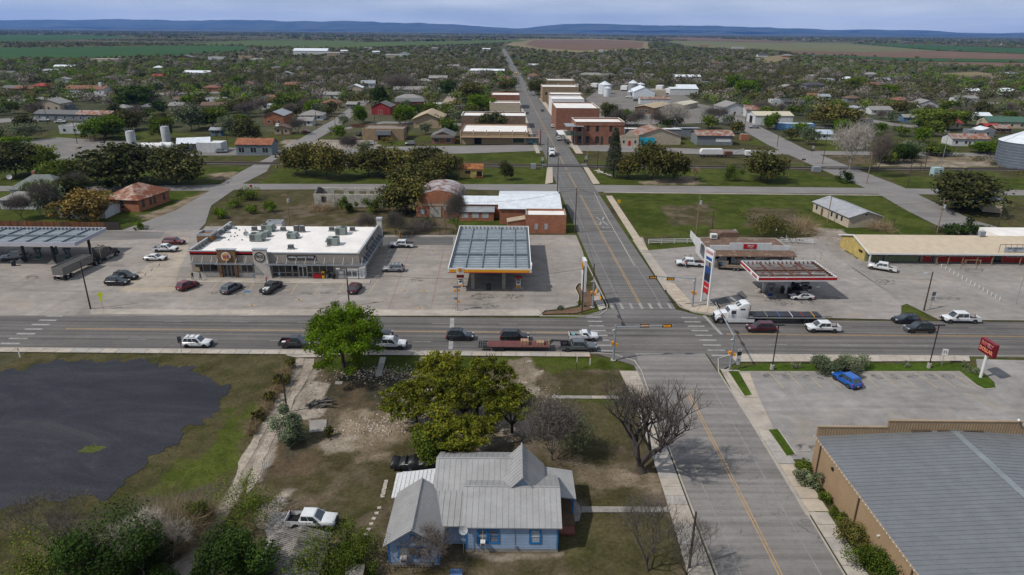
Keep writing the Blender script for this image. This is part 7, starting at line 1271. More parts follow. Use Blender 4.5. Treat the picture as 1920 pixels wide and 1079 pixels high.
def baretree(label,px,top,seed,w,lev=6,k=1.,lean=(0,0),tw=9000,kind='bare',th=.12,wob=.3,nb=3):
    p=at(*px);h=zat(px,top);d=math.hypot(p[0],p[1],HC);W=w/FL*d;rs=random.Random(seed);g=np.random.default_rng(seed);segs,tips=skel(rs,h,.75,h*th,lev,nb,lean,h*.032,.45,wob)
    T=np.array([tuple(q)for q in tips]);kx=W/2/np.abs(T[:,:2]).max();kz=h*.95/T[:,2].max();f=lambda q:Vector((q.x*kx,q.y*kx,q.z*kz));segs=[(f(a),f(b),max(r*k,.012),max(q*k,.010))for a,b,r,q in segs];V,F=seg_mesh(segs,4)
    t=thing('leafless_tree',label,'tree',(*p,-.02));bm_=M('bark_grey',(.085,.07,.062),.95,0,.3,2)if kind=='bare' else BARKP;link('trunk',np_mesh('trunk',V,F,bm_),t);V,F,C=slivers(g,[tuple(f(q))for q in tips],tw,.75,.009,.12);link('twigs',np_mesh('twigs',V,F,LM[kind],C),t);return t
baretree('large leafless tree with spreading limbs at the edge of the street pavement',(1203,884),705,51,215,6,1.6,(-.1,0),6500)
baretree('slim leafless tree in front of the large one by the pavement',(1238,850),760,53,70,4,.7,tw=1500);baretree('leafless tree in the lower yard beside the leaning pole',(1215,1070),930,57,130,5,.5,tw=2200);baretree('low leafless tree over the lower pavement',(1285,1085),985,58,110,5,.5,tw=2000)
baretree('small leafless shrub growing against the left farmhouse wing',(812,1066),985,61,75,5,.4,tw=2500);baretree('thin leafless sapling over the left farmhouse window',(775,1075),1010,63,60,4,.35,tw=1200);baretree('leafless tree at the bottom left of the black gravel pad',(105,1040),935,66,120,5,.5,tw=3500);baretree('pale twiggy leafless tree in front of the dark oak',(270,1075),975,67,130,5,.5,tw=5000,kind='pale');baretree('second pale twiggy tree at the brown brush',(325,1045),975,68,80,4,.5,tw=2000,kind='pale')
def shrub(label,px,wpx,top,kind,n,ls,seed,name='shrub',cat='shrub',grp=None):
    p=at(*px);d=math.hypot(p[0],p[1],HC);w=wpx/FL*d;h=max(.4,zat(px,top));g=np.random.default_rng(seed);m_=14;c=g.normal(size=(m_,3))*np.array([w*.2,w*.2,h*.16])+np.array([0,0,h*.45]);V,F,C=(slivers(g,c*np.array([1,1,.3]),n,h*.8,ls*.12,w*.12)if kind in('brown','bare','pale')else leaves(g,c,w*.22,n,ls,min(1,h/w*1.2)));V[:,2]=np.abs(V[:,2])
    o=link(name,np_mesh(name,V,F,LM[kind],C),None,(*p,0));return tag(o,label,cat,grp)
S_=[('rounded pale leaved bush beside the leaning yard pole',(549,828),62,762,'sage',9000,.12),('dark green oak mass at the bottom left corner',(235,1085),170,965,'deep',22000,.13),('light green mesquite at the bottom left edge',(70,1125),130,1040,'mid',4500,.1),('mixed brown brush beside the dark oak mass',(335,1005),80,940,'brown',5000,.12),('green shrub between brown brush and drive',(372,990),50,940,'mid',3500,.1),
      ('sparse light green tree over the end of the drive',(465,985),110,910,'mid',4500,.09),('dense dark green tree at the bottom left of the ribbed shed',(440,1105),125,975,'deep',17000,.13),('airy light green tree over the ribbed shed roof',(600,1100),150,1020,'mid',6000,.09),('airy light green bush at the right side of the ribbed shed',(660,1060),80,990,'mid',4500,.09),('green weed clump beside the rubble bed',(617,818),20,795,'oak',900,.1),
      ('large grey green shrub on the verge, left one of the pair',(1550,694),58,665,'sage',7000,.11),('large grey green shrub on the verge, right one of the pair',(1594,694),62,666,'sage',7000,.11),('small sage ball on the verge near the light pole',(1487,690),18,678,'sage',700,.08),('small green ball bush near the second light pole',(1700,688),14,677,'sage',500,.08),('small sage ball left of the red roadside sign',(1807,689),14,678,'sage',500,.08),('green bush at the foot of the red roadside sign',(1824,700),24,688,'sage',900,.08),
      ('grey green bush by the front corner of the tan metal wall',(1508,885),32,868,'mid',1800,.1),('large blue green bush second along the tan metal wall',(1512,908),42,882,'sage',3000,.1),('round green bush third along the tan metal wall',(1544,938),22,920,'mid',1200,.09),('round bright bush fourth along the tan metal wall',(1567,972),24,952,'mid',1400,.09),('big dark shrub fifth along the tan metal wall',(1598,1030),60,985,'oak',5000,.1),('big green shrub near the bottom of the tan metal wall',(1640,1075),70,1025,'mid',5000,.1),('dark shrub at the very bottom of the tan metal wall',(1690,1110),70,1060,'deep',5000,.1),
      ('pale green shrub in the corner planting bed',(1051,580),14,572,'sage',500,.1),('small dark shrub in the corner planting bed',(1086,572),10,562,'mid',300,.1),('tiny shrub near the corner pole',(1095,575),8,568,'mid',200,.1),
      ('green weeds at the top of the fence row',(530,720),26,700,'oak',1500,.1),('bright green bush left of the weedy lot',(412,410),30,385,'bright',1200,.2),('bright bush at the top of the weedy lot',(462,375),40,350,'mid',1800,.2),('yellow green bush in the weedy lot',(505,398),24,374,'bright',900,.2),('small bright bush left of the tall pole',(474,400),22,382,'bright',700,.2),('bright green bush behind the round bush',(437,388),36,372,'mid',900,.2),
      ('tall green shrub in front of the ruin',(648,398),34,366,'mid',1800,.2),('green shrub at the right part of the ruin',(700,398),40,366,'mid',2000,.2),('green shrub growing inside the ruin',(664,372),26,358,'bright',900,.2),('brown brush at the left corner of the ruin',(600,394),46,380,'brown',1500,.2),('dark hedge in front of the stepped gable hall',(795,422),40,408,'dark',1200,.2),('bare brush behind the yellow rail',(790,436),70,418,'bare',2500,.2),
      ('dense dark shrub at the back of the mall, left',(1785,442),42,415,'deep',2500,.2),('dense dark shrub at the back of the mall, middle',(1822,442),36,415,'deep',2500,.2),('dense dark shrub at the back of the mall, right',(1848,442),26,422,'deep',1200,.2),('wide bare shrub on the green lot behind the market',(1440,442),100,395,'oak',3500,.2),('bare shrub left of the lone leafless bush',(1500,435),50,405,'brown',1500,.2),('dark evergreen bush under the pale leafless tree',(1587,343),28,315,'deep',1800,.22),('round green bush left of the round oak',(1370,340),40,302,'mid',1800,.22),('brown brush in front of the cream house',(1648,430),40,412,'brown',1500,.2),
      ('bright bush behind the rusty hipped roof',(207,350),28,333,'bright',900,.2),('bright bush at the lot edge beside the street',(265,430),18,416,'bright',500,.2),('brown bush right of the brick office lot',(725,268),26,255,'rust',700,.25)]
for i,a in enumerate(S_):shrub(a[0],a[1],a[2],a[3],a[4],a[5],a[6],200+i,*(('tree_crown','tree')if 'tree' in a[0]or 'mesquite' in a[0]else()))
for i in range(12):f=i/11;shrub('low dry brush in the fence row between gravel pad grass and dirt track',(545-f*75,690+f*122),20,690+f*122-16-8*(i%3==0),'brown' if i%3 else 'oak',900,.13,300+i,'shrub','shrub','brush along the fence row')
# --- kinds shared by the trees further off
KIND={}
def kindmesh(k,q,variants=4):
    key=(k,q)
    if key in KIND:return KIND[key]
    n,ls={'m':(4200,.26),'f':(1000,.42)}[q];out=[]
    for v in range(variants):
        kk=dict(oak=dict(th=.16,lev=3,nb=4,sp=1.2,up=.2,flat=.65),dark=dict(th=.16,lev=3,nb=4,sp=1.2,up=.2,flat=.65),rust=dict(th=.16,lev=2,nb=5,sp=1.1,up=.2),bright=dict(th=.2,lev=2,nb=5,flat=.85),mid=dict(th=.15,lev=2,nb=5,flat=.8),deep=dict(th=.14,lev=2,nb=5,flat=.9),sage=dict(th=.14,lev=3,nb=4),bare=dict(th=.16,lev=4 if q=='m' else 3,nb=3,r0=.02),pale=dict(th=.2,lev=4,nb=3))[k]
        nn=int(n*(2.0 if k in('bare','pale')else 1)*(.55 if k=='sage' else 1));out.append(treemesh(900+v*7+hash_(k),7.,10.,k,nn,ls*(.55 if k in('bare','pale')and q=='m' else.75 if k=='bare' else 1),crad=1.35,**kk))
    KIND[key]=out;return out
def hash_(s):return sum(ord(c)*(i+3)for i,c in enumerate(s))%97
DESC=dict(oak='olive green live oak',dark='dark grey olive oak',rust='rusty olive tree',bright='bright green leafy tree',mid='mid green tree',deep='dense dark green tree',sage='pale thin leaved tree',bare='grey leafless tree',pale='pale barked leafless tree');rt=random.Random(5)
def mtree(k,px,wpx,top,place,lab=None):
    p=at(*px);d=math.hypot(p[0],p[1],HC);w=wpx/FL*d;h=max(2.5,zat(px,top));t=tree('leafless_tree' if k in('bare','pale')else 'live_oak' if k in('oak','dark')else 'leafy_tree',lab or DESC[k]+' '+place,p,kindmesh(k,'m')[rt.randrange(4)],rt.uniform(0,6.28));t.scale=(w/10,w/10,h/7);return t
MT=[('dark',(240,345),150,258,'with wide crown, left of the two at the tracks'),('dark',(330,347),110,270,'with wide crown, right of the two at the tracks'),('oak',(576,328),92,262,'with leaning trunk on the green left of the oak group'),('oak',(612,336),80,262,'second on the green by the diagonal street'),('oak',(690,330),90,272,'at the left of the railway oak group'),('oak',(745,330),95,270,'in the middle of the railway oak group'),('dark',(800,325),100,272,'at the back of the railway oak group'),('oak',(835,335),80,285,'at the right end of the railway oak group'),('oak',(775,360),110,300,'with pale branches in the railway oak group'),('oak',(762,400),104,328,'right behind the stepped gable hall'),('dark',(745,400),70,345,'in the shade left of the hall'),
      ('oak',(1178,335),56,285,'right beside the conifer'),('oak',(1222,338),90,262,'behind the crossing, tallest of its clump'),('oak',(1262,338),70,278,'at the right side of the crossing clump'),('oak',(1425,338),92,276,'with round crown alone on the green strip'),('dark',(1800,392),130,318,'with spreading crown over the burnt cars'),('rust',(165,415),92,355,'in front of the grey garage'),('sage',(100,405),60,330,'behind the white bungalow'),('mid',(110,350),80,300,'left of the tracks oaks'),('dark',(30,330),90,262,'at the left edge by the tracks'),('mid',(80,325),70,272,'near the left edge by the tracks'),('bright',(25,290),60,255,'at the left edge above the tracks'),('dark',(130,372),60,330,'beside the green grey roof'),('mid',(75,380),50,340,'in front of the green grey roof'),('bare',(140,365),50,325,'behind the grey garage'),('bare',(42,410),50,365,'in the yard of the white bungalow'),('bare',(90,410),46,340,'right of the white bungalow'),
      ('bare',(686,441),42,400,'behind the white store roof'),('bare',(742,442),52,398,'between store and stepped gable hall'),('bare',(858,440),52,358,'tall and grey before the brick warehouse'),('dark',(950,338),32,300,'small and alone near the main street'),('bare',(657,292),40,252,'by the brick office lot'),('sage',(685,292),34,262,'by the depot street'),('pale',(1592,322),70,235,'white limbed at the right crossing'),('bare',(1640,332),40,250,'between crossing and teal cabinet'),('mid',(1660,306),40,278,'left of the small dark group'),('deep',(1676,305),40,268,'left in the dark shrub group beyond the tracks'),('deep',(1700,304),36,270,'right in the dark shrub group beyond the tracks'),
      ('bright',(195,262),76,215,'wide beside the gravel yard'),('deep',(265,203),72,160,'large in the left part of the town'),('dark',(240,245),56,200,'behind the gravel yard'),('sage',(52,262),48,228,'at the left workshop yard'),('mid',(305,262),44,215,'behind the white silo'),('sage',(360,245),60,190,'behind the metal shed'),('mid',(400,240),60,195,'left of the tan brick shop sheds'),('dark',(465,265),56,215,'left of the orange brick workshop'),('sage',(430,255),40,215,'beside the small blue hut'),('bare',(560,252),36,222,'in front of the pale bungalow'),('mid',(540,200),44,172,'behind the pale bungalow'),('bright',(582,213),32,188,'behind the pale workshop roof'),
      ('bright',(675,232),34,196,'left of the red barn'),('bright',(760,232),44,196,'left of the tan gabled hall'),('mid',(815,238),26,212,'right beside the tan gabled hall'),('bright',(900,210),62,176,'round behind the white roof store'),('dark',(925,245),66,206,'in front of the white roof store'),('deep',(712,195),36,160,'behind the red barn'),('bright',(445,163),24,142,'small in the middle of the left town'),('bare',(745,178),66,140,'broad, behind the red barn district'),('deep',(845,180),40,150,'at the dirt lane'),('oak',(880,190),60,150,'right of the dirt lane'),('oak',(1010,178),40,146,'dark by the main street shops'),('oak',(950,172),40,146,'left of the main street'),
      ('bright',(1446,243),30,210,'round before the white metal garage'),('bare',(1430,218),46,190,'behind the white metal garage'),('bare',(1340,232),50,200,'forked at the side street bend'),('oak',(1135,212),30,190,'small on the mill yard'),('dark',(1142,230),36,192,'behind the brick shop'),('bare',(1160,236),42,205,'right of the brick shop'),('pale',(1265,240),66,195,'whitish, right of the storage units'),('bare',(1195,240),40,208,'left of the metal storage shed'),('bare',(1230,240),34,208,'behind the metal storage shed'),('deep',(1253,234),16,218,'small behind the metal storage shed'),('oak',(1560,240),90,190,'large behind the blue trailer'),('bright',(1575,262),40,222,'yellowish behind the pale roof house'),('sage',(1515,272),40,235,'right of the blue trailer'),('mid',(1750,242),76,200,'wide crowned with the fan palm'),('bright',(1395,180),46,150,'tall and vivid in the right town'),('bright',(1372,172),36,140,'vivid beside the tall one in the right town'),('deep',(1410,168),50,150,'dark green below the vivid pair'),('bright',(1665,178),34,158,'right of the pale farmhouses'),('mid',(1600,168),34,142,'by the grey roofed houses'),('sage',(1700,295),60,262,'low beyond the tracks'),('mid',(1755,290),60,268,'low and bushy beyond the tracks'),('bright',(1850,288),60,265,'low before the streaked roof shed')]
for a in MT:mtree(*a)
# conifer with drooping tiers
p=at(1150,333);hh=zat((1150,333),237);g=np.random.default_rng(8);cs=[]
for k in range(46):f=(k+1)/47;z=hh*(.12+.86*f);r_=(1-f)**.8*4.6+.15;cs+=[(math.cos(a)*r_*.75,math.sin(a)*r_*.75,z-.25*r_)for a in np.arange(0,6.28,.9)+k*1.3]+[(math.cos(a)*r_*.35,math.sin(a)*r_*.35,z)for a in np.arange(0,6.28,1.6)+k]
V,F,C=leaves(g,cs,.62,16000,.17,.4);t=thing('conifer','tall grey green conifer beside the railway crossing oaks','tree',(*p,0));link('crown',np_mesh('crown',V,F,LM['conif'],C),t);mb=MB();mb.cyl((0,0,0),(0,0,hh*.95),.35,.05,6);mb.build('trunk',BARK,t)
p=at(1777,243);t=thing('fan_palm','fan palm with dry yellow skirt among the right houses','palm tree',(*p,0));hp=zat((1777,243),212);mb=MB();mb.cyl((0,0,0),(0,0,hp),.35,.28,7);mb.build('trunk',BARK,t);V,F,C=leaves(np.random.default_rng(2),[(0,0,hp),(0,0,hp-1.2)],2.3,700,.5,.9,1.6);link('crown',np_mesh('crown',V,F,LM['rust'],C),t)
ontree('leafless_tree','dead ivy wrapped stub standing on the green strip right of the oaks',(1301,341),77,8,318,'brown',300,.3,th=.5,lev=1,nb=2)
# ================================================================ the town beyond: houses one by one, then the trees between them
BLD_=[];HW=dict(w=WHW,c=CREAM,t=TANW,b=BR_BRN,o=BR_ORG,g=GRYW,u=BLUEW,r=REDW,y=YELW,n=WOODW);HRF=dict(g=SHG[0],b=SHG[1],p=SHG[2],d=SHG[3],r=SHG[4],m=WMET,t=TINR,e=GREENR,R=M('red_metal_roof',(.35,.03,.03),.6),s=GRM)
WN=dict(w='white',c='cream',t='tan',b='brown brick',o='orange brick',g='grey',u='blue',r='red',y='yellow',n='brown');RN=dict(g='grey',b='brown',p='pale grey',d='dark',r='rust brown',m='bright metal',t='rusty tin',e='green',R='red',s='grey metal')
# column, row of the front foot, width px, wall, roof, roof kind, depth m, height m, place
HS=[(161,177,62,'w','r','x',12,4.2,'long, with little bell tower'),(25,172,30,'g','g','x',9,3,'at the left edge'),(40,173,30,'o','r','h',10,3,'left of the white church'),(78,168,26,'o','R','h',10,3,'just left of the white church'),(92,208,34,'c','p','y',14,4.5,'with pale gable above the left workshop'),(110,225,70,'g','g','x',9,3.6,'long open workshop at the left yard'),(178,227,56,'g','t','x',9,3.8,'long, right part of the workshop row'),(140,251,46,'w','p','f',11,3.6,'flat block behind the two leaning poles'),(110,206,34,'g','s','f',7,3,'low carport behind the workshop'),(226,211,24,'c','c','h',8,3,'small, left of the blue cottage'),(278,211,28,'u','g','h',9,3.4,'cottage with white skirting'),(350,216,34,'w','p','x',9,3,'half hidden left of the dark screen'),(400,210,40,'t','b','x',9,4,'with cream front behind the dark fence'),(403,193,30,'w','p','f',8,3,'behind the tan brown roofed one'),(405,255,18,'u','s','x',5,3,'tiny hut'),(341,195,28,'w','b','x',8,3,'low mobile home at the left street'),
      (514,234,34,'o','s','y',22,5,'workshop with white side wall'),(583,226,40,'w','p','h',12,3,'bungalow on the corner lot'),(572,236,26,'w','p','x',8,2.8,'front wing of the corner bungalow'),(529,252,26,'t','b','y',7,3,'small with brown gable near the red car'),(498,190,12,'w','b','y',8,3.2,'narrow'),(515,190,18,'r','r','x',7,3,'beside the narrow white one'),(505,206,28,'w','m','f',8,3,'with flat porch'),(619,203,30,'t','r','h',10,3.6,'with orange hipped roof'),(622,185,30,'w','p','x',9,3,'behind the orange hipped one'),(659,204,18,'g','p','x',9,3,'garage left of the red barn'),(768,200,50,'r','g','x',10,3.4,'long, behind the round green tree'),(765,193,46,'w','p','h',12,3.4,'with pale hip above the long red one'),(812,205,32,'c','m','f',9,3.4,'with flat white porch'),(860,209,26,'n','e','f',8,3,'low with olive roof by the lane'),
      (665,175,26,'c','m','y',12,4.5,'with tall pale roof left of the dark elms'),(690,165,24,'w','s','x',12,4,'with broad silver roof'),(821,153,32,'b','p','x',12,3.4,'ranch below the white farm row'),(795,158,24,'w','p','h',10,3,'pale behind the broad elm'),(824,130,14,'w','m','y',9,3.6,'with steep white gable near the dirt lane'),(850,129,20,'w','p','x',9,3.6,'beside the steep gable one'),(872,131,12,'w','g','y',8,3,'last in the white row by the lane'),(914,137,60,'w','m','x',10,3,'very long row roof left of the main street'),(938,163,16,'w','R','y',10,3,'with red roof left of the main street'),(940,152,26,'y','R','x',8,3,'yellow and red shop by the main street'),(735,108,22,'c','c','x',12,4,'far long pale school wing'),(755,106,22,'w','s','y',14,5,'far with triangular gable'),(770,175,60,'w','p','x',11,3,'behind the broad leafless elm'),(828,176,16,'g','s','x',8,3,'small garage near the lane'),
      (1000,138,8,'o','r','h',10,4,'small hip by the street'),(1000,149,20,'w','r','h',11,4,'with red brown hip right of the main street'),(1000,127,16,'w','m','x',9,3.4,'behind the street trees'),(1020,169,14,'c','p','x',9,3,'beside the far brick shops'),(1110,146,44,'w','p','h',12,3,'wide behind the mill bins'),(1142,147,30,'w','g','h',12,3,'right of the wide one behind the bins'),(1180,137,26,'g','d','h',12,4,'dark hipped right of the mill'),(1175,145,20,'w','g','x',10,3,'below the dark hipped one'),(1220,124,22,'w','p','y',10,4,'pale two gabled'),(1270,128,14,'w','p','y',10,4,'right of the two gabled'),(1290,150,46,'w','m','x',10,3.4,'at the far end of the mill road'),(1316,161,30,'g','p','f',10,3.4,'with dark garage opening'),(1288,176,34,'w','m','x',12,5,'white metal hall near the water tank'),(1216,147,18,'c','p','x',9,3,'small right behind the mill'),
      (1402,133,18,'w','p','y',9,3.4,'with white gable in the right town'),(1344,123,16,'t','r','h',10,4,'with orange hip in the right town'),(1378,217,42,'w','p','y',17,5,'white workshop beside the side street'),(1422,219,44,'w','t','x',12,4.4,'long workshop with rust streaked roof'),(1461,199,24,'w','p','f',9,4,'white block behind the round tree'),(1488,201,34,'g','d','x',10,3.6,'dark roofed beside the white block'),(1480,172,22,'t','p','y',10,4,'tan gabled among the vivid trees'),(1530,169,34,'g','d','h',14,4.4,'grand grey with dark hipped roof'),(1525,186,18,'y','r','x',8,3,'small yellow by the grey hip'),(1545,188,18,'w','s','x',8,3,'beside the small yellow one'),(1525,148,16,'w','p','x',8,3,'pale mobile in the right town'),(1552,156,26,'w','s','x',9,3,'with long silver roof'),(1590,153,20,'w','m','h',10,3,'with blue white hip'),(1562,136,16,'w','p','y',9,4,'cream two storey in the right town'),(1602,192,24,'g','b','h',10,3,'with blue cover on the roof'),(1634,146,22,'w','p','h',11,4,'pale hip at the upper right'),(1640,165,22,'t','r','h',11,3,'with orange hip at the right'),(1656,155,24,'w','s','x',9,3,'silver behind the orange hip'),
      (1695,197,24,'b','r','h',11,3.4,'with orange roof beside the parked cars'),(1738,206,30,'w','p','y',14,4,'big white hall behind the palm'),(1653,215,34,'w','p','x',10,3,'long pale at the curved street'),(1610,214,20,'w','s','y',12,3,'white workshop at the curved street'),(1625,234,20,'g','r','f',8,3,'low with flat rust roof'),(1712,230,32,'u','p','x',7,3.2,'blue mobile home'),(1780,242,40,'c','R','x',9,3.2,'with red patched roof under the palm'),(1815,192,34,'w','p','x',9,3,'with pink white roofs'),(1825,177,20,'w','m','x',9,3,'far white at the right edge trees'),(1895,178,30,'w','m','h',12,3,'bright at the right edge'),(1840,226,26,'w','m','x',8,3,'with curved white roof'),(1885,240,54,'c','e','x',12,3.6,'with long dark green roof'),(1860,248,20,'n','R','x',7,3,'small with red roof'),(1838,256,36,'g','s','f',7,3,'blue grey shed row'),(1850,256,20,'w','m','y',8,3.2,'white shed at the red roofs'),(1818,274,56,'w','t','x',9,3.6,'low with striped rusty roof beyond the tracks'),(1880,251,24,'n','t','x',7,3,'open wooden barn'),
      (1890,143,26,'w','s','x',9,3,'ranch house on the far right clearing'),(1476,108,16,'o','p','h',12,4,'brick on the far field edge'),(1430,107,16,'w','d','x',12,4,'dark roofed on the far field edge'),(1385,92,20,'w','p','x',12,4,'far farm row'),(1320,88,16,'t','r','x',12,4,'far farm beside the pale field'),
      (200,117,50,'c','m','f',14,5,'far open white pavilion'),(345,115,26,'n','g','y',18,6,'far brown gabled barn'),(405,113,26,'w','p','f',12,5,'far white block'),(582,103,58,'w','m','x',24,8,'far long white sports hall'),(625,106,22,'t','p','x',12,6,'right of the sports hall'),(460,111,22,'t','d','f',12,5,'far tan school block'),(483,117,26,'w','p','h',12,4,'far pale hip'),(370,143,44,'w','m','x',10,4,'long bright in the left town'),(296,133,14,'w','m','h',9,4,'small bright hip in the left town'),(295,150,16,'r','R','x',8,4,'with bright red roof in the left town'),(255,158,36,'c','p','f',10,3.6,'low cream row in the left town'),(535,146,22,'w','s','y',12,4,'with many silver gables'),(518,134,20,'t','g','h',10,4,'tan hip in the middle left town'),(560,133,12,'w','p','y',9,3.4,'small far white'),(463,165,18,'t','r','y',9,3.4,'brown gabled in the left town'),(548,166,26,'o','r','x',9,3.4,'brick behind the leafless trees'),(395,172,24,'o','r','h',9,3.4,'with brick red hip'),(120,130,30,'w','m','x',9,3.4,'far bright in the left town'),(95,138,22,'w','s','x',9,3,'far blue grey in the left town'),(115,155,18,'w','p','y',9,3,'small in the left town'),(40,200,16,'w','p','y',8,3,'small white shed at the dirt track'),(10,142,24,'w','g','x',9,3,'at the far left edge'),(330,207,22,'t','p','x',8,3,'low behind the left street'),
      (690,93,12,'w','p','x',9,4,'far behind the green field'),(815,93,10,'w','p','x',9,4,'far white near the top field'),(912,95,14,'w','m','x',9,4,'far beside the top of the main street'),(1130,98,12,'w','m','y',9,5,'white farmhouse at the ploughed field'),(645,99,12,'w','m','x',9,4,'far bright left of the school'),(705,101,12,'w','m','x',9,4,'far bright nearer the school')]
rh_=random.Random(3)
for px,py,wpx,wc,rc,rk,d_,h_,pl in HS:
    o_=at(px,py);dist=math.hypot(o_[0],o_[1],HC);w_=wpx/FL*dist;d_=min(d_,w_*1.6);rz=rh_.uniform(-.12,.12)if py>120 else 0;kind={'x':'gable_x','y':'gable_y','h':'hip','f':'flat'}[rk];rm=HRF.get(rc)or SHG[2]
    nw=0 if w_<5 else min(5,max(2,int(w_/4.2)));wins=[('f',(i+.5)*w_/nw-.6,1.0,1.2,1.3)for i in range(nw)]if py>125 else[]
    bld('house',('%s house with %s roof, %s'%(WN[wc],RN.get(rc,'cream'),pl)),'house',(o_[0]-w_/2,o_[1]),rz,w_,d_,h_,kind,min(w_,d_)*.19 if kind!='flat' else.3,.5,HW[wc],rm,para=.25,wins=wins,doors=[('f',w_*.45,1.0,2.1)]if py>150 and rk!='f' else[])
    BLD_.append((o_[0],o_[1]+d_/2,max(w_,d_)*.55+3))
bt=ap(next(o for o in bpy.data.objects if o.get('label','').endswith('little bell tower')),'bell_tower',WHW,(26,28,4,6,4,9))
for o in list(COL.objects):
    if o.parent is None and o.get('category')in('shop','brick building','barn','hall','garage','shed','store','office','warehouse','grain bin','tank','storage units','mobile home','depot','hut','trailer','house','mill'):BLD_.append((o.location.x+6,o.location.y+7,13))
    if o.parent is None and o.get('category')in('pickup','suv','car')and o.location.y>230:BLD_.append((o.location.x,o.location.y-3,6))
BA=np.array(BLD_);RDP=[[tuple(v.co[:2])for v in o.data.vertices]for o in COL.objects if o.type=='MESH' and o.get('kind')=='structure' and any(k_ in o.name for k_ in('street','yard','lane','clearing'))and 'pavement' not in o.name and 'cross_street' not in o.name and 'corner' not in o.name]
FP=[[tuple(v.co[:2])for v in o.data.vertices]for o in COL.objects if o.type=='MESH' and 'field' in o.name]
def free(X,Y,mrg=0,fields=True,fr=False):
    ok=np.ones(X.shape,bool)
    for b in BA:ok&=(X-b[0])**2+(Y-b[1]+(2 if not fr else 0))**2>(b[2]+mrg)**2*.8
    for b in BA:ok&=~((np.abs(X-b[0])<b[2]*.8)&(Y<b[1])&(Y>b[1]-b[2]*1.5-Y*.009))
    ok&=np.abs(X-np.interp(Y,[q[0]for q in CX],[q[1]for q in CX]))>(np.where(Y<620,12,8)+mrg)
    ok&=~((Y<640)&(np.abs(X-20)<40))
    for P in RDP+(FP if fields else[]):ok&=~inpoly(X,Y,P)
    return ok
g=np.random.default_rng(77)
# jittered sites
def sites(y0,y1,sp,half):
    X,Y=np.meshgrid(np.arange(-half,half,sp),np.arange(y0,y1,sp));X=X+g.uniform(-.5,.5,X.shape)*sp*.95;Y=Y+g.uniform(-.5,.5,Y.shape)*sp*.95;k=np.abs(X)<Y*.80+40;return X[k],Y[k]
X,Y=sites(300,1150,12.0,960);dens=fbm(X,Y,120,5,3);belt=(((X>-300)&(X<-20)&(Y>620))|((X>20)&(X<420)&(Y>560)));thin=np.clip((Y-300)/200,.25,1);k=(g.random(X.shape)<np.clip(dens*2-.1,.42,.98)*thin+belt*.35)&free(X,Y);X,Y=X[k],Y[k]
keep=~((np.abs(Y-290)<22));X,Y=X[keep],Y[keep]
def kind_of(x,y,r):
    z=vno(np.array([x]),np.array([y]),60,9)[0];r=(r*.7+z*.5)%1
    if(-300<x<-20 and y>620)or(20<x<420 and y>560):return 'bare' if r<.38 else 'dark' if r<.85 else 'oak' if r<.93 else 'mid'
    return 'bare' if r<.33 else 'dark' if r<.46 else 'sage' if r<.56 else 'mid' if r<.75 else 'oak' if r<.83 else 'deep' if r<.90 else 'bright'
o_=np.argsort(Y);X,Y=X[o_],Y[o_];NI=205;rr=g.random(len(X))
def zone(x,y):
    s='left of the main street' if x<0 else 'right of the main street';a=abs(x)/y;c='close to' if a<.25 else 'midway out' if a<.55 else 'far out'
    return('in the near town' if y<430 else 'in the mid town')+', '+('just' if a<.25 else 'well' if a<.5 else 'far')+' '+s
for i in range(NI):
    k_=kind_of(X[i],Y[i],rr[i]);t=tree('leafless_tree' if k_=='bare' else 'town_tree',DESC[k_]+' '+zone(X[i],Y[i]),(X[i],Y[i]),kindmesh(k_,'f')[i%4],rr[i]*6.28,1,None);t['group']=DESC[k_]+'s '+zone(X[i],Y[i]);s=.7+.55*g.random();t.scale=(s*1.05,s*1.05,s*(.9+.3*g.random()))
def bulk(name,X,Y,nl,size,hgt,wid,kindf,fl=.45):
    """one mesh of many far crowns, leaf clump by leaf clump"""
    n=len(X);ks=['bare','dark','oak','mid','bright','deep','sage'];colr=dict(bare=(.18,.155,.135),dark=(.075,.075,.033),oak=(.095,.090,.024),mid=(.095,.125,.025),bright=(.095,.16,.012),deep=(.028,.046,.01),sage=(.10,.11,.062))
    kc=np.array([colr[kindf(X[i],Y[i],g.random())]for i in range(n)]);w=wid*(.6+.7*g.random(n));h=hgt*(.6+.6*g.random(n));m_=n*nl;ti=np.repeat(np.arange(n),nl)
    u=g.normal(size=(m_,3));u/=np.linalg.norm(u,axis=1,keepdims=True);r_=g.random(m_)**.4;P=np.stack([X[ti]+u[:,0]*r_*w[ti]/2,Y[ti]+u[:,1]*r_*w[ti]/2,h[ti]*.55+np.maximum(u[:,2]*r_,-.75)*h[ti]*fl],1)+g.normal(size=(m_,3))*.25
    N=u*.8+g.normal(size=(m_,3))*.5+np.array([0,-.2,.3]);N/=np.linalg.norm(N,axis=1,keepdims=True);A_=np.cross(N,g.normal(size=(m_,3)));A_/=np.linalg.norm(A_,axis=1,keepdims=True);B_=np.cross(N,A_);s=(size*(.6+.8*g.random(m_))*(w[ti]/wid)**.5)[:,None]
    V=np.stack([P-A_*s,P-B_*s*.7,P+A_*s,P+B_*s*.7],1).reshape(-1,3);F=np.arange(4*m_).reshape(m_,4);C=np.clip(.88*kc[ti]*(.82+.36*g.random(m_))[:,None]*(.75+.5*g.random(n))[ti][:,None],0,1);return tag(link(name,np_mesh(name,V,F,WOOD_,np.repeat(C,4,0))),kind='stuff')
WOOD_=leafmat('far_foliage',(1,1,1),.2,0)
tag(bulk('town_woodland',X[NI:],Y[NI:],105,.78,7.2,11.0,kind_of),'mixed grey, olive and green trees filling the farther town','woodland')
X,Y=sites(1150,3400,26,2800);dens=fbm(X,Y,420,15,4);k=(dens>.47)&free(X,Y);X,Y=X[k],Y[k]
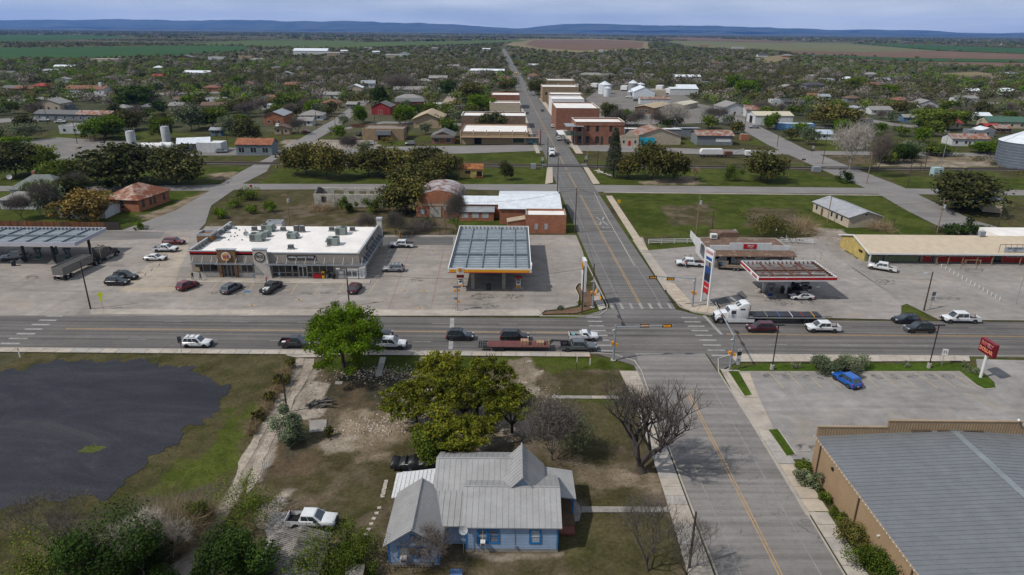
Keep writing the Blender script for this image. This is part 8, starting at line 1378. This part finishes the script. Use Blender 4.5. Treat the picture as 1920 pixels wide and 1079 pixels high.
def kind2(x,y,r):return 'dark' if r<.45 else 'oak' if r<.6 else 'mid' if r<.8 else 'bare' if r<.93 else 'deep'
tag(bulk('far_scrub',X,Y,26,1.5,5.5,11,kind2),'dark scrub and trees scattered over the far plain','scrub')
X,Y=sites(3400,12500,85,9800);dens=fbm(X,Y,1300,25,4);k=(dens>.44)&free(X,Y);X,Y=X[k],Y[k];tag(bulk('far_scrub',X,Y,12,7,6,55,kind2,.3),'bands of dark scrub out towards the hills','scrub')
X=g.uniform(-330,330,900);Y=g.uniform(255,345,900);k=free(X,Y,-6);k&=(np.abs(X)>190)|(np.abs(Y-300)<0);X,Y=X[k],Y[k];tag(bulk('verge_brush',X,Y,80,.22,1.6,3.2,lambda x,y,r:'mid' if r<.4 else 'oak' if r<.7 else 'bare'),'low weeds and brush along the railway at both sides','brush')
# tufts and leaf litter on the near ground
n=14000;X=g.uniform(-75,22,n);Y=g.uniform(48,101.8,n);ok=~inpoly(X,Y,[at(*q)for q in GRAVEL])&~((X>16.5)&(X<40))&~((X>-12.6)&(X<7)&(Y>53.5)&(Y<68.5))
for P in[PAINT[i][0]for i in(21,22)]+[[(556,672),(600,672),(470,900),(430,960),(380,1079),(330,1079),(420,930)]]:ok&=~inpoly(X,Y,[at(*q)for q in P])
X,Y=X[ok],Y[ok];n=len(X);s=.03+.05*g.random(n);a=g.random(n)*6.28;dx=np.cos(a)*s*.8;dy=np.sin(a)*s*.8;z=np.full(n,-.10);V=np.stack([np.stack([X-dx,Y-dy,z],1),np.stack([X+dx,Y+dy,z],1),np.stack([X+g.normal(size=n)*.03,Y+g.normal(size=n)*.03,z+.1+s*1.6],1)],1).reshape(-1,3);gw=fbm(X,Y,7,61)[:,None];C=np.where(gw>.5,np.array([[.06,.075,.015]]),np.array([[.13,.11,.06]]))*(.6+.8*g.random(n))[:,None]
tag(link('grass',np_mesh('grass',V,np.arange(3*n).reshape(n,3),WOOD_,np.repeat(C,3,0))),'short green and dry grass tufts over the yard','grass',kind='stuff')
n=3600;cen=np.array([at(*q)for q in((835,760),(790,745),(905,745),(870,790),(700,800),(735,790),(985,745),(1000,775),(900,770),(815,775),(680,700),(745,700))]);ci=g.integers(0,len(cen),n);P=cen[ci]+g.normal(size=(n,2))*np.array([2.6,1.5]);s=.03+.10*g.random(n)**2;mbv=[];k8=np.array([(-1,-1,0),(1,-1,0),(1,1,0),(-1,1,0),(-.7,-.7,1),(.7,-.7,1),(.7,.7,1),(-.7,.7,1)],float)
V=(k8[None]*s[:,None,None]*(.6+.8*g.random((n,8,1)))*np.array([1,.8,.8]))+np.concatenate([P,np.full((n,1),-.09)],1)[:,None];F=(np.arange(n)*8)[:,None,None]+np.array([(4,5,6,7),(0,1,5,4),(1,2,6,5),(2,3,7,6),(3,0,4,7)])[None];C=np.repeat((.7+.5*g.random(n))[:,None]*np.array([[.38,.33,.275]]),8,0)
tag(link('rubble',np_mesh('rubble',V.reshape(-1,3),F.reshape(-1,4),WOOD_,C)),'pale broken stone rubble under and around the yard oaks','rubble',kind='stuff')
# ================================================================ poles, signals, signs, people and small things
PT_={}
def pole(px,top,place,kind='dark',arm=0,tr=0,lamp=0,r=.15,h=None):
    p=at(*px);h=h or zat(px,top);m_={'dark':WOODP,'pale':WOODL,'steel':STEEL}[kind]
    t=thing('utility_pole' if kind!='steel' else 'light_pole',{'dark':'dark wooden','pale':'pale wooden','steel':'grey steel'}[kind]+(' pole with transformer ' if tr else ' pole with lamp ' if lamp else ' pole with cross arm ' if arm else ' pole ')+place,'pole',(*p,0));mb=MB();mb.cyl((0,0,-.1),(0,0,h),r,r*.7,8);mb.build('shaft',m_,t)
    if arm:ap(t,'cross_arm',m_,(-1.2,1.2,-.07,.07,h-.7,h-.5));[ap(t,'insulator',LEAD,(x-.05,x+.05,-.05,.05,h-.5,h-.3))for x in(-1.1,0,1.1)]
    if tr:mb=MB();mb.cyl((.4,-.1,h-2.6),(.4,-.1,h-1.6),.3,seg=10);mb.build('transformer',M('transformer_grey',(.4,.43,.46)),t)
    if lamp:mb=MB();mb.cyl((0,0,h-.6),(-1.5*lamp,-.3,h-.2),.05,seg=5);mb.build('lamp_arm',STEEL,t);ap(t,'lamp_head',M('lamp_pale',(.5,.52,.54)),(-1.5*lamp-.35,-1.5*lamp+.35,-.5,-.15,h-.3,h-.12))
    PT_[px]=Vector((*p,h));return t
for a in(((1045,360),292,'at the left kerb just before the tracks'),((1078,437),352,'at the corner of the brick office'),((1091,588),500,'nearest the highway in the corner bed'),((1111,556),495,'at the back of the corner bed'),((170,580),490,'beside the yellow green sign'),((1292,1066),960,'leaning at the bottom by the street'),((538,772),700,'over the pale leaved yard bush'),((1334,438),397,'behind the market'),((1868,437),362,'at the far right corner of the mall'),((1675,428),410,'short, right of the cream house'),((1542,308),247,'at the right crossing'),((1457,275),235,'near the blue trailer'),((1701,351),300,'left of the teal cabinet'),((1725,320),304,'short by the teal cabinet'),((145,270),228,'over the gravel yard'),((90,235),200,'left at the workshop yard'),((158,233),205,'right at the workshop yard'),((428,280),242,'by the depot'),((594,243),198,'at the corner bungalow lot'),((630,253),200,'on the wedge by the diagonal street'),((860,340),292,'in front of the yellow cabin'),((1120,318),282,'left of the conifer'),((1393,263),215,'thick and tall over the small booth'),((1026,315),258,'left of the crossing signal'),((835,238),205,'at the lane behind the white roof store'),((703,234),205,'by the red barn fence')):pole(*a)
pole((543,422),362,'in the weedy lot behind the store','pale',1,1);pole((834,437),375,'behind the fuel lot','pale',1,1);pole((1305,440),365,'on the green lot behind the market','pale',0,1);pole((1551,417),368,'at the cream house','pale');pole((1757,436),373,'behind the mall','pale',1,1);pole((1625,345),285,'beside the diagonal street','pale',1);pole((655,575),502,'behind the bright green tree','dark',0,0,1);pole((1732,583),510,'between mall lot and highway','dark',0,0,1);pole((1175,263),222,'left behind the metal shed','dark',0,1);pole((1218,263),218,'right behind the metal shed','dark',0,0,1);pole((1760,332),245,'thin and tall by the teal cabinet','steel',0,0,1,.12);pole((1733,320),282,'with round dish by the teal cabinet','dark');pole((1905,570),480,'thin at the right edge of the mall lot','steel',r=.06)
for p_,tp,lb in(((1447,694),611,'on a concrete base left on the grass verge'),((1741,691),611,'on a concrete base near the red roadside sign')):
    t=thing('parking_light','slim double headed lamp post '+lb,'lamp post',(*at(*p_),.1));h=zat(p_,tp);mb=MB();mb.cyl((0,0,0),(0,0,.8),.32,seg=10);mb.build('base',CONC,t);mb=MB();mb.cyl((0,0,.8),(0,0,h),.09,seg=6);mb.build('shaft',BLACKP,t);[ap(t,'lamp_head',BLACKP,(min(0,s*.9),max(0,s*.9),-.18,.18,h-.1,h+.05))for s in(-1,1)]
def wire(a,b,sag,label):
    mb=MB();A_=PT_[a]-Vector((0,0,.4));B_=PT_[b]-Vector((0,0,.4))if b in PT_ else Vector(b)
    pts=[A_.lerp(B_,i/12)-Vector((0,0,sag*4*(i/12)*(1-i/12)))for i in range(13)];[mb.cyl(p,q,.028,seg=3,cap=False)for p,q in zip(pts,pts[1:])];tag(mb.build('power_line',BLACKP),label,'wire')
for a,b,s,lb in(((1045,360),(1078,437),1,'overhead wire between the two poles left of the main street'),((1078,437),(1111,556),1,'overhead wire from the brick office pole to the corner bed'),((1091,588),(655,575),2,'long overhead wire above the store lot'),((543,422),(834,437),2,'overhead wire behind the store between the transformer poles'),((834,437),(1078,437),1.5,'overhead wire over the back of the fuel lot'),((1305,440),(1551,417),1.5,'overhead wire over the green lot'),((1551,417),(1757,436),1.5,'overhead wire from the cream house to the mall'),((1757,436),(1868,437),.8,'overhead wire behind the mall'),((145,270),(428,280),2,'overhead wire over the gravel yard'),((1078,437),(1305,440),2,'overhead wire crossing the main street')):wire(a,b,s,lb)
def sighead(par,pos,rz,front):
    e=thing('signal_head',None,None,pos,rz);e.parent=par;ap(e,'back_plate',BLACKP,(-.75,.75,-.02,.02,-.3,.3));ap(e,'housing',ORANGEY,(-.58,.58,0,.2,-.17,.17))
    for x in(-.38,0,.38):mb=MB();mb.cyl((x,-.02,0),(x,-.25,.02),.15,seg=8);mb.build('visor',ORANGEY if front else BLACKP,e);mb=MB();mb.cyl((x,-.02,0),(x,-.06,0),.11,seg=8);mb.build('lens',DARK,e)
for base,end,heads,rz,lb in(((1298,576),(1216,519),((1224,520),(1257,523)),0,'signal mast on the far right corner with arm over the main street'),((1150,676),(1264,611),((1209,612),(1251,612)),180,'signal mast on the near left corner with arm over the street'),((1368,695),(1341,568),((1347,574),(1356,594)),-90,'signal mast on the near right corner with arm over the highway'),((1111,577),(1128,561),((1127,559),(1120,546)),95,'signal mast in the corner planting bed with arm over the highway')):
    p=at(*base);Z=5.9;q=at(*end,Z);t=thing('signal_mast',lb,'traffic signal',(*p,0));v=Vector((q[0]-p[0],q[1]-p[1]));mb=MB();mb.cyl((0,0,.1),(0,0,Z+.3),.2,.15,10);mb.build('pole',STEEL,t);mb=MB();mb.cyl((0,0,Z),(v.x,v.y,Z+.1),.12,.07,8);mb.build('mast_arm',STEEL,t);mb=MB();mb.cyl((0,0,0),(0,0,.15),.45,seg=12);mb.build('base',CONC,t)
    for hd in heads:a=at(*hd,Z);sighead(t,(a[0]-p[0],a[1]-p[1]-(.12 if rz in(0,)else-.12 if rz==180 else 0),Z),R(rz),rz==0)
    for s,z in((.35,2.6),(-.35,2.9)):ap(t,'pedestrian_signal',ORANGEY,(s-.2,s+.2,-.2,.2,z,z+.45))
    mb=MB();mb.cyl((0,0,Z-.4),(-.5,-.2,Z-.5),.08,seg=6);mb.build('camera',WHITE,t)
# pylon signs
t=thing('fuel_price_sign','tall two legged white fuel sign with blue price panel and red panel','sign',(38.0,124.9,0),R(14));X2=1.3
for y in(-X2,X2):ap(t,'sign_leg',WHITE,(-.18,.18,y-.18,y+.18,0,11.2))
ap(t,'brand_panel',WHITE,(-.15,.15,-1.1,1.1,8.7,11.2));lettering('EXXON',.75,RED,t,(-.17,0,10.5),(R(90),0,R(-90)),.015);ap(t,'blue_stripe',M('stripe_blue',(.01,.08,.35)),(-.17,-.15,-1.1,1.1,9.0,9.6));ap(t,'price_panel',M('panel_navy',(.02,.06,.2)),(-.15,.15,-1.1,1.1,4.7,7.6));ap(t,'price_display',BLACKP,(-.17,-.15,-.8,.8,4.9,6.3));ap(t,'red_panel',RED,(-.15,.15,-1.1,1.1,2.2,4.3));lettering('MARKET',.42,WHITE,t,(-.17,0,3.4),(R(90),0,R(-90)))
t=thing('fuel_brand_sign','tall narrow white fuel sign seen edge on in the corner bed','sign',(13.8,123.5,0),R(4));[ap(t,'sign_post',STEEL,(-.1,.1,y-.1,y+.1,0,3.4))for y in(-.8,.8)];ap(t,'sign_slab',WHITE,(-.28,.28,-1.2,1.2,3.2,9.5));ap(t,'price_face',M('face_pale',(.6,.6,.6)),(-.3,-.28,-1,1,3.6,6.4));pecten(t,(-.3,0,8.1),.95,R(-90))
p=at(1838,709);a,b=Vector(at(1833,660,4.1)),Vector(at(1861,678,4.1));v=b-a;an=math.atan2(v.y,v.x);t=thing('red_roadside_sign','dark red box sign on a white pole at the tip of the grass verge','sign',(*p,.1),0);mb=MB();mb.cyl((0,0,0),(0,0,4.6),.22,seg=10);mb.build('pole',WHITE,t)
e=thing('sign_box',None,None,(0,0,5.05),an);e.parent=t;DR=M('dark_red',(.20,.008,.014),.4,0,.08);ap(e,'cabinet',DR,(-1.55,1.55,-.32,.32,-1.05,1.15));ap(e,'face',M('face_red',(.12,.004,.008),.3,0,.05),(-1.42,1.42,-.34,-.32,-.92,1.0));lettering('FAMILY',.82,M('letter_red',(.45,.04,.04)),e,(0,-.36,.5),bold=.02,sx=.93);lettering('FAMILY',.82,WHITE,e,(0,-.35,.5),bold=.045,sx=.93,depth=.005);lettering('DOLLAR',.80,M('letter_orange',(.75,.16,.03)),e,(0,-.36,-.42),bold=.02,sx=.9);lettering('DOLLAR',.80,WHITE,e,(0,-.35,-.42),bold=.045,sx=.9,depth=.005)
def sign(label,px,h,plates,rz=0,name='road_sign',post=STEEL):
    t=thing(name,label,'sign',(*at(*px),0),R(rz));mb=MB();mb.cyl((0,0,0),(0,0,h),.04,seg=6);mb.build('post',post,t)
    for w_,z0,z1,m_,tx,dm in plates:
        if dm:s=(z1-z0)/2;mb=MB();mb.prism([(0,z0),(s,z0+s),(0,z1),(-s,z0+s)],-.08,-.05,'y');mb.build('plate',m_,t)
        else:ap(t,'plate',m_,(-w_/2,w_/2,-.08,-.05,z0,z1))
        if tx:lettering(tx,(z1-z0)*.62,BLK if m_ is not BLK else WHITE,t,(0,-.09,(z0+z1)/2),depth=.005)
    return t
FY=M('fluorescent_yellow',(.55,.62,.02),.5,0,.05);sign('two yellow green diamond signs on one post at the left lot',(194,581),3.6,[(0,2.4,3.7,FY,'',1),(0,1.7,2.5,FY,'',1)]);sign('stack of black and white route plates beside the near right signal mast',(1382,693),3.6,[(.75,3.2,3.6,WHITE,'127',0),(.75,2.45,3.15,BLK,'',0),(.7,2.05,2.4,WHITE,'+',0),(.8,1.35,2.0,WHITE,'90',0),(.6,.9,1.3,WHITE,'',0)],12)
sign('white speed sign behind the grass verge',(1765,687),3.1,[(.9,2.0,3.1,WHITE,'35',0)],-10);sign('pair of grey sign backs at the left kerb',(341,664),3.2,[(.6,2.0,3.0,LEAD,'',0),(.6,2.2,3.2,LEAD,'',0)],20);sign('grey sign plates beside the leaning mall pole',(1744,580),3.6,[(.8,2.8,3.6,LEAD,'',0),(.8,1.8,2.6,M('plate_pale',(.42,.44,.45)),'',0)],10);sign('white real estate sign on a black post at the near left corner lawn',(1081,692),2.3,[(.1,1.2,2.3,WHITE,'',0)],0,'lawn_sign',BLACKP);sign('orange topped white marker post on the corner lawn',(1106,684),1.6,[(.16,0,1.2,WHITE,'',0),(.18,1.2,1.6,M('marker_orange',(.6,.14,.03)),'',0)],0,'marker_post');sign('orange topped white marker post at the gravel pad',(38,670),1.6,[(.16,0,1.2,WHITE,'',0),(.18,1.2,1.6,MATS['marker_orange'],'',0)],0,'marker_post')
sign('round yellow rail warning sign on the green lot',(1160,388),2.2,[(.9,1.3,2.2,YEL,'X',0)]);sign('stack of route signs by the crossing conifer',(1122,330),2.6,[(.7,1.9,2.6,WHITE,'',0),(.7,1.1,1.8,WHITE,'',0)]);sign('stop sign at the weedy lot corner',(473,368),3.6,[(.8,2.9,3.6,RED,'',0)]);sign('left blue accessible parking sign before the store',(478,530),1.9,[(.35,1.4,1.95,M('sign_blue',(.1,.3,.45)),'',0)]);sign('right blue accessible parking sign behind the dark pickup',(526,531),2.3,[(.35,1.8,2.3,M('sign_blue',(.1,.3,.45)),'',0)])
t=thing('solar_beacon','solar powered beacon post with yellow lamps at the lot edge','beacon',(*at(858,583),0));mb=MB();mb.cyl((0,0,0),(0,0,4.8),.07,seg=6);mb.build('post',STEEL,t);ap(t,'solar_panel',M('solar_navy',(.02,.03,.06),.3),(-.7,.7,-.3,.3,4.8,4.95));[ap(t,'yellow_lamp',ORANGEY,(x,x+.4,-.15,.15,z,z+.4))for x,z in((-.6,3.9),(.1,3.95),(.05,1.7))];ap(t,'control_box',LEAD,(-.6,-.05,-.15,.1,2.3,2.8));[ap(t,'rack_leg',STEEL,(x,x+.05,-.1,.1,0,.8))for x in(-.4,.4)]
for px,tp,lb in(((1098,315),268,'railway crossing signal with raised striped gate right of the street'),((1017,318),262,'railway crossing signal left of the street'),((1505,312),287,'railway crossing signal with dark box at the right crossing'),((1522,294),270,'railway crossbuck beyond the right crossing')):
    h=zat(px,tp);t=thing('crossing_signal',lb,'railway signal',(*at(*px),0));mb=MB();mb.cyl((0,0,0),(0,0,min(h,5)),.09,seg=6);mb.build('post',STEEL,t);[ap(t,'lamp',BLACKP,(s*.45-.3,s*.45+.3,-.2,0,2.4,3.0))for s in(-1,1)];mb=MB();mb.prism([(-.6,3.6),(-.5,3.5),(.6,4.5),(.5,4.6)],-.1,-.06,'y');mb.prism([(.6,3.6),(.5,3.5),(-.6,4.5),(-.5,4.6)],-.13,-.1,'y');mb.build('crossbuck',WHITE,t)
    [ap(t,'gate_band',RED if k%2 else WHITE,(.3,.4,.1,.14,1+k*.9,1.9+k*.9))for k in range(int(h-1))]if 'gate' in lb else 0
# fences
def fence(label,a,b,h,rails,mat_,sp,name='rail_fence',pick=None):
    A_=Vector(at(*a));v=Vector(at(*b))-A_;L_=v.length;t=thing(name,label,'fence',(A_.x,A_.y,0),math.atan2(v.y,v.x));n=int(L_/sp)
    for k in range(n+1):ap(t,'post',mat_,(L_*k/n-.07,L_*k/n+.07,-.07,.07,0,h))
    for z in rails:ap(t,'rail',mat_,(0,L_,-.04,.04,z-.07,z+.07))
    if pick:
        k=int(L_/.3);cols=[M('picket_%d'%i,c,.9,0,.4,2,streak=True)for i,c in enumerate(((.24,.095,.03),(.19,.075,.028),(.28,.13,.05),(.12,.07,.045),(.07,.055,.05)))]
        for i in range(min(k,290)):ap(t,'board',cols[4 if i/k>.9 else random.choice((0,0,1,1,2,3))],(i*L_/k+.01,(i+1)*L_/k-.01,-.1,-.06,.05,h+random.uniform(-.04,.06)))
    return t
fence('white rail fence left of the market',(1216,458),(1312,456),1.3,(.4,.8,1.2),WHITE,3);fence('white rail fence right of the market',(1462,455),(1524,458),1.3,(.4,.8,1.2),WHITE,3);fence('long brown plank fence behind the left fuel canopy',(-60,427),(226,431),2.0,(.3,1.7),WOODP,3,'plank_fence',1);fence('dark plank fence in front of the red barn',(660,240),(708,239),1.8,(.9,),WOODW,3,'plank_fence',1);fence('black wire fence behind the fuel lot',(750,439),(850,440),1.6,(1.5,),BLACKP,3,'wire_fence')
for i in range(16):f=i/15;p=at(1757+f*117,497+f*67);h=.75;mb=MB();mb.cyl((0,0,0),(0,0,h),.07,seg=6);tag(mb.build('white_stake',WHITE,None,(*p,.02)),'white stake in the slanting row across the mall lot','stake','white stakes across the mall lot')
t=thing('swing_frame','weathered wooden swing frame on the mall lot','frame',(*at(1820,507),0));mb=MB();[mb.cyl((x,y,0),(x*.9,0,2.4),.07,seg=5)for x in(-1.8,1.8)for y in(-1,1)];mb.cyl((-1.9,0,2.4),(1.9,0,2.4),.08,seg=5);mb.build('timber_frame',WOODL,t)
t=thing('log_pile','heap of grey logs on the pale slab beside the drive','logs',(*at(598,760),0));rl=random.Random(4)
for k in range(22):a=rl.uniform(-.5,.9);x,y,z=rl.uniform(-1.3,1.2),rl.uniform(-.7,.7),rl.uniform(.1,.6);L_=rl.uniform(.5,1.1);mb=MB();mb.cyl((x-math.cos(a)*L_,y-math.sin(a)*L_,z-.1),(x+math.cos(a)*L_,y+math.sin(a)*L_,z+rl.uniform(0,.4)),rl.uniform(.08,.16),seg=6);mb.build('log',M('log_grey',(.11,.10,.09),.9),t)
for i in range(15):f=i/14;q=(724-f*12 if i<9 else 716-(i-8)*5,902+f*50 if i<9 else 942+(i-8)*10);mb=MB();mb.box(-.22,.22,-.2,.2,-.1,.0);tag(mb.build('stepping_stone',WK[0],None,(*at(*q),0),rl.uniform(-.3,.3)),'square stepping stone in the curved path left of the farmhouse','stepping stone','stepping stones left of the farmhouse')
t=thing('wooden_trellis','white leaning wooden frame beside the dirt track','frame',(*at(498,878),0),R(60));[ap(t,'bar',WHITE,(x,x+.06,-.03,.03,0,1.5-.2*k))for k,x in enumerate((-.5,-.2,.1,.4))];ap(t,'crossbar',WHITE,(-.55,.5,-.05,-.02,.6,.68))
# ribbed shed at the bottom, yard clutter
SHR=rust('weathered_shed_roof',(.27,.25,.225),(.07,.06,.055),.52,.5);t=thing('ribbed_shed','low shed with weathered ribbed grey roof below the parked white pickup','shed',(-23.4,47.3,0),.03);mb=MB();walls(mb,'gable_y',5.3,8.6,1.9,.9);mb.build('wall',WOODW,t);mb=MB();roofs(mb,'gable_y',5.3,8.6,2.0,.9,.25,ribs=.32,rw=.09,rh=.06);mb.build('roof',SHR,t)
t=thing('rust_brick_box','rust coloured box standing near the bottom edge of the yard','box',(*at(668,1095),0),.05);ap(t,'body',rust('rusty_box',(.26,.09,.04),(.12,.05,.03)),(-.8,.8,-.7,.7,0,1.6));ap(t,'lid',SHR,(-.85,.85,-.75,.75,1.6,1.68))
t=thing('blue_box','pale blue crate at the bottom edge in front of the farmhouse','crate',(*at(855,1082),0));ap(t,'crate_side',M('pale_blue',(.12,.22,.42)),(-.6,.6,-.4,-.34,0,.6));ap(t,'crate_side',M('pale_blue',(.12,.22,.42)),(-.6,.6,.34,.4,0,.6));ap(t,'crate_base',M('pale_blue',(.12,.22,.42)),(-.6,.6,-.34,.34,0,.1));sheet('yard_drive',[(505,960),(540,958),(545,985),(510,1040),(490,1079),(480,1079),(500,1010)],CONCD,-.05,rough=.3,step=.6)
ap(thing('signal_cabinet','grey control cabinet beside the main street crossing','cabinet',(*at(1000,317),0)),'cabinet',STEEL,(-1,1,-.6,.6,0,2));ap(thing('signal_cabinet','grey control cabinet at the right railway crossing','cabinet',(*at(1530,322),0)),'cabinet',STEEL,(-1.6,1.6,-.8,.8,0,1.9));ap(thing('brick_booth','small pink brick booth at the foot of the thick pole','booth',(*at(1395,263),0)),'wall',BR_ORG,(-2,2,-1.5,1.5,0,3))
t=thing('carved_totem','orange drum shaped post behind the white lettered pickup','post',(*at(750,448),.03));mb=MB();mb.cyl((0,0,0),(0,0,1.5),.3,seg=10);mb.build('drum',M('bollard_orange',(.4,.17,.03)),t);mb=MB();mb.cyl((0,0,1.5),(.1,0,2.3),.05,seg=5);mb.build('flag',WHITE,t)
# people
SKIN=M('skin',(.35,.2,.14),.6,obj=True);HAIR=M('dark_hair',(.03,.02,.016),.7,obj=True);JEAN=M('jeans',(.03,.045,.09),.8,obj=True)
def person(label,p,rz,shirt,legs=JEAN,bend=0.,z=.14):
    J=dict(pel=(0,0,.95),wst=(0,0,1.1),ch=(.02+bend*.5,0,1.38),nk=(.03+bend*.7,0,1.52),hd=(.05+bend*.8,0,1.66),tp=(.05+bend*.8,0,1.76));V=[J[k]for k in('pel','wst','ch','nk','hd','tp')];Rr=[(.15,.12),(.14,.1),(.17,.11),(.06,.06),(.1,.085),(.06,.055)];E=[(0,1),(1,2),(2,3),(3,4),(4,5)]
    for s in(-1,1):
        n=len(V);fx=.12*s;V+=[(0,s*.1,.88),(fx*.7,s*.11,.5),(fx,s*.11,.1),(fx+.14,s*.12,.05)];Rr+=[(.1,.1),(.065,.065),(.045,.045),(.04,.035)];E+=[(0,n),(n,n+1),(n+1,n+2),(n+2,n+3)]
        n=len(V);V+=[(bend*.5,s*.2,1.42),(bend*.5-.03*s,s*.25,1.14),(bend*.6+.1,s*.24,.93),(bend*.6+.16,s*.23,.86)];Rr+=[(.065,.065),(.045,.045),(.033,.033),(.03,.02)];E+=[(2,n),(n,n+1),(n+1,n+2),(n+2,n+3)]
    me=bpy.data.meshes.new('person');me.from_pydata(V,E,[]);o=bpy.data.objects.new('person',me);COL.objects.link(o);o.modifiers.new('s','SKIN');sv=me.skin_vertices[0].data
    for i,r in enumerate(Rr):sv[i].radius=r;sv[i].use_root=i==0
    o.modifiers.new('d','SUBSURF').levels=1;dg=bpy.context.evaluated_depsgraph_get();dg.update();m2=bpy.data.meshes.new_from_object(o.evaluated_get(dg));bpy.data.objects.remove(o);m2.materials.clear();[m2.materials.append(q)for q in(SKIN,shirt,legs,HAIR)]
    for f in m2.polygons:c=f.center;f.use_smooth=True;f.material_index=3 if c.z>1.68 or(c.z>1.6 and c.x<.03+bend*.7)else 0 if c.z>1.5 or(abs(c.y)>.2 and c.z<1.0)else 1 if c.z>.98 else 2
    o=bpy.data.objects.new('person',m2);COL.objects.link(o);o.location=(*p,z);o.rotation_euler=(0,0,R(rz));tag(o,label,'person')
person('person in black top and jeans standing at the left end of the store',A(362,526),-30,BLACKP);person('person in grey shirt and blue jeans walking beside the store window',A(377,527),170,M('shirt_grey',(.16,.15,.15)));person('person in a pink red top leaning at the open pickup door',A(500,533),60,M('shirt_pink',(.4,.05,.08)),bend=.3,z=.04);person('person in red shirt at the open door of the white work pickup',A(1286,503),100,M('shirt_pink',(.4,.05,.08)),z=.04)
# pigeons
BD=[M('pigeon_grey',(.10,.10,.11),obj=True),M('pigeon_pale',(.5,.5,.5),obj=True)];BM_=[]
for m_ in BD:
    mb=MB();mb.v=[(.2,0,0),(-.05,.07,.03),(-.05,-.07,.03),(-.05,0,-.05),(-.28,0,.02),(.02,.38,.14),(-.12,.34,.12),(.02,-.38,.14),(-.12,-.34,.12)];mb.f=[(0,1,2),(0,3,1),(0,2,3),(4,2,1),(4,1,3),(4,3,2),(1,5,6),(2,8,7)];mb.m=[0]*8;BM_.append(mb.mesh('pigeon',m_))
for i in range(85):f=rl.random();q=(1500+rl.gauss(20,34),480+rl.gauss(0,26))if i<55 else(1455+rl.random()*120,400+rl.random()*60);p=at(*q,rl.uniform(.3,7));z_=rl.uniform(.3,7);p=at(*q,z_);o=link('pigeon',BM_[rl.random()<.35],None,(*p,z_),rl.uniform(0,6.3));o.rotation_euler.x=rl.uniform(-.5,.5);tag(o,'pigeon wheeling in the flock between the market and the mall','pigeon','pigeons over the market')
for i in range(22):f=i/21;p=at(1520+f*46,490+f*26,5.25);tag(link('pigeon',BM_[0],None,(*p,5.33),rl.uniform(0,6.3)),'pigeon perched in the row on the rusty canopy edge','pigeon','pigeons on the canopy edge').scale=(.8,.35,.9)
# ================================================================ air
hz=NT('haze_air');hz.t.nodes.remove(hz.b);pv=hz.n('ShaderNodeVolumePrincipled');pv.inputs['Color'].default_value=(.20,.42,1,1);pv.inputs['Density'].default_value=2.7e-5;pv.inputs['Anisotropy'].default_value=.1;hz.l(pv.outputs[0],hz.t.nodes['Material Output'].inputs['Volume'])
mb=MB();mb.box(-28500,28500,-600,28000,-32,620);tag(mb.build('haze',hz.mat),'pale blue air over the plain','haze',kind='stuff')
